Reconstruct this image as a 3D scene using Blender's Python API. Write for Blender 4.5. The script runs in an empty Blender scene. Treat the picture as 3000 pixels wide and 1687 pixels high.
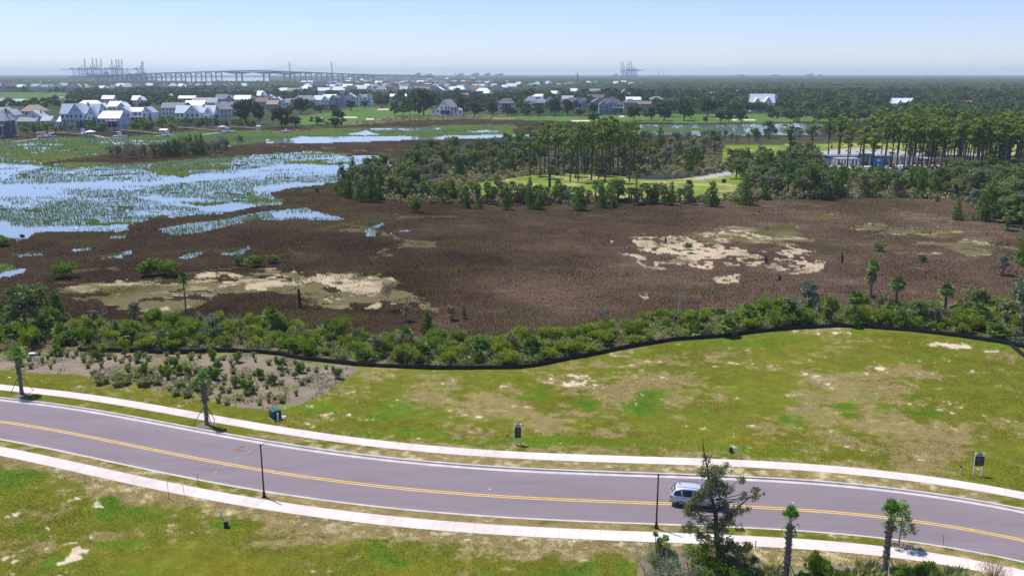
import bpy, bmesh, math, random
import numpy as np
from mathutils import Vector, Matrix
R = math.radians
rng = np.random.default_rng(7); random.seed(7)
SC = bpy.context.scene
COL = SC.collection

# ------------------------------------------------------------------ camera, sky, sun, exposure
H = 36.0; F = 2600.0; CX, CY = 1500.0, 843.5; PITCH = R(13.55)
cd = bpy.data.cameras.new('camera'); cam = bpy.data.objects.new('camera', cd); COL.objects.link(cam)
cam.location = (0, 0, H); cam.rotation_euler = (R(90) - PITCH, 0, 0)
cd.sensor_width = 36; cd.lens = F / 3000 * 36; cd.clip_start = 0.5; cd.clip_end = 80000
SC.camera = cam
SUN_EL = R(64); SUN_AZ = math.atan2(-0.78, 0.62)        # azimuth from +Y towards +X
SUNV = Vector((math.sin(SUN_AZ) * math.cos(SUN_EL), math.cos(SUN_AZ) * math.cos(SUN_EL), math.sin(SUN_EL)))
w = bpy.data.worlds.new('World'); SC.world = w; w.use_nodes = True
nt = w.node_tree; bg = nt.nodes['Background']
sky = nt.nodes.new('ShaderNodeTexSky'); sky.sky_type = 'NISHITA'; sky.sun_disc = False
sky.sun_elevation = SUN_EL; sky.sun_rotation = SUN_AZ; sky.air_density = 1.0; sky.dust_density = 0.0; sky.ozone_density = 1.3
tintn = nt.nodes.new('ShaderNodeVectorMath'); tintn.operation = 'MULTIPLY'; tintn.inputs[1].default_value = (0.64, 0.70, 1.04)
nt.links.new(sky.outputs[0], tintn.inputs[0]); nt.links.new(tintn.outputs[0], bg.inputs[0]); bg.inputs[1].default_value = 0.115
sl = bpy.data.lights.new('sun', 'SUN'); sl.energy = 4.2; sl.angle = R(0.5); sl.color = (1.0, 0.95, 0.865)
so = bpy.data.objects.new('sun', sl); COL.objects.link(so); so.rotation_euler = SUNV.to_track_quat('Z', 'Y').to_euler()
SC.view_settings.view_transform = 'Standard'; SC.view_settings.look = 'None'
SC.view_settings.exposure = 0.42; SC.view_settings.gamma = 1.0
SC.render.engine = 'CYCLES'
cy = SC.cycles
cy.max_bounces = 6; cy.diffuse_bounces = 2; cy.glossy_bounces = 2; cy.transmission_bounces = 2
cy.transparent_max_bounces = 6; cy.volume_bounces = 1; cy.caustics_reflective = False; cy.caustics_refractive = False
cy.use_denoising = True; cy.use_adaptive_sampling = True; cy.adaptive_threshold = 0.01; cy.sample_clamp_indirect = 4
HAZE = 0.000088

# ------------------------------------------------------------------ picture <-> place helpers
SP, CP = math.sin(PITCH), math.cos(PITCH)
K = 3000 / 2576.0
def ray(px, py):
    x = (px - CX) / F; y = -(py - CY) / F
    return x, CP + SP * y, -SP + CP * y
def P(px, py, z=0.0):                      # point on the level z seen at a place of the photograph
    a, b, c = ray(px, py); t = (z - H) / c
    return a * t, b * t
def V(px, py, Y):                          # (x, z) on the upright plane at distance Y
    a, b, c = ray(px, py); t = Y / b
    return a * t, H + c * t
def D(x, y): return P(x * K, y * K)
def Zf(x0, y0, s):
    return lambda x, y: (x0 + x / s, y0 + y / s)
Z1 = Zf(0, 150, 3.4347); Z2 = Zf(750, 150, 3.4347); Z3 = Zf(1500, 150, 3.4347); Z4 = Zf(2250, 150, 3.4347)
Z5 = Zf(0, 450, 3.4347); Z6 = Zf(750, 300, 3.4347); Z7 = Zf(1500, 300, 3.4347); Z8 = Zf(2250, 300, 3.4347)
ZA = Zf(0, 1137, 2.576); ZB = Zf(1000, 1137, 2.576); ZC = Zf(2000, 1137, 2.576)
ZD = Zf(0, 750, 2.576); ZE = Zf(1000, 750, 2.576); ZG = Zf(2000, 650, 2.576); ZH = Zf(1850, 1280, 3.56)
ZW = Zf(0, 0, 2576 / 3000.0)
def W(zf, pts): return np.array([P(*zf(x, y)) for x, y in pts])
def ppm(px, py):                            # photograph pixels per metre for an upright thing standing there
    a, b, c = ray(px, py); t = -H / c
    return F / t

# ------------------------------------------------------------------ noise
_T = np.random.default_rng(3).random((256, 256))
def vnoise(x, y):
    xi = np.floor(x).astype(np.int64); yi = np.floor(y).astype(np.int64); fx = x - xi; fy = y - yi
    fx = fx * fx * (3 - 2 * fx); fy = fy * fy * (3 - 2 * fy)
    a = _T[xi & 255, yi & 255]; b = _T[(xi + 1) & 255, yi & 255]; c = _T[xi & 255, (yi + 1) & 255]; d = _T[(xi + 1) & 255, (yi + 1) & 255]
    return (a + (b - a) * fx) + ((c + (d - c) * fx) - (a + (b - a) * fx)) * fy
def fbm(x, y, s, octv=4, seed=0, g=0.5):
    t = 0; a = 1; n = 0; x = x / s + seed * 17.31; y = y / s - seed * 9.77
    for k in range(octv):
        t = t + a * vnoise(x, y); n += a; a *= g; x, y = 1.6 * x - 1.2 * y + 11.3, 1.2 * x + 1.6 * y + 5.1
    return t / n
def sstep(a, b, x):
    t = np.clip((x - a) / (b - a), 0, 1); return t * t * (3 - 2 * t)
def inpoly(X, Y, poly):
    out = np.zeros(X.shape, bool)
    x0, y0 = poly.min(0); x1, y1 = poly.max(0)
    m = np.where((X >= x0) & (X <= x1) & (Y >= y0) & (Y <= y1))[0]
    if len(m) == 0: return out
    x = X[m]; y = Y[m]; r = np.zeros(len(m), bool); n = len(poly)
    for i in range(n):
        xa, ya = poly[i]; xb, yb = poly[(i + 1) % n]
        if ya == yb: continue
        c = ((ya > y) != (yb > y)) & (x < (xb - xa) * (y - ya) / (yb - ya) + xa)
        r ^= c
    out[m] = r
    return out

# ------------------------------------------------------------------ materials
MATS = {}
def newmat(name):
    m = bpy.data.materials.new(name); m.use_nodes = True; MATS[name] = m
    return m, m.node_tree, m.node_tree.nodes['Principled BSDF']
def setp(b, **k):
    for a, v in k.items():
        n = {'rough': 'Roughness', 'metal': 'Metallic', 'spec': 'Specular IOR Level', 'alpha': 'Alpha'}[a]
        b.inputs[n].default_value = v
def plain(name, c, rough=0.7, metal=0, spec=0.4, var=0.12, scale=3.0, bump=0.0):
    m, t, b = newmat(name); setp(b, rough=rough, metal=metal, spec=spec)
    tc = t.nodes.new('ShaderNodeTexCoord'); n = t.nodes.new('ShaderNodeTexNoise'); n.inputs['Scale'].default_value = scale; n.inputs['Detail'].default_value = 5
    t.links.new(tc.outputs['Object'], n.inputs['Vector'])
    mr = t.nodes.new('ShaderNodeMapRange'); mr.inputs['From Min'].default_value = .3; mr.inputs['From Max'].default_value = .7
    mr.inputs['To Min'].default_value = 1 - var; mr.inputs['To Max'].default_value = 1 + var
    t.links.new(n.outputs['Fac'], mr.inputs['Value'])
    mx = t.nodes.new('ShaderNodeVectorMath'); mx.operation = 'SCALE'; mx.inputs[0].default_value = c
    t.links.new(mr.outputs[0], mx.inputs['Scale']); t.links.new(mx.outputs[0], b.inputs['Base Color'])
    if bump:
        bp = t.nodes.new('ShaderNodeBump'); bp.inputs['Strength'].default_value = bump; bp.inputs['Distance'].default_value = .02
        t.links.new(n.outputs['Fac'], bp.inputs['Height']); t.links.new(bp.outputs[0], b.inputs['Normal'])
    return m
def attrmat(name, rough=0.9, fine=((0.9, .25), (0.25, .2)), spec=0.02, bump=0.3, bdist=.05):
    """colour from the mesh's own attribute (which cover grows or lies there) times fine grain"""
    m, t, b = newmat(name); setp(b, rough=rough, spec=spec)
    a = t.nodes.new('ShaderNodeAttribute'); a.attribute_name = 'Col'
    g = t.nodes.new('ShaderNodeNewGeometry'); out = a.outputs['Color']; last = None
    for s, v in fine:
        n = t.nodes.new('ShaderNodeTexNoise'); n.inputs['Scale'].default_value = 1 / s; n.inputs['Detail'].default_value = 4; n.inputs['Roughness'].default_value = .65
        t.links.new(g.outputs['Position'], n.inputs['Vector'])
        mr = t.nodes.new('ShaderNodeMapRange'); mr.inputs['From Min'].default_value = .3; mr.inputs['From Max'].default_value = .7
        mr.inputs['To Min'].default_value = 1 - v; mr.inputs['To Max'].default_value = 1 + v
        t.links.new(n.outputs['Fac'], mr.inputs['Value'])
        mx = t.nodes.new('ShaderNodeVectorMath'); mx.operation = 'SCALE'; t.links.new(out, mx.inputs[0]); t.links.new(mr.outputs[0], mx.inputs['Scale'])
        out = mx.outputs[0]; last = n
    t.links.new(out, b.inputs['Base Color'])
    if bump:
        bp = t.nodes.new('ShaderNodeBump'); bp.inputs['Strength'].default_value = bump; bp.inputs['Distance'].default_value = bdist
        t.links.new(last.outputs['Fac'], bp.inputs['Height']); t.links.new(bp.outputs[0], b.inputs['Normal'])
    return m
def leafmat(name, c, c2=None, trans=0.3, rough=.6, use_col=False):
    m, t, b = newmat(name); setp(b, rough=rough, spec=.03 if use_col else .08)
    a = t.nodes.new('ShaderNodeAttribute'); a.attribute_name = 'tint'
    if use_col:
        a.attribute_name = 'Col'; src = a.outputs['Color']
    else:
        oi = t.nodes.new('ShaderNodeObjectInfo')
        mixc = t.nodes.new('ShaderNodeMix'); mixc.data_type = 'RGBA'
        c2 = c2 or tuple(x * .7 for x in c)
        mixc.inputs['A'].default_value = (*c, 1); mixc.inputs['B'].default_value = (*c2, 1)
        ad = t.nodes.new('ShaderNodeMath'); ad.operation = 'MULTIPLY_ADD'; ad.inputs[1].default_value = .6
        sub = t.nodes.new('ShaderNodeMath'); sub.operation = 'MULTIPLY'; sub.inputs[1].default_value = .5
        t.links.new(oi.outputs['Random'], ad.inputs[0]); t.links.new(a.outputs['Fac'], sub.inputs[0]); t.links.new(sub.outputs[0], ad.inputs[2])
        t.links.new(ad.outputs[0], mixc.inputs['Factor'])
        mr = t.nodes.new('ShaderNodeMapRange'); mr.inputs['To Min'].default_value = 1.35; mr.inputs['To Max'].default_value = .65
        t.links.new(a.outputs['Fac'], mr.inputs['Value'])
        mx = t.nodes.new('ShaderNodeVectorMath'); mx.operation = 'SCALE'
        t.links.new(mixc.outputs['Result'], mx.inputs[0]); t.links.new(mr.outputs[0], mx.inputs['Scale']); src = mx.outputs[0]
    t.links.new(src, b.inputs['Base Color'])
    tr = t.nodes.new('ShaderNodeBsdfTranslucent'); t.links.new(src, tr.inputs['Color'])
    ms = t.nodes.new('ShaderNodeMixShader'); ms.inputs[0].default_value = trans
    o = t.nodes['Material Output']
    t.links.new(b.outputs[0], ms.inputs[1]); t.links.new(tr.outputs[0], ms.inputs[2]); t.links.new(ms.outputs[0], o.inputs['Surface'])
    return m

# ------------------------------------------------------------------ mesh helpers
def np_mesh(name, v, f, mat=None, col=None, tint=None, smooth=False):
    me = bpy.data.meshes.new(name); v = np.asarray(v, np.float32); f = np.asarray(f, np.int32)
    me.vertices.add(len(v)); me.vertices.foreach_set('co', v.ravel())
    k = f.shape[1]; me.loops.add(f.size); me.loops.foreach_set('vertex_index', f.ravel())
    me.polygons.add(len(f)); me.polygons.foreach_set('loop_start', np.arange(len(f), dtype=np.int32) * k)
    me.polygons.foreach_set('loop_total', np.full(len(f), k, np.int32))
    me.polygons.foreach_set('use_smooth', np.full(len(f), smooth, bool))
    if col is not None:
        a = me.attributes.new('Col', 'FLOAT_COLOR', 'POINT'); c = np.ones((len(v), 4), np.float32); c[:, :3] = col; a.data.foreach_set('color', c.ravel())
    if tint is not None:
        a = me.attributes.new('tint', 'FLOAT', 'POINT'); a.data.foreach_set('value', np.asarray(tint, np.float32))
    me.update(calc_edges=True)
    if mat: me.materials.append(mat)
    return me
class MB:                                   # collects simple shapes into one mesh
    def __init__(s): s.v = []; s.f = []; s.m = []; s.mi = 0
    def add(s, vs, fs):
        o = len(s.v); s.v += [tuple(p) for p in vs]; s.f += [tuple(i + o for i in f) for f in fs]; s.m += [s.mi] * len(fs)
    def box(s, c, d, rz=0, taper=1.0):
        x, y, z = d[0] / 2, d[1] / 2, d[2] / 2; vs = []
        for k, (a, b, e) in enumerate([(-1, -1, -1), (1, -1, -1), (1, 1, -1), (-1, 1, -1), (-1, -1, 1), (1, -1, 1), (1, 1, 1), (-1, 1, 1)]):
            t = taper if e > 0 else 1; px, py = a * x * t, b * y * t
            vs.append((c[0] + px * math.cos(rz) - py * math.sin(rz), c[1] + px * math.sin(rz) + py * math.cos(rz), c[2] + e * z))
        s.add(vs, [(0, 3, 2, 1), (4, 5, 6, 7), (0, 1, 5, 4), (1, 2, 6, 5), (2, 3, 7, 6), (3, 0, 4, 7)])
    def tube(s, pts, rad, n=6, cap=True):
        pts = [Vector(p) for p in pts]
        if not hasattr(rad, '__len__'): rad = [rad] * len(pts)
        rings = []
        for i, p in enumerate(pts):
            d = (pts[min(i + 1, len(pts) - 1)] - pts[max(i - 1, 0)]); d = d.normalized() if d.length > 1e-6 else Vector((0, 0, 1))
            a = d.cross(Vector((0, 1, 0)) if abs(d.y) < .9 else Vector((1, 0, 0))).normalized(); b = d.cross(a)
            rings.append([p + (a * math.cos(2 * math.pi * k / n) + b * math.sin(2 * math.pi * k / n)) * rad[i] for k in range(n)])
        vs = [q for r in rings for q in r]; fs = []
        for i in range(len(pts) - 1):
            for k in range(n): fs.append((i * n + k, i * n + (k + 1) % n, (i + 1) * n + (k + 1) % n, (i + 1) * n + k))
        if cap: fs.append(tuple(range(n))); fs.append(tuple(range((len(pts) - 1) * n, len(pts) * n)))
        s.add(vs, fs)
    def poly(s, pts): s.add(pts, [tuple(range(len(pts)))])
    def prism(s, pts, z0, z1):               # upright prism over an xy outline
        n = len(pts); s.add([(x, y, z0) for x, y in pts] + [(x, y, z1) for x, y in pts],
              [tuple(range(n))[::-1], tuple(range(n, 2 * n))] + [(i, (i + 1) % n, n + (i + 1) % n, n + i) for i in range(n)])
    def mesh(s, name, mats):
        me = bpy.data.meshes.new(name); me.from_pydata(s.v, [], s.f)
        for m in (mats if isinstance(mats, (list, tuple)) else [mats]): me.materials.append(m)
        if any(s.m): me.polygons.foreach_set('material_index', s.m)
        bm = bmesh.new(); bm.from_mesh(me); bmesh.ops.recalc_face_normals(bm, faces=bm.faces); bm.to_mesh(me); bm.free()
        return me
    def obj(s, name, mats, parent=None): return link(name, s.mesh(name, mats), parent)
def link(name, me, parent=None, loc=None, rz=0):
    o = bpy.data.objects.new(name, me); COL.objects.link(o)
    if parent is not None: o.parent = parent
    if loc is not None: o.location = loc
    if rz: o.rotation_euler.z = rz
    return o
def tag(o, label=None, cat=None, group=None, kind=None):
    if label: o['label'] = label
    if cat: o['category'] = cat
    if group: o['group'] = group
    if kind: o['kind'] = kind
    return o
def thing(name, label, cat, loc=(0, 0, 0), rz=0, group=None, scale=1.0):
    o = bpy.data.objects.new(name, None); COL.objects.link(o); o.location = loc; o.rotation_euler.z = rz
    o.scale = scale if hasattr(scale, '__len__') else (scale,) * 3
    return tag(o, label, cat, group)

# ------------------------------------------------------------------ cover of the ground: which plant or soil where
(FOREST, BROWN, PINK, WATER, SPARSE, GREEN, OLIVE, SAND, LAWN, MULCH, GOLF, BUNKER, YARD, ROUGH, FLAWN, FPAVE, SHRUBG, FMARSH) = range(18)
ZONES = [   # (class, edge wobble relative to distance, helper, outline)
 (YARD, .004, Z1, [(-900, 560), (-200, 540), (400, 555), (560, 500), (1200, 440), (2576, 430), (5152, 430), (5152, 640), (2700, 760), (2576, 790), (0, 860), (-900, 900)]),
 (FMARSH, .01, Z1, [(-1200, 412), (0, 415), (780, 418), (830, 470), (560, 500), (420, 540), (0, 575), (-1200, 600)]),
 (WATER, .004, Z1, [(-900, 455), (0, 460), (130, 485), (280, 487), (265, 505), (120, 515), (0, 525), (-900, 540)]),
 (WATER, .003, Z1, [(520, 456), (780, 448), (790, 458), (600, 462)]),
 (WATER, .003, Z1, [(1380, 283), (1700, 268), (2100, 262), (2576, 258), (2750, 262), (2700, 300), (2576, 312), (2100, 306), (1700, 296)]),
 # the marsh
 (BROWN, .006, Z1, [(-1500, 880), (0, 850), (400, 842), (520, 826), (1200, 800), (1790, 780), (2576, 775), (3400, 765), (3800, 720), (4300, 690), (5152, 700), (6400, 716), (7100, 722), (7720, 720), (8100, 735), (9500, 760), (12500, 800), (12500, 3100), (-1500, 3100)]),
 (GREEN, .008, Z1, [(-1500, 890), (0, 900), (520, 870), (1300, 855), (2000, 800), (2400, 800), (3060, 800), (3300, 775), (3600, 765), (4200, 762), (4700, 740), (5200, 740), (5152, 880), (2700, 905), (2500, 940), (2300, 960), (1900, 980), (1200, 1000), (900, 1080), (400, 1100), (-1500, 1140)]),
 (SPARSE, .004, Z7, [(1180, 236), (1500, 226), (2100, 226), (2576, 215), (3100, 215), (3100, 330), (2576, 325), (1900, 335), (1190, 322)]),  # calm water; sparse grass stands in for the trees' green reflection
 (GREEN, .006, Z7, [(1270, 262), (1600, 255), (1950, 262), (1880, 290), (1500, 290), (1200, 280)]),
 (GREEN, .01, Z1, [(-1500, 1100), (0, 1090), (400, 1090), (900, 1060), (1300, 1090), (2000, 1080), (2576, 1010), (3200, 985), (3500, 1000), (3500, 1300), (-1500, 1350)]),
 (BROWN, .006, Z1, [(330, 1140), (600, 1100), (850, 1065), (1100, 1060), (1300, 1062), (1900, 1010), (2450, 940), (2576, 925), (3000, 905), (4200, 878), (5152, 865), (6500, 860), (7000, 900), (6500, 1030), (4400, 1075), (3950, 1082), (3800, 1055), (3480, 1030), (3100, 1005), (2576, 1045), (2100, 1080), (1500, 1120), (900, 1130), (600, 1128), (450, 1150)]),
 (GREEN, .006, Z6, [(1640, 455), (1830, 470), (2250, 450), (2440, 460), (2440, 500), (2100, 490), (2000, 520), (1830, 495)]),
 # water of the far channel
 (WATER, .004, Z6, [(60, 404), (330, 372), (480, 334), (580, 344), (800, 342), (1000, 345), (1600, 340), (1700, 358), (1900, 335), (2576, 328), (3000, 318), (3000, 352), (2576, 354), (2000, 362), (1700, 370), (1300, 384), (700, 408), (100, 410)]),
 (WATER, .004, Z6, [(1040, 272), (1330, 262), (1600, 262), (1800, 258), (2000, 262), (1700, 275), (1600, 285), (1450, 276)]),
 (WATER, .004, Z6, [(920, 318), (1060, 300), (1100, 280), (1230, 325), (1100, 330)]),
 (WATER, .004, Z6, [(2100, 290), (2300, 280), (2480, 288), (2400, 300), (2200, 298)]),
 # big flooded area at the left
 (SPARSE, .004, Z5, [(-1500, 60), (0, 90), (330, 130), (700, 150), (1000, 130), (1500, 110), (2100, 80), (2576, 28), (3400, 12), (3500, 40), (3560, 20), (3780, 20), (3830, 60), (3990, 75), (3900, 150), (3740, 170), (3400, 280), (3250, 305), (3070, 330), (2900, 345), (2780, 375), (2700, 395), (2730, 420), (2780, 470), (2840, 485), (2810, 512), (2576, 528), (2400, 545), (2300, 590), (2210, 608), (1900, 620), (1500, 655), (1400, 690), (1290, 712), (1260, 765), (1150, 790), (1130, 765), (740, 782), (300, 800), (290, 850), (180, 868), (100, 850), (0, 820), (-1500, 850)]),
 (WATER, .006, Z5, [(-1500, 320), (0, 310), (700, 285), (1200, 290), (1600, 235), (2000, 200), (2576, 140), (3050, 80), (3000, 60), (3450, 25), (3480, 60), (3560, 20), (3780, 25), (3830, 60), (3990, 75), (3900, 130), (3700, 150), (3400, 200), (3100, 210), (2800, 200), (2300, 250), (1700, 300), (1300, 380), (900, 420), (600, 470), (0, 500), (-1500, 520)]),
 (WATER, .006, Z5, [(-1500, 690), (0, 680), (300, 740), (600, 730), (1100, 720), (1280, 700), (1260, 765), (740, 782), (300, 800), (290, 850), (100, 850), (0, 820), (-1500, 850)]),
 (WATER, .006, Z5, [(1350, 430), (1900, 440), (2300, 470), (2560, 530), (2300, 585), (2100, 590), (1800, 520), (1500, 480)]),
 (WATER, .006, Z6, [(0, 905), (200, 885), (330, 860), (690, 822), (690, 800), (300, 810), (0, 850)]),
 (WATER, .005, Z5, [(-900, 90), (0, 110), (250, 115), (380, 140), (300, 170), (150, 190), (0, 190), (-900, 200)]),
 (GREEN, .006, Z5, [(2130, 380), (2200, 385), (2500, 410), (2576, 430), (2840, 460), (2860, 485), (2700, 500), (2500, 490), (2480, 450), (2200, 425), (2130, 410)]),
 (GREEN, .006, Z5, [(1810, 480), (1960, 488), (2300, 475), (2330, 492), (2100, 520), (1950, 505), (1830, 500)]),
 (GREEN, .008, Z5, [(800, 660), (940, 665), (1100, 690), (1420, 665), (1400, 690), (1250, 705), (1080, 720), (850, 700)]),
 (GREEN, .008, Z5, [(1500, 120), (2100, 85), (2400, 60), (2300, 150), (2000, 190), (1800, 240), (1550, 220), (1400, 160)]),
 (GREEN, .008, Z5, [(2800, 80), (3300, 60), (3500, 80), (3450, 110), (3100, 110), (2850, 100)]),
 (BROWN, .004, Z5, [(1290, 712), (1400, 690), (1500, 655), (1900, 625), (2180, 605), (2225, 630), (2150, 672), (1900, 702), (1600, 762), (1400, 800), (1260, 770)]),
 (SPARSE, .004, Z6, [(-980, 1275), (-670, 1215), (-380, 1182), (0, 1110), (110, 1095), (370, 1080), (520, 1058), (560, 1090), (730, 1130), (870, 1178), (620, 1182), (400, 1172), (0, 1182), (-280, 1238), (-560, 1302), (-800, 1330), (-930, 1310)]),
 (WATER, .006, Z6, [(100, 1110), (370, 1085), (520, 1062), (560, 1095), (720, 1135), (830, 1175), (500, 1165), (200, 1165)]),
 (SPARSE, .004, Z6, [(1090, 1310), (1130, 1260), (1250, 1215), (1310, 1195), (1240, 1240), (1210, 1290), (1200, 1345), (1120, 1350)]),
 (SPARSE, .004, Z6, [(1430, 1285), (1600, 1280), (1480, 1310), (1340, 1320)]),
 (SPARSE, .008, Z5, [(150, 1000), (450, 1000), (440, 1025), (180, 1028)]),
 (SPARSE, .008, Z5, [(960, 1035), (1200, 1010), (1290, 975), (1260, 1010), (1190, 1060), (1000, 1055)]),
 (SPARSE, .008, Z5, [(1120, 820), (1310, 800), (1300, 850), (1150, 860)]),
 (SPARSE, .004, Z5, [(700, 965), (900, 950), (920, 965), (760, 985)]),
 (SPARSE, .008, Z5, [(1790, 1045), (1850, 1030), (2050, 985), (2060, 1000), (1900, 1060)]),
 (SPARSE, .008, Z5, [(2230, 990), (2450, 960), (2500, 930), (2480, 960), (2350, 1010)]),
 (GREEN, .004, Z5, [(-600, 1100), (0, 1105), (160, 1140), (190, 1160), (0, 1200), (-600, 1210)]),
 (WATER, .003, Z5, [(-300, 1225), (0, 1210), (40, 1190), (260, 1150), (268, 1185), (130, 1228), (20, 1240), (-300, 1260)]),
 # flats in the brown marsh
 (OLIVE, .020, ZW, [(130, 745), (180, 718), (300, 712), (450, 712), (600, 690), (740, 678), (900, 690), (1000, 700), (1020, 730), (1010, 755), (960, 770), (830, 765), (700, 745), (560, 742), (480, 772), (400, 785), (280, 780), (200, 770)]),
 (OLIVE, .020, ZW, [(960, 755), (1020, 750), (1120, 768), (1110, 778), (1000, 770)]),
 (OLIVE, .020, ZW, [(1560, 600), (1700, 585), (1850, 570), (2010, 572), (2012, 622), (1950, 632), (1800, 612), (1700, 600)]),
 (OLIVE, .020, ZW, [(2150, 575), (2350, 566), (2450, 585), (2400, 600), (2250, 598)]),
 (OLIVE, .020, ZW, [(2260, 625), (2320, 610), (2440, 605), (2540, 615), (2440, 640), (2320, 635)]),
 (OLIVE, .020, ZW, [(2040, 540), (2120, 538), (2110, 548), (2050, 549)]),
 # clearing between the woods
 (FOREST, .006, ZW, [(850, 480), (900, 440), (1100, 410), (1300, 380), (1500, 380), (1800, 345), (2000, 345), (2300, 340), (2800, 330), (2900, 640), (2620, 640), (2500, 560), (2420, 500), (2000, 500), (1700, 512), (1450, 510), (1100, 510), (900, 500)]),
 (FLAWN, .003, Z7, [(-200, 800), (0, 765), (150, 740), (700, 715), (1150, 752), (1500, 770), (1720, 768), (2050, 720), (2150, 690), (2576, 630), (2700, 620), (2600, 760), (2300, 820), (2250, 960), (1700, 990), (1100, 990), (500, 960), (0, 950), (-250, 900)]),
 (FLAWN, .003, Z7, [(-500, 830), (-200, 790), (100, 850), (100, 940), (-400, 985), (-560, 960)]),
 (FLAWN, .003, Z7, [(2110, 440), (2300, 425), (2576, 428), (4000, 400), (5400, 420), (5400, 500), (3950, 500), (3000, 540), (2576, 590), (2200, 640), (2130, 620)]),
 (FPAVE, .0, Z8, [(440, 505), (480, 490), (700, 480), (1400, 484), (1900, 500), (2500, 500), (2500, 530), (1900, 540), (1240, 545), (800, 536), (560, 532), (470, 522)]),
 (FPAVE, .0, Z7, [(1770, 785), (1950, 738), (2150, 700), (2300, 668), (2576, 612), (2750, 575), (2900, 570), (2850, 610), (2576, 650), (2400, 690), (2100, 748), (1880, 782)]),
 # golf course
 (GOLF, .003, Z2, [(340, 690), (420, 650), (620, 625), (800, 610), (1000, 568), (1300, 566), (1700, 568), (1790, 600), (1800, 640), (2576, 650), (3300, 650), (3900, 640), (5152, 628), (5152, 720), (4470, 728), (3850, 715), (3300, 712), (2576, 690), (2100, 672), (1700, 660), (1350, 660), (1250, 700), (900, 725), (700, 735), (480, 740)]),
 (ROUGH, .004, Z2, [(1320, 660), (1450, 650), (2100, 655), (2600, 675), (2576, 690), (2150, 680), (1900, 690), (1500, 700), (1250, 725), (880, 745), (860, 725), (1200, 710)]),
 (GOLF, .003, Z4, [(-20, 640), (60, 645), (80, 700), (0, 725)]),
 (GOLF, .003, Z4, [(800, 650), (940, 655), (920, 700), (840, 705)]),
 (GOLF, .003, Z3, [(2500, 640), (3300, 650), (3900, 660), (3900, 690), (2500, 720)]),
]
BUNK = [(Z2, 1148, 682, 46, 5), (Z2, 950, 668, 70, 4), (Z2, 655, 677, 32, 4), (Z2, 1280, 586, 55, 3), (Z3, 690, 702, 95, 5), (Z3, 1105, 660, 32, 6), (Z3, 1195, 662, 16, 4), (Z3, 2390, 694, 55, 5),
        (Z3, 2240, 696, 40, 3), (Z3, 720, 664, 30, 2), (Z3, 2050, 674, 30, 2), (Z3, 1850, 655, 20, 2)]
FENCE_D = [(196, 884), (330, 886), (440, 890), (560, 885), (640, 888), (700, 893), (760, 905), (830, 912), (900, 920), (960, 925), (1080, 930), (1180, 930), (1300, 928), (1350, 922), (1420, 908), (1500, 893),
           (1560, 880), (1620, 870), (1700, 857), (1800, 850), (1900, 838), (2000, 829), (2100, 824), (2180, 826), (2300, 835), (2400, 846), (2500, 860), (2560, 872), (2640, 890)]
NEAR = [(-1400, 905), (-300, 890), (0, 885)] + FENCE_D + [(2800, 930), (3700, 1150), (4600, 3000), (-3000, 3000)]
HEDGE_TOP = [(-700, 800), (0, 800), (100, 800), (190, 812), (350, 810), (560, 800), (740, 815), (850, 840), (1000, 852), (1150, 847), (1280, 850), (1400, 832), (1560, 810), (1640, 792), (1760, 787), (1900, 775), (2040, 772), (2180, 770), (2300, 762), (2576, 748), (3300, 720)]
ZONES += [
 (SHRUBG, .006, ZW, HEDGE_TOP + [(3700, 1150), (-1400, 1000)]),
 (LAWN, .001, ZW, NEAR),
 (MULCH, .003, ZW, [(-700, 895), (0, 890), (60, 886), (196, 886), (330, 888), (440, 892), (560, 887), (640, 890), (700, 895), (760, 907), (830, 914), (900, 921), (905, 930), (850, 965), (800, 1000), (740, 1024), (690, 1032), (600, 1026), (520, 1010), (450, 990), (300, 960), (130, 940), (0, 930), (-700, 900)]),
 (MULCH, .002, ZC, [(560, 1360), (700, 1350), (800, 1345), (1100, 1345), (1180, 1325), (1450, 1335), (1700, 1350), (2100, 1420), (2100, 1900), (560, 1900), (400, 1500)]),
 (SHRUBG, .004, ZH, [(60, 1449), (120, 1250), (400, 1150), (800, 1120), (1200, 1160), (1350, 1300), (1400, 1900), (-100, 1900)]),
]
ZW_ = {}
for i, (c, a, zf, pts) in enumerate(ZONES): ZW_[i] = W(zf, pts)
BASE = np.array([
 (.065, .062, .032), (.046, .030, .018), (.046, .030, .018), (.05, .06, .05), (.045, .07, .03), (.072, .115, .032), (.125, .108, .052), (.40, .325, .215),
 (.14, .16, .035), (.215, .175, .130), (.085, .150, .035), (.75, .68, .52), (.055, .062, .028), (.20, .18, .08), (.15, .21, .03), (.36, .34, .34), (.085, .085, .035), (.075, .13, .04)])
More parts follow.
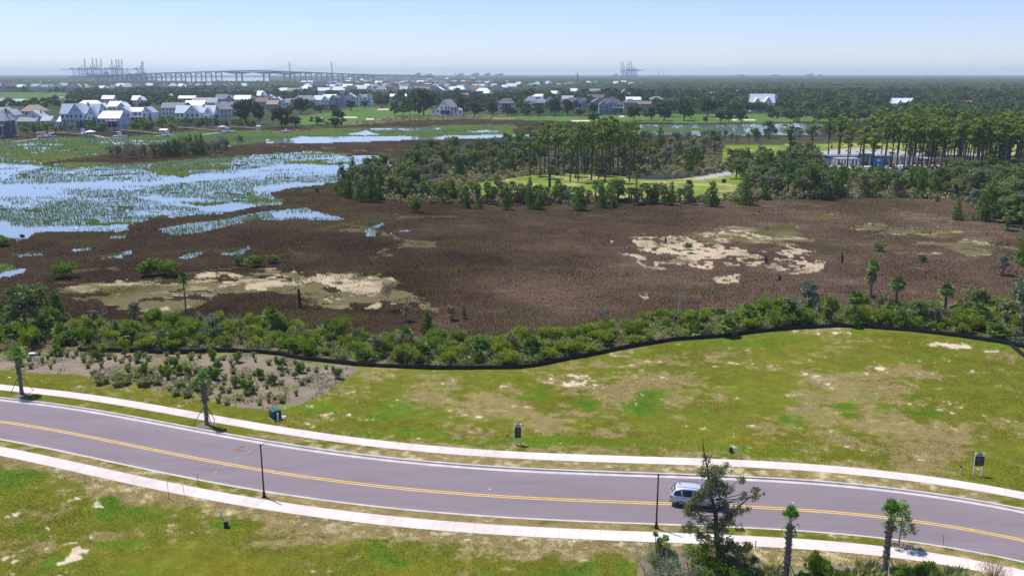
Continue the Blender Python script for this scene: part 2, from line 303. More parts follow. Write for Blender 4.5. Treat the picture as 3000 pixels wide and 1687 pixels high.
# lawn patches in the near lots: (helper, x, y, rx, ry, kind, weight); kinds: g fresh green, t dry tan, s bare sand, d deep green, y yellow
SPL = [
 (ZE, 900, 1010, 160, 45, 'g', 1), (ZE, 1300, 915, 150, 30, 'g', .7), (ZE, 1520, 1030, 60, 65, 'd', 1.1), (ZE, 1400, 1090, 130, 25, 'g', 1.1), (ZE, 1870, 1110, 110, 55, 'd', 1), (ZE, 1620, 1200, 80, 30, 'd', 1.1), (ZE, 2300, 1120, 190, 110, 'd', 1.2),
 (ZE, 2400, 850, 80, 35, 'd', .9), (ZE, 2030, 900, 60, 22, 'g', 1), (ZE, 1680, 940, 240, 40, 's', .5), (ZE, 1830, 925, 130, 35, 's', .35), (ZE, 1300, 960, 200, 50, 't', .9), (ZE, 1050, 1110, 330, 70, 't', 1.0), (ZE, 1350, 1180, 300, 90, 't', 1.0), (ZE, 1400, 1150, 120, 40, 's', .35),
 (ZE, 2100, 1050, 330, 110, 't', .8), (ZE, 2450, 920, 200, 80, 't', .9), (ZE, 2420, 930, 130, 30, 's', .4), (ZE, 430, 885, 110, 12, 's', .9), (ZE, 70, 1165, 40, 15, 's', .7), (ZE, 2000, 1210, 300, 50, 't', .7), (ZE, 2030, 1090, 100, 40, 's', .4),
 (ZE, 450, 1150, 420, 110, 'g', .75), (ZE, 300, 960, 400, 60, 'g', .5), (ZE, -200, 1100, 300, 100, 'g', .7), (ZE, 500, 1240, 500, 30, 'g', .8), (ZE, 1880, 400 + 370, 200, 30, 'g', .5), (ZE, 2300, 720, 250, 40, 'g', 1),
 (ZG, 1120, 838, 35, 11, 's', 2), (ZG, 1215, 838, 30, 8, 's', 1.6), (ZG, 1980, 915, 130, 18, 's', 2.4), (ZG, 2080, 938, 70, 12, 's', 2.2), (ZG, 1900, 905, 60, 10, 's', 2), (ZG, 1720, 892, 32, 9, 's', 1.7), (ZG, 1580, 872, 60, 6, 's', 1.2), (ZG, 2340, 970, 40, 6, 's', 1.4), (ZG, 2420, 970, 50, 8, 's', 1.6),
 (ZG, 2060, 1010, 110, 35, 's', .65), (ZG, 1950, 1055, 110, 25, 's', .7), (ZG, 2140, 1110, 60, 16, 's', 1), (ZG, 1530, 1110, 60, 20, 's', .5), (ZG, 1420, 1155, 55, 12, 's', .8), (ZG, 1130, 1235, 90, 20, 's', .4), (ZG, 460, 1060, 60, 25, 's', .35), (ZG, 500, 1160, 200, 20, 's', .3),
 (ZG, 1500, 850, 400, 30, 'g', 1), (ZG, 500, 900, 500, 55, 'g', 1), (ZG, 100, 960, 200, 40, 'd', .7), (ZG, 1200, 1000, 300, 80, 't', .5), (ZG, 400, 1100, 400, 80, 't', .8), (ZG, 1500, 1150, 300, 60, 't', .4), (ZG, 1850, 1010, 120, 40, 'g', .9), (ZG, 2350, 900, 200, 50, 'g', .7), (ZG, 700, 1200, 300, 60, 'y', .7),
 (ZC, 1200, 130, 200, 30, 'd', 1.1), (ZC, 1280, 205, 130, 25, 'd', 1.2), (ZC, 850, 290, 120, 50, 'd', .9), (ZC, 1800, 180, 250, 30, 'd', 1), (ZC, 1700, 60, 150, 40, 'd', .8), (ZC, 1100, 230, 200, 50, 't', .9), (ZC, 1450, 290, 200, 50, 't', .9), (ZC, 900, 170, 150, 60, 't', .6), (ZC, 2060, 100, 130, 40, 's', .7), (ZC, 1310, 80, 50, 20, 's', .6),
 (ZC, 2200, 330, 250, 80, 't', .5), (ZC, 1300, 500, 120, 30, 'g', .8), (ZC, 600, 440, 500, 40, 'g', .7), (ZC, 700, 370, 300, 60, 'y', .7), (ZC, 1500, 440, 300, 50, 'y', .5), (ZC, 200, 170, 120, 60, 'd', .8), (ZC, 150, 270, 250, 40, 't', .6), (ZC, 150, 300, 200, 25, 's', .4),
 (ZB, 1500, 410, 900, 28, 'g', 1.1), (ZB, 500, 350, 500, 40, 'g', 1.0), (ZB, 1000, 445, 1500, 14, 't', .8), (ZB, 2200, 330, 200, 60, 't', .5), (ZB, 2200, 430, 300, 25, 'd', .7), (ZB, 450, 385, 300, 10, 't', .7),
 # near side of the road
 (ZA, 100, 700, 300, 80, 'd', 1.1), (ZA, 850, 870, 160, 60, 'd', 1.1), (ZA, 1100, 960, 350, 70, 'd', .8), (ZA, 500, 950, 300, 100, 'g', .6), (ZA, 900, 1150, 300, 60, 'g', .9), (ZA, 200, 1100, 300, 80, 'g', .8), (ZA, 1750, 1050, 250, 60, 'd', 1), (ZA, 2000, 1150, 400, 60, 'g', .6), (ZA, 500, 1280, 150, 60, 'g', 1), (ZA, 1000, 1380, 300, 50, 'g', .6),
 (ZA, 295, 1040, 50, 22, 's', 2.2), (ZA, 570, 1225, 75, 62, 's', 2.4), (ZA, 690, 1110, 45, 24, 's', 1.3), (ZA, 500, 1165, 60, 14, 's', 1.2), (ZA, 450, 1320, 35, 22, 's', 1.3), (ZA, 170, 1240, 75, 22, 's', 1.4), (ZA, 235, 1310, 85, 24, 's', 1.4), (ZA, 500, 1400, 110, 20, 's', 2), (ZA, 270, 1400, 90, 16, 's', 1.6), (ZA, 50, 950, 55, 26, 's', 1.2), (ZA, 90, 1070, 70, 22, 's', .8), (ZA, 380, 1105, 30, 12, 's', 1.2), (ZA, 1510, 1110, 40, 18, 's', 1.1), (ZA, 730, 850, 50, 30, 's', .8), (ZA, 1040, 990, 40, 40, 's', .5), (ZA, 250, 770, 60, 25, 's', .5), (ZA, 170, 850, 60, 60, 's', .35),
 (ZA, 820, 660, 160, 60, 't', .7), (ZA, 1300, 820, 400, 60, 't', .8), (ZA, 2200, 980, 300, 80, 't', .9), (ZA, 1800, 920, 300, 40, 't', .6), (ZA, 250, 560, 250, 35, 't', .4), (ZA, 900, 1330, 130, 60, 't', .5), (ZA, 1300, 1230, 300, 60, 'y', .6), (ZA, 1900, 1300, 500, 80, 'y', .6), (ZA, 1100, 1290, 60, 30, 's', .5),
 (ZB, 300, 1120, 400, 60, 't', 1), (ZB, 1300, 1160, 500, 40, 't', .6), (ZB, 2000, 1230, 400, 70, 't', .9), (ZB, 900, 1180, 300, 40, 'g', .6), (ZB, 300, 1230, 350, 60, 'd', .8), (ZB, 1700, 1370, 700, 50, 'd', 1.1), (ZB, 500, 1380, 400, 60, 'y', .7), (ZB, 720, 1300, 70, 40, 's', .5), (ZB, 1080, 1290, 60, 40, 's', .5), (ZB, 880, 1150, 60, 14, 's', .6), (ZB, 100, 1070, 150, 30, 't', .8),
 (ZC, 900, 1280, 400, 60, 't', .8), (ZC, 1800, 1330, 300, 60, 't', .8), (ZC, 1300, 1300, 200, 50, 't', .5), (ZC, 2400, 1250, 100, 30, 'g', .4),
]
SPLW = []
for zf, x, y, rx, ry, k, wt in SPL:
    c = np.array(P(*zf(x, y))); a = np.array(P(*zf(x + rx, y))) - c; b = (np.array(P(*zf(x, y - ry))) - np.array(P(*zf(x, y + ry)))) / 2
    M2 = np.linalg.inv(np.array([[a[0], b[0]], [a[1], b[1]]])); SPLW.append((c, M2, k, wt, max(np.hypot(*a), np.hypot(*b))))
BUNKW = []
for zf, x, y, rx, ry in BUNK:
    c = np.array(P(*zf(x, y))); a = np.array(P(*zf(x + rx, y))) - c; b = (np.array(P(*zf(x, y - ry))) - np.array(P(*zf(x, y + ry)))) / 2
    BUNKW.append((c, np.linalg.inv(np.array([[a[0], b[0]], [a[1], b[1]]]))))
SANDZ = [W(ZW, [(440, 714), (470, 702), (530, 685), (610, 688), (640, 698), (600, 714), (540, 724), (500, 724)]),
         W(ZW, [(620, 702), (690, 686), (740, 679), (850, 690), (960, 700), (960, 730), (950, 765), (900, 758), (830, 758), (760, 742), (700, 738), (640, 726)])]
SANDN = [W(ZW, [(1540, 610), (1620, 596), (1750, 592), (1840, 582), (1950, 600), (2020, 628), (2070, 636), (2085, 650), (2010, 690), (1900, 708), (1800, 708), (1700, 692), (1620, 672), (1550, 650)]),
         W(ZW, [(300, 745), (420, 735), (500, 760), (480, 778), (360, 785), (280, 770)]),
         W(ZW, [(1480, 760), (1600, 740), (1780, 735), (1790, 750), (1560, 770), (1490, 772)])]

def road_c(X):                                # centre line of the road, y over x
    return np.interp(X, RX, RY)
def classify(X, Y):
    dist = np.hypot(X, Y)
    nx = (fbm(X, Y, dist.clip(30) * .035 + 1, 4, 1, .6) - .5); ny = (fbm(X, Y, dist.clip(30) * .035 + 1, 4, 2, .6) - .5)
    # wobble with a fixed world scale per distance band keeps it continuous
    nx = fbm(X, Y, 7, 4, 1, .6) - .5; ny = fbm(X, Y, 7, 4, 2, .6) - .5
    n2x = fbm(X, Y, 22, 4, 3, .6) - .5; n2y = fbm(X, Y, 22, 4, 4, .6) - .5
    far = sstep(150, 400, dist)
    nx = nx * (1 - far) + n2x * far; ny = ny * (1 - far) + n2y * far
    cls = np.zeros(X.shape, np.int32)
    for i, (c, a, zf, pts) in enumerate(ZONES):
        am = a * dist * 2.6
        cls[inpoly(X + nx * am, Y + ny * am * 2.2, ZW_[i])] = c
    cls[(cls == OLIVE) & (fbm(X, Y * 1.6, 6, 4, 19, .62) > .60)] = BROWN
    # right-hand, drier part of the brown marsh
    px = CX + F * X / (Y * CP + H * SP).clip(1)
    t = (px - 1500) / 500 + (fbm(X, Y, 25, 4, 5) - .5) * 3 - (Y - 150) * .004
    cls[(cls == BROWN) & (Y < 320)] = PINK
    n = fbm(X, Y, 9, 5, 6, .62)
    for q in SANDZ: cls[inpoly(X + nx * 5, Y + ny * 6, q) & (cls != BROWN) & (n + .35 * (fbm(X, Y * 1.5, 2.0, 4, 7, .7) - .5) > .50)] = SAND
    n = fbm(X * 1.0, Y * .55, 7, 5, 8, .62); rid = np.abs(fbm(X * .8, Y * .6, 8, 4, 9, .6) - .5)
    cls[inpoly(X + nx * 6, Y + ny * 10, SANDN[0]) & ((n > .56) | (rid < .045)) & (fbm(X, Y, 2.2, 3, 10) > .36)] = SAND
    for q in SANDN[1:]: cls[inpoly(X + nx * 6, Y + ny * 10, q) & (n > .54)] = SAND
    for c, M2 in BUNKW:
        u = (X - c[0]) * M2[0, 0] + (Y - c[1]) * M2[0, 1]; v = (X - c[0]) * M2[1, 0] + (Y - c[1]) * M2[1, 1]
        cls[(u * u + v * v < 1) & (cls == GOLF)] = BUNKER
    return cls
def colour(X, Y, cls):
    c = BASE[cls].copy(); n1 = fbm(X, Y, 14, 5, 11); n2 = fbm(X, Y, 2.2, 4, 12); n3 = fbm(X, Y, 45, 3, 13); n4 = fbm(X * .6, Y * 1.6, 5, 5, 14, .6)
    m = np.isin(cls, [BROWN, PINK]); v = (.62 + .75 * n1 * .9 + .3 * (n2 - .5) + .35 * (n3 - .5))[:, None]
    c = np.where(m[:, None], c * v, c)
    m = (cls == FOREST) & (Y > 520); c[m] = np.array([.034, .050, .020]) * (.7 + .6 * n1[m])[:, None]
    # reddish and greyish drifts in the brown marsh
    r = sstep(.5, .68, fbm(X, Y, 20, 4, 15))[:, None] * m[:, None]; c = c * (1 - r) + c * np.array([1.09, .95, .88]) * r
    dpx = CX + F * X / (Y * CP + H * SP).clip(1); dry = sstep(-.9, 1.3, (dpx - 1620) / 650 + (fbm(X, Y, 30, 5, 5, .6) - .5) * 3.4 - (Y - 160) * .004) * (cls == PINK)
    c = c * (1 + dry[:, None] * np.array([1.30, 1.36, 1.60]))
    mm = np.isin(cls, [BROWN, PINK])[:, None]; creek = sstep(.020, .004, np.abs(fbm(X, Y * 1.3, 34, 5, 91, .55) - .5))[:, None] * mm * sstep(.45, .6, fbm(X, Y, 40, 2, 92))[:, None]; c = c * (1 - .6 * creek) + np.array([.17, .14, .075]) * .6 * creek
    gr = sstep(.56, .72, fbm(X, Y * 1.8, 16, 4, 93, .6))[:, None] * mm; c = c * (1 - .5 * gr) + np.array([.060, .058, .020]) * .5 * gr
    pale = .45 * dry[:, None] * sstep(.58, .8, n4)[:, None] * (cls == PINK)[:, None]; c = c * (1 - pale) + np.array([.20, .155, .125]) * pale
    m = cls == OLIVE; s = sstep(.52, .7, n4)[:, None] * m[:, None]; c = c * (1 - s) + np.array([.34, .28, .17]) * s
    s = sstep(.55, .7, n1)[:, None] * m[:, None]; c = c * (1 - s) + np.array([.09, .085, .03]) * s
    m = np.isin(cls, [GREEN, SPARSE, FMARSH, GOLF, FLAWN, SAND, ROUGH, YARD]); c = np.where(m[:, None], c * (.75 + .5 * n1)[:, None], c)
    m = np.isin(cls, [GREEN, FMARSH]); s = sstep(.45, .7, n3)[:, None] * m[:, None]; c = c * (1 - s) + c * np.array([1.25, 1.05, .8]) * s
    m = cls == FLAWN; s = sstep(.52, .72, n4)[:, None] * m[:, None]; c = c * (1 - s) + np.array([.36, .30, .15]) * s
    m = cls == SAND; s = sstep(.46, .68, .5 * fbm(X, Y, 1.7, 4, 17, .65) + .5 * fbm(X, Y, 6, 3, 18))[:, None] * m[:, None]; c = c * (1 - s * .8) + np.array([.13, .105, .06]) * s * .8
    m = cls == MULCH; c = np.where(m[:, None], c * (.75 + .5 * n2)[:, None], c)
    s = sstep(.55, .68, fbm(X, Y, 3.5, 4, 16))[:, None] * m[:, None]; c = c * (1 - s) + np.array([.17, .17, .07]) * s
    m = cls == SHRUBG; s = sstep(.45, .6, n2)[:, None] * m[:, None]; c = c * (1 - s * .8) + np.array([.20, .16, .10]) * s * .8
    # the mown lots
    m = np.where(cls == LAWN)[0]
    if len(m):
        x = X[m]; y = Y[m]; wx = x + 2.6 * (fbm(x, y, 4, 4, 21, .6) - .5) * 2; wy = y + 3.0 * (fbm(x, y, 4, 4, 22, .6) - .5) * 2
        acc = {k: np.zeros(len(m)) for k in 'gtsdy'}
        for q, M2, k, wt, rr in SPLW:
            u = (wx - q[0]) * M2[0, 0] + (wy - q[1]) * M2[0, 1]; vv = (wx - q[0]) * M2[1, 0] + (wy - q[1]) * M2[1, 1]
            acc[k] += wt * np.exp(-(u * u + vv * vv) * 1.1)
        a = fbm(x, y, 5.5, 5, 23, .6); b = fbm(x, y, 1.3, 4, 24, .65); e = fbm(x * .5, y * 1.3, 3.0, 5, 25, .65); g0 = fbm(x, y, 14, 4, 26)
        rc = np.abs(y - road_c(x)) ; near_road = np.exp(-((rc - 7.0) / 2.6) ** 2)
        px = CX + F * x / (y * CP + H * SP).clip(1); leftv = sstep(1200, 500, px) * (y > road_c(x))
        tanw = acc['t'] * .85 + (g0 - .41) * 3.0 + (fbm(x, y, 6, 5, 27, .65) - .5) * 2.2 + near_road * (.95 - .9 * leftv) + (b - .5) * .9 - acc['g'] * .55 - acc['d'] * .8 - leftv * .5
        fi = fbm(x, y, .75, 4, 28, .7); fj = fbm(x * .6, y * 1.2, 1.6, 4, 29, .7)
        tanw = tanw + (fi - .5) * 1.5 + (fj - .5) * 1.6
        grn = acc['g'] * .8 + acc['d'] * .9 + (a - .5) * 1.4 + (b - .5) * .7 + (fj - .5) * 1.5 - near_road * .3
        yel = acc['y'] + (e - .5) * 1.5
        snd = acc['s'] * 1.2 + (e - .5) * 1.8 + (b - .5) * 1.8 + (fi - .5) * 2.2 + (fj - .5) * 1.4 - .56 + .22 * sstep(.2, .8, tanw)
        base = np.array([.128, .138, .016]) * (.8 + .4 * a)[:, None]
        def over(base, cc, wgt): return base * (1 - wgt[:, None]) + np.asarray(cc) * wgt[:, None]
        base = over(base, [.175, .150, .014], sstep(.2, .9, yel) * .7)
        base = over(base, [.235, .180, .080], sstep(.15, .75, tanw) * .85)
        base = over(base, [.33, .27, .14], sstep(.62, .8, e) * sstep(.1, .6, tanw) * .7)
        base = over(base, [.46, .40, .24], sstep(.50, .66, fi * .6 + fj * .4) * near_road * (1 - leftv) * .75)
        base = over(base, [.095, .155, .012], sstep(.35, .95, grn))
        base = over(base, [.066, .122, .014], sstep(.55, 1.1, acc['d'] + (b - .5) * 1.4 + (a - .5)) * .8)
        base = over(base, [.52, .44, .32], sstep(.42, 1.05, snd) * .92)
        c[m] = base * (.62 + .4 * b + .36 * fi)[:, None]
    return c

# ------------------------------------------------------------------ road lines read from the photograph
def interp_line(pts): return np.array([P(x, y) for x, y in pts])
yel = interp_line([(0, 1232), (194, 1265), (388, 1304), (582, 1337), (776, 1372), (1000, 1411), (1194, 1434), (1388, 1444.8), (1582, 1453.4), (1776, 1462), (1963, 1472.8), (2128, 1480.6), (2330, 1489.5), (2582, 1510.5), (2776, 1536.8), (3000, 1579.5)])
pc = np.polyfit(yel[:, 0] / 40, yel[:, 1], 5)
x0, x1 = yel[0, 0] - 1, yel[-1, 0] + 1
RX = np.linspace(-140, 140, 1401); RY = np.polyval(pc, RX.clip(x0, x1) / 40)
dpc = np.polyder(pc); s0 = np.polyval(dpc, x0 / 40) / 40; s1 = np.polyval(dpc, x1 / 40) / 40
RY = RY + np.where(RX < x0, (RX - x0) * s0, 0) + np.where(RX > x1, (RX - x1) * s1, 0)
TX = np.gradient(RX); TY = np.gradient(RY); L = np.hypot(TX, TY); NXr, NYr = -TY / L, TX / L      # normal pointing away from the camera
ARC = np.concatenate([[0], np.cumsum(np.hypot(np.diff(RX), np.diff(RY)))])
FAR_E, NEAR_E = 4.75, -4.75
def off(d): return RX + NXr * d, RY + NYr * d

# ------------------------------------------------------------------ the ground: one sheet, finer near the camera
lot_d = lambda X, Y: (Y - road_c(X)) * np.interp(X, RX, -NYr * 0 + NYr)
def ground_sheet():
    py = np.concatenate([217.0 + np.array([3.6, 4.6, 6, 7.5, 9, 11, 13, 15.5]), np.arange(235, 400, 2.6), np.arange(400, 1760, 3.4), np.arange(1770, 2600, 40)])
    ang = PITCH + np.arctan((py - CY) / F); dist = H / np.tan(ang)
    az = np.concatenate([np.arange(-1600, -250, 60), np.arange(-250, 3250, 3.6), np.arange(3260, 4620, 60)])
    azr = np.arctan((az - CX) / F / CP * 1.0)
    A, Dd = np.meshgrid(azr, dist); X = (Dd * np.tan(A)).ravel(); Y = Dd.ravel()
    cls = classify(X, Y); c = colour(X, Y, cls)
    z = (fbm(X, Y, 9, 3, 31) - .5) * .16
    z[cls == WATER] = -.5; z[cls == SPARSE] = -.42; z[Y > 1100] = 0; z[(Y > 1100) & (cls == WATER)] = -.6
    z[(cls == SPARSE) & (fbm(X, Y, 5, 4, 33) > .66)] = .02
    z[(cls == GREEN) & (Y > 260) & (Y < 520) & (fbm(X * .6, Y, 9, 4, 35) > .655)] = -.3
    road = (Y - road_c(X)) * np.interp(X, RX, NYr)
    near = np.abs(road - 1) < 14; z = np.where(near, 0.0, z)
    z[(road > -4.5) & (road < 6.5)] = -.6
    nr, nc = len(dist), len(azr); i = np.arange(nr * nc).reshape(nr, nc)
    f = np.stack([i[:-1, :-1], i[1:, :-1], i[1:, 1:], i[:-1, 1:]], -1).reshape(-1, 4)
    # widen to a skirt behind and beside the viewer
    me = np_mesh('ground', np.stack([X, Y, z], 1), f, attrmat('ground_cover', .95, ((.9, .14), (.22, .18)), .02, .35, .06), col=c)
    me.polygons.foreach_set('use_smooth', np.ones(len(f), bool))
    tag(link('ground', me), kind='structure')
    sk = MB(); B = 19000
    y1 = float(dist.min()); yn = y1 + .5; xs = float(abs(azr).max()); t = math.tan(xs)
    sk.add([(-B, -2000, -.02), (B, -2000, -.02), (B, B / t * .9999, -.02), (y1 * t, y1, -.02), (-y1 * t, y1, -.02), (-B, B / t * .9999, -.02)], [(0, 1, 3, 4), (1, 2, 3), (0, 4, 5)])
    o = sk.obj('ground_outskirts', plain('meadow', (.09, .11, .035), .95, var=.3, scale=.2)); tag(o, kind='structure')
ground_sheet()

def watermat():
    m, t, b = newmat('marsh_water'); setp(b, rough=.05, spec=.5); b.inputs['Base Color'].default_value = (.20, .25, .28, 1)
    b.inputs['IOR'].default_value = 1.33
    g = t.nodes.new('ShaderNodeNewGeometry'); n = t.nodes.new('ShaderNodeTexNoise'); n.inputs['Scale'].default_value = .8; n.inputs['Detail'].default_value = 3
    t.links.new(g.outputs['Position'], n.inputs['Vector']); bp = t.nodes.new('ShaderNodeBump'); bp.inputs['Strength'].default_value = .10; bp.inputs['Distance'].default_value = .08
    t.links.new(n.outputs['Fac'], bp.inputs['Height']); t.links.new(bp.outputs[0], b.inputs['Normal'])
    return m
wm = MB(); wm.add([(-4000, 120, -.10), (4000, 120, -.10), (4000, 9000, -.10), (-4000, 9000, -.10)], [(0, 1, 2, 3)])
tag(wm.obj('water', watermat()), kind='structure')

# ------------------------------------------------------------------ road, kerbs, pavements, markings
def ribbon(name, rows, mat, kind='structure', step=2, colf=None, solid=False):
    """rows: list of (offset from the centre line, height)"""
    idx = np.arange(300, 1101, step); vs = []
    for d, z in rows:
        x = (RX + NXr * d)[idx]; y = (RY + NYr * d)[idx]; vs.append(np.stack([x, y, np.full(len(x), z)], 1))
    v = np.concatenate(vs); n = len(idx); f = []
    k = len(rows); ii = np.arange(n - 1)
    f = np.concatenate([np.stack([r * n + ii, r * n + ii + 1, (r + 1) * n + ii + 1, (r + 1) * n + ii], 1) for r in range(k - 1)])
    me = np_mesh(name, v, f, mat, col=(colf(v[:, 0], v[:, 1]) if colf else None))
    return tag(link(name, me), kind=kind)
def asphalt():
    m, t, b = newmat('asphalt'); setp(b, rough=.88, spec=.3)
    g = t.nodes.new('ShaderNodeNewGeometry')
    n = t.nodes.new('ShaderNodeTexNoise'); n.inputs['Scale'].default_value = .35; n.inputs['Detail'].default_value = 6; n.inputs['Roughness'].default_value = .7
    n2 = t.nodes.new('ShaderNodeTexNoise'); n2.inputs['Scale'].default_value = 22; n2.inputs['Detail'].default_value = 2
    mp = t.nodes.new('ShaderNodeMapping'); mp.inputs['Scale'].default_value = (.25, 1.6, 1)
    t.links.new(g.outputs['Position'], mp.inputs[0]); t.links.new(mp.outputs[0], n.inputs['Vector']); t.links.new(g.outputs['Position'], n2.inputs['Vector'])
    cr = t.nodes.new('ShaderNodeValToRGB'); cr.color_ramp.elements[0].position = .3; cr.color_ramp.elements[1].position = .75
    cr.color_ramp.elements[0].color = (.178, .148, .160, 1); cr.color_ramp.elements[1].color = (.225, .188, .202, 1)
    t.links.new(n.outputs['Fac'], cr.inputs[0])
    mr = t.nodes.new('ShaderNodeMapRange'); mr.inputs['To Min'].default_value = .85; mr.inputs['To Max'].default_value = 1.15; t.links.new(n2.outputs['Fac'], mr.inputs['Value'])
    mx = t.nodes.new('ShaderNodeVectorMath'); mx.operation = 'SCALE'; t.links.new(cr.outputs[0], mx.inputs[0]); t.links.new(mr.outputs[0], mx.inputs['Scale'])
    at_ = t.nodes.new('ShaderNodeAttribute'); at_.attribute_name = 'Col'; m2 = t.nodes.new('ShaderNodeVectorMath'); m2.operation = 'MULTIPLY'
    t.links.new(mx.outputs[0], m2.inputs[0]); t.links.new(at_.outputs['Vector'], m2.inputs[1]); t.links.new(m2.outputs[0], b.inputs['Base Color'])
    return m
def concrete(name, c, var=.08):
    return plain(name, c, .9, var=var, scale=.8, bump=.1)
ASPH = asphalt(); CONC = attrmat('pavement_concrete', .9, ((.7, .06), (.12, .05)), .1, .1, .01); KERB = concrete('kerb_concrete', (.50, .455, .43), .15); JOINT = plain('joint', (.33, .30, .28))
def road_wear(x, y):
    i = np.searchsorted(RX, x).clip(1, len(RX) - 1); o = (y - RY[i]) * NYr[i] + (x - RX[i]) * NXr[i]; s = ARC[i]
    t = sum(np.exp(-((o - c) / .38) ** 2) for c in (-2.7, -1.05, 1.1, 2.8)); e = sstep(4.1, 5.2, o) + sstep(-2.9, -3.45, o); lane = np.exp(-((o + 1.9) / .3) ** 2) + np.exp(-((o - 1.95) / .3) ** 2)
    n = fbm(s * .2, o * 1.5, 1.3, 5, 61, .6); v = 1 + .10 * (n - .5) - .035 * t - .03 * lane + .16 * e * fbm(s, o, 1.0, 4, 62) + .05 * (fbm(s * .08, o * .5, 1, 3, 63) - .5)
    return np.array([1.0, 1.0, 1.0]) * v[:, None]
ribbon('road', [(-3.45 + k * 8.7 / 48, -.09 - .05 * abs(-3.45 + k * 8.7 / 48) / 5.25) for k in range(49)], ASPH, colf=road_wear, step=1)
ribbon('far_kerb', [(5.2, -.136), (5.68, -.15), (5.72, .0), (5.95, .006), (5.97, -.2)], KERB, step=4)
ribbon('near_kerb', [(-3.4, -.136), (-3.72, -.15), (-3.76, 0), (-4.0, .006), (-4.02, -.2)], KERB, step=4)
yp = plain('yellow_paint', (.75, .47, .07), .7, var=.15, scale=2)
ribbon('road_marking', [(.10, -.083), (.23, -.085)], yp); ribbon('road_marking', [(-.23, -.085), (-.10, -.083)], yp)
cov = lambda x, y: colour(x, y, np.full(x.shape, LAWN))
ribbon('grass_verge', [(5.96, .005)] + [(5.96 + .18 * k, .006) for k in range(1, 11)], MATS['ground_cover'], colf=cov, step=1)
ribbon('grass_verge', [(-5.25 + .16 * k, .006) for k in range(0, 9)], MATS['ground_cover'], colf=cov, step=1)
for d0, d1 in ((7.76, 9.4), (-6.86, -5.22)):
    def slab(x, y, d0=d0, d1=d1):
        i = np.searchsorted(RX, x).clip(1, len(RX) - 1); o = (y - RY[i]) * NYr[i] + (x - RX[i]) * NXr[i]; k = np.floor(ARC[i] / 1.65).astype(int)
        v = .93 + .13 * _T[k & 255, 7] - .16 * np.exp(-np.minimum(o - d0, d1 - o).clip(0) / .09) * fbm(x, y, .5, 3, 71) - .10 * sstep(.6, .8, fbm(x, y, 1.1, 4, 72)); j = _T[(k // 9) & 255, 9][:, None]
        return np.array([.60, .525, .475]) * v[:, None] * (1 + j * np.array([.06, .09, .12]))
    ribbon('pavement', [(d0, -.1)] + [(d0 + .01 + (d1 - d0 - .02) * q / 10, .03) for q in range(11)] + [(d1, -.1)], CONC, step=1, colf=slab)
    mb = MB(); s = 0
    while s < ARC[-1]:
        x = np.interp(s, ARC, RX); i = np.searchsorted(RX, x); i = min(max(i, 1), len(RX) - 2)
        if -80 < x < 80:
            a = Vector((RX[i] + NXr[i] * (d0 + .03), RY[i] + NYr[i] * (d0 + .03), .034)); b = Vector((RX[i] + NXr[i] * (d1 - .03), RY[i] + NYr[i] * (d1 - .03), .034)); tx = Vector((TX[i], TY[i], 0)).normalized() * (.012)
            mb.add([a - tx, a + tx, b + tx, b - tx], [(0, 1, 2, 3)])
        s += 1.65
    tag(mb.obj('pavement_joints', JOINT), kind='structure')
# small marks on the carriageway
mk = MB()
for x, y, sx, sy in ((1435, 1432, .09, .06), (2324, 1472, .08, .06)):
    q = P(x, y, -.09); mk.prism([(q[0] + sx * math.cos(a * .785), q[1] + sy * 1.6 * math.sin(a * .785)) for a in range(8)], -.1, -.078)
tag(mk.obj('road_marking', plain('white_paint', (.62, .6, .6))), kind='structure')
mk = MB(); q = P(700, 1313, -.1); 
for k in range(7): mk.box((q[0] + random.uniform(-.5, .5), q[1] + random.uniform(-.6, .6), -.088), (random.uniform(.3, .7), .09, .012), random.uniform(-.4, .4))
tag(mk.obj('road_marking', plain('orange_paint', (.42, .19, .12), var=.4)), kind='structure')
mk = MB()
for a, b in (((775, 1297), (722, 1330)), ((700, 1338), (688, 1345)), ((664, 1362), (650, 1370)), ((636, 1380), (624, 1389))):
    p = Vector((*P(*a, -.1), -.083)); q = Vector((*P(*b, -.1), -.083)); n = (q - p).normalized().cross(Vector((0, 0, 1))) * .05
    mk.add([p - n, p + n, q + n, q - n], [(0, 1, 2, 3)])
tag(mk.obj('road_marking', plain('pale_seal', (.34, .33, .28), var=.4)), kind='structure')

# ------------------------------------------------------------------ grasses: uncountable blades, each a thin upright sliver
def blades(name, X, Y, h, wd, c, mat, z=-.05, lean=.25):
    n = len(X); a = rng.random(n) * math.pi; dx = np.cos(a) * wd * .5; dy = np.sin(a) * wd * .5
    lx = (rng.random(n) - .5) * lean * h * 2; ly = (rng.random(n) - .5) * lean * h * 2
    v = np.empty((n, 3, 3)); v[:, 0] = np.stack([X - dx, Y - dy, np.full(n, 0) + z], 1); v[:, 1] = np.stack([X + dx, Y + dy, np.full(n, 0) + z], 1); v[:, 2] = np.stack([X + lx, Y + ly, z + h], 1)
    f = np.arange(n * 3).reshape(n, 3); cc = np.repeat(c, 3, axis=0)
    return tag(link(name, np_mesh(name, v.reshape(-1, 3), f, mat, col=cc)), kind='stuff')
BLADE = leafmat('blade', (1, 1, 1), use_col=True, trans=.5, rough=.9)
def cand(n, y0, y1, x0=-260, x1=3260):
    px = rng.uniform(x0, x1, n); py = rng.uniform(y0, y1, n)
    x = (px - CX) / F; yy = -(py - CY) / F; b = CP + SP * yy; c = -SP + CP * yy; t = -H / c
    return x * t, b * t
X, Y = cand(720000, 350, 1090); cl = classify(X, Y); dist = np.hypot(X, Y); cc = colour(X, Y, cl)
wd0 = (dist * .0011).clip(.09)
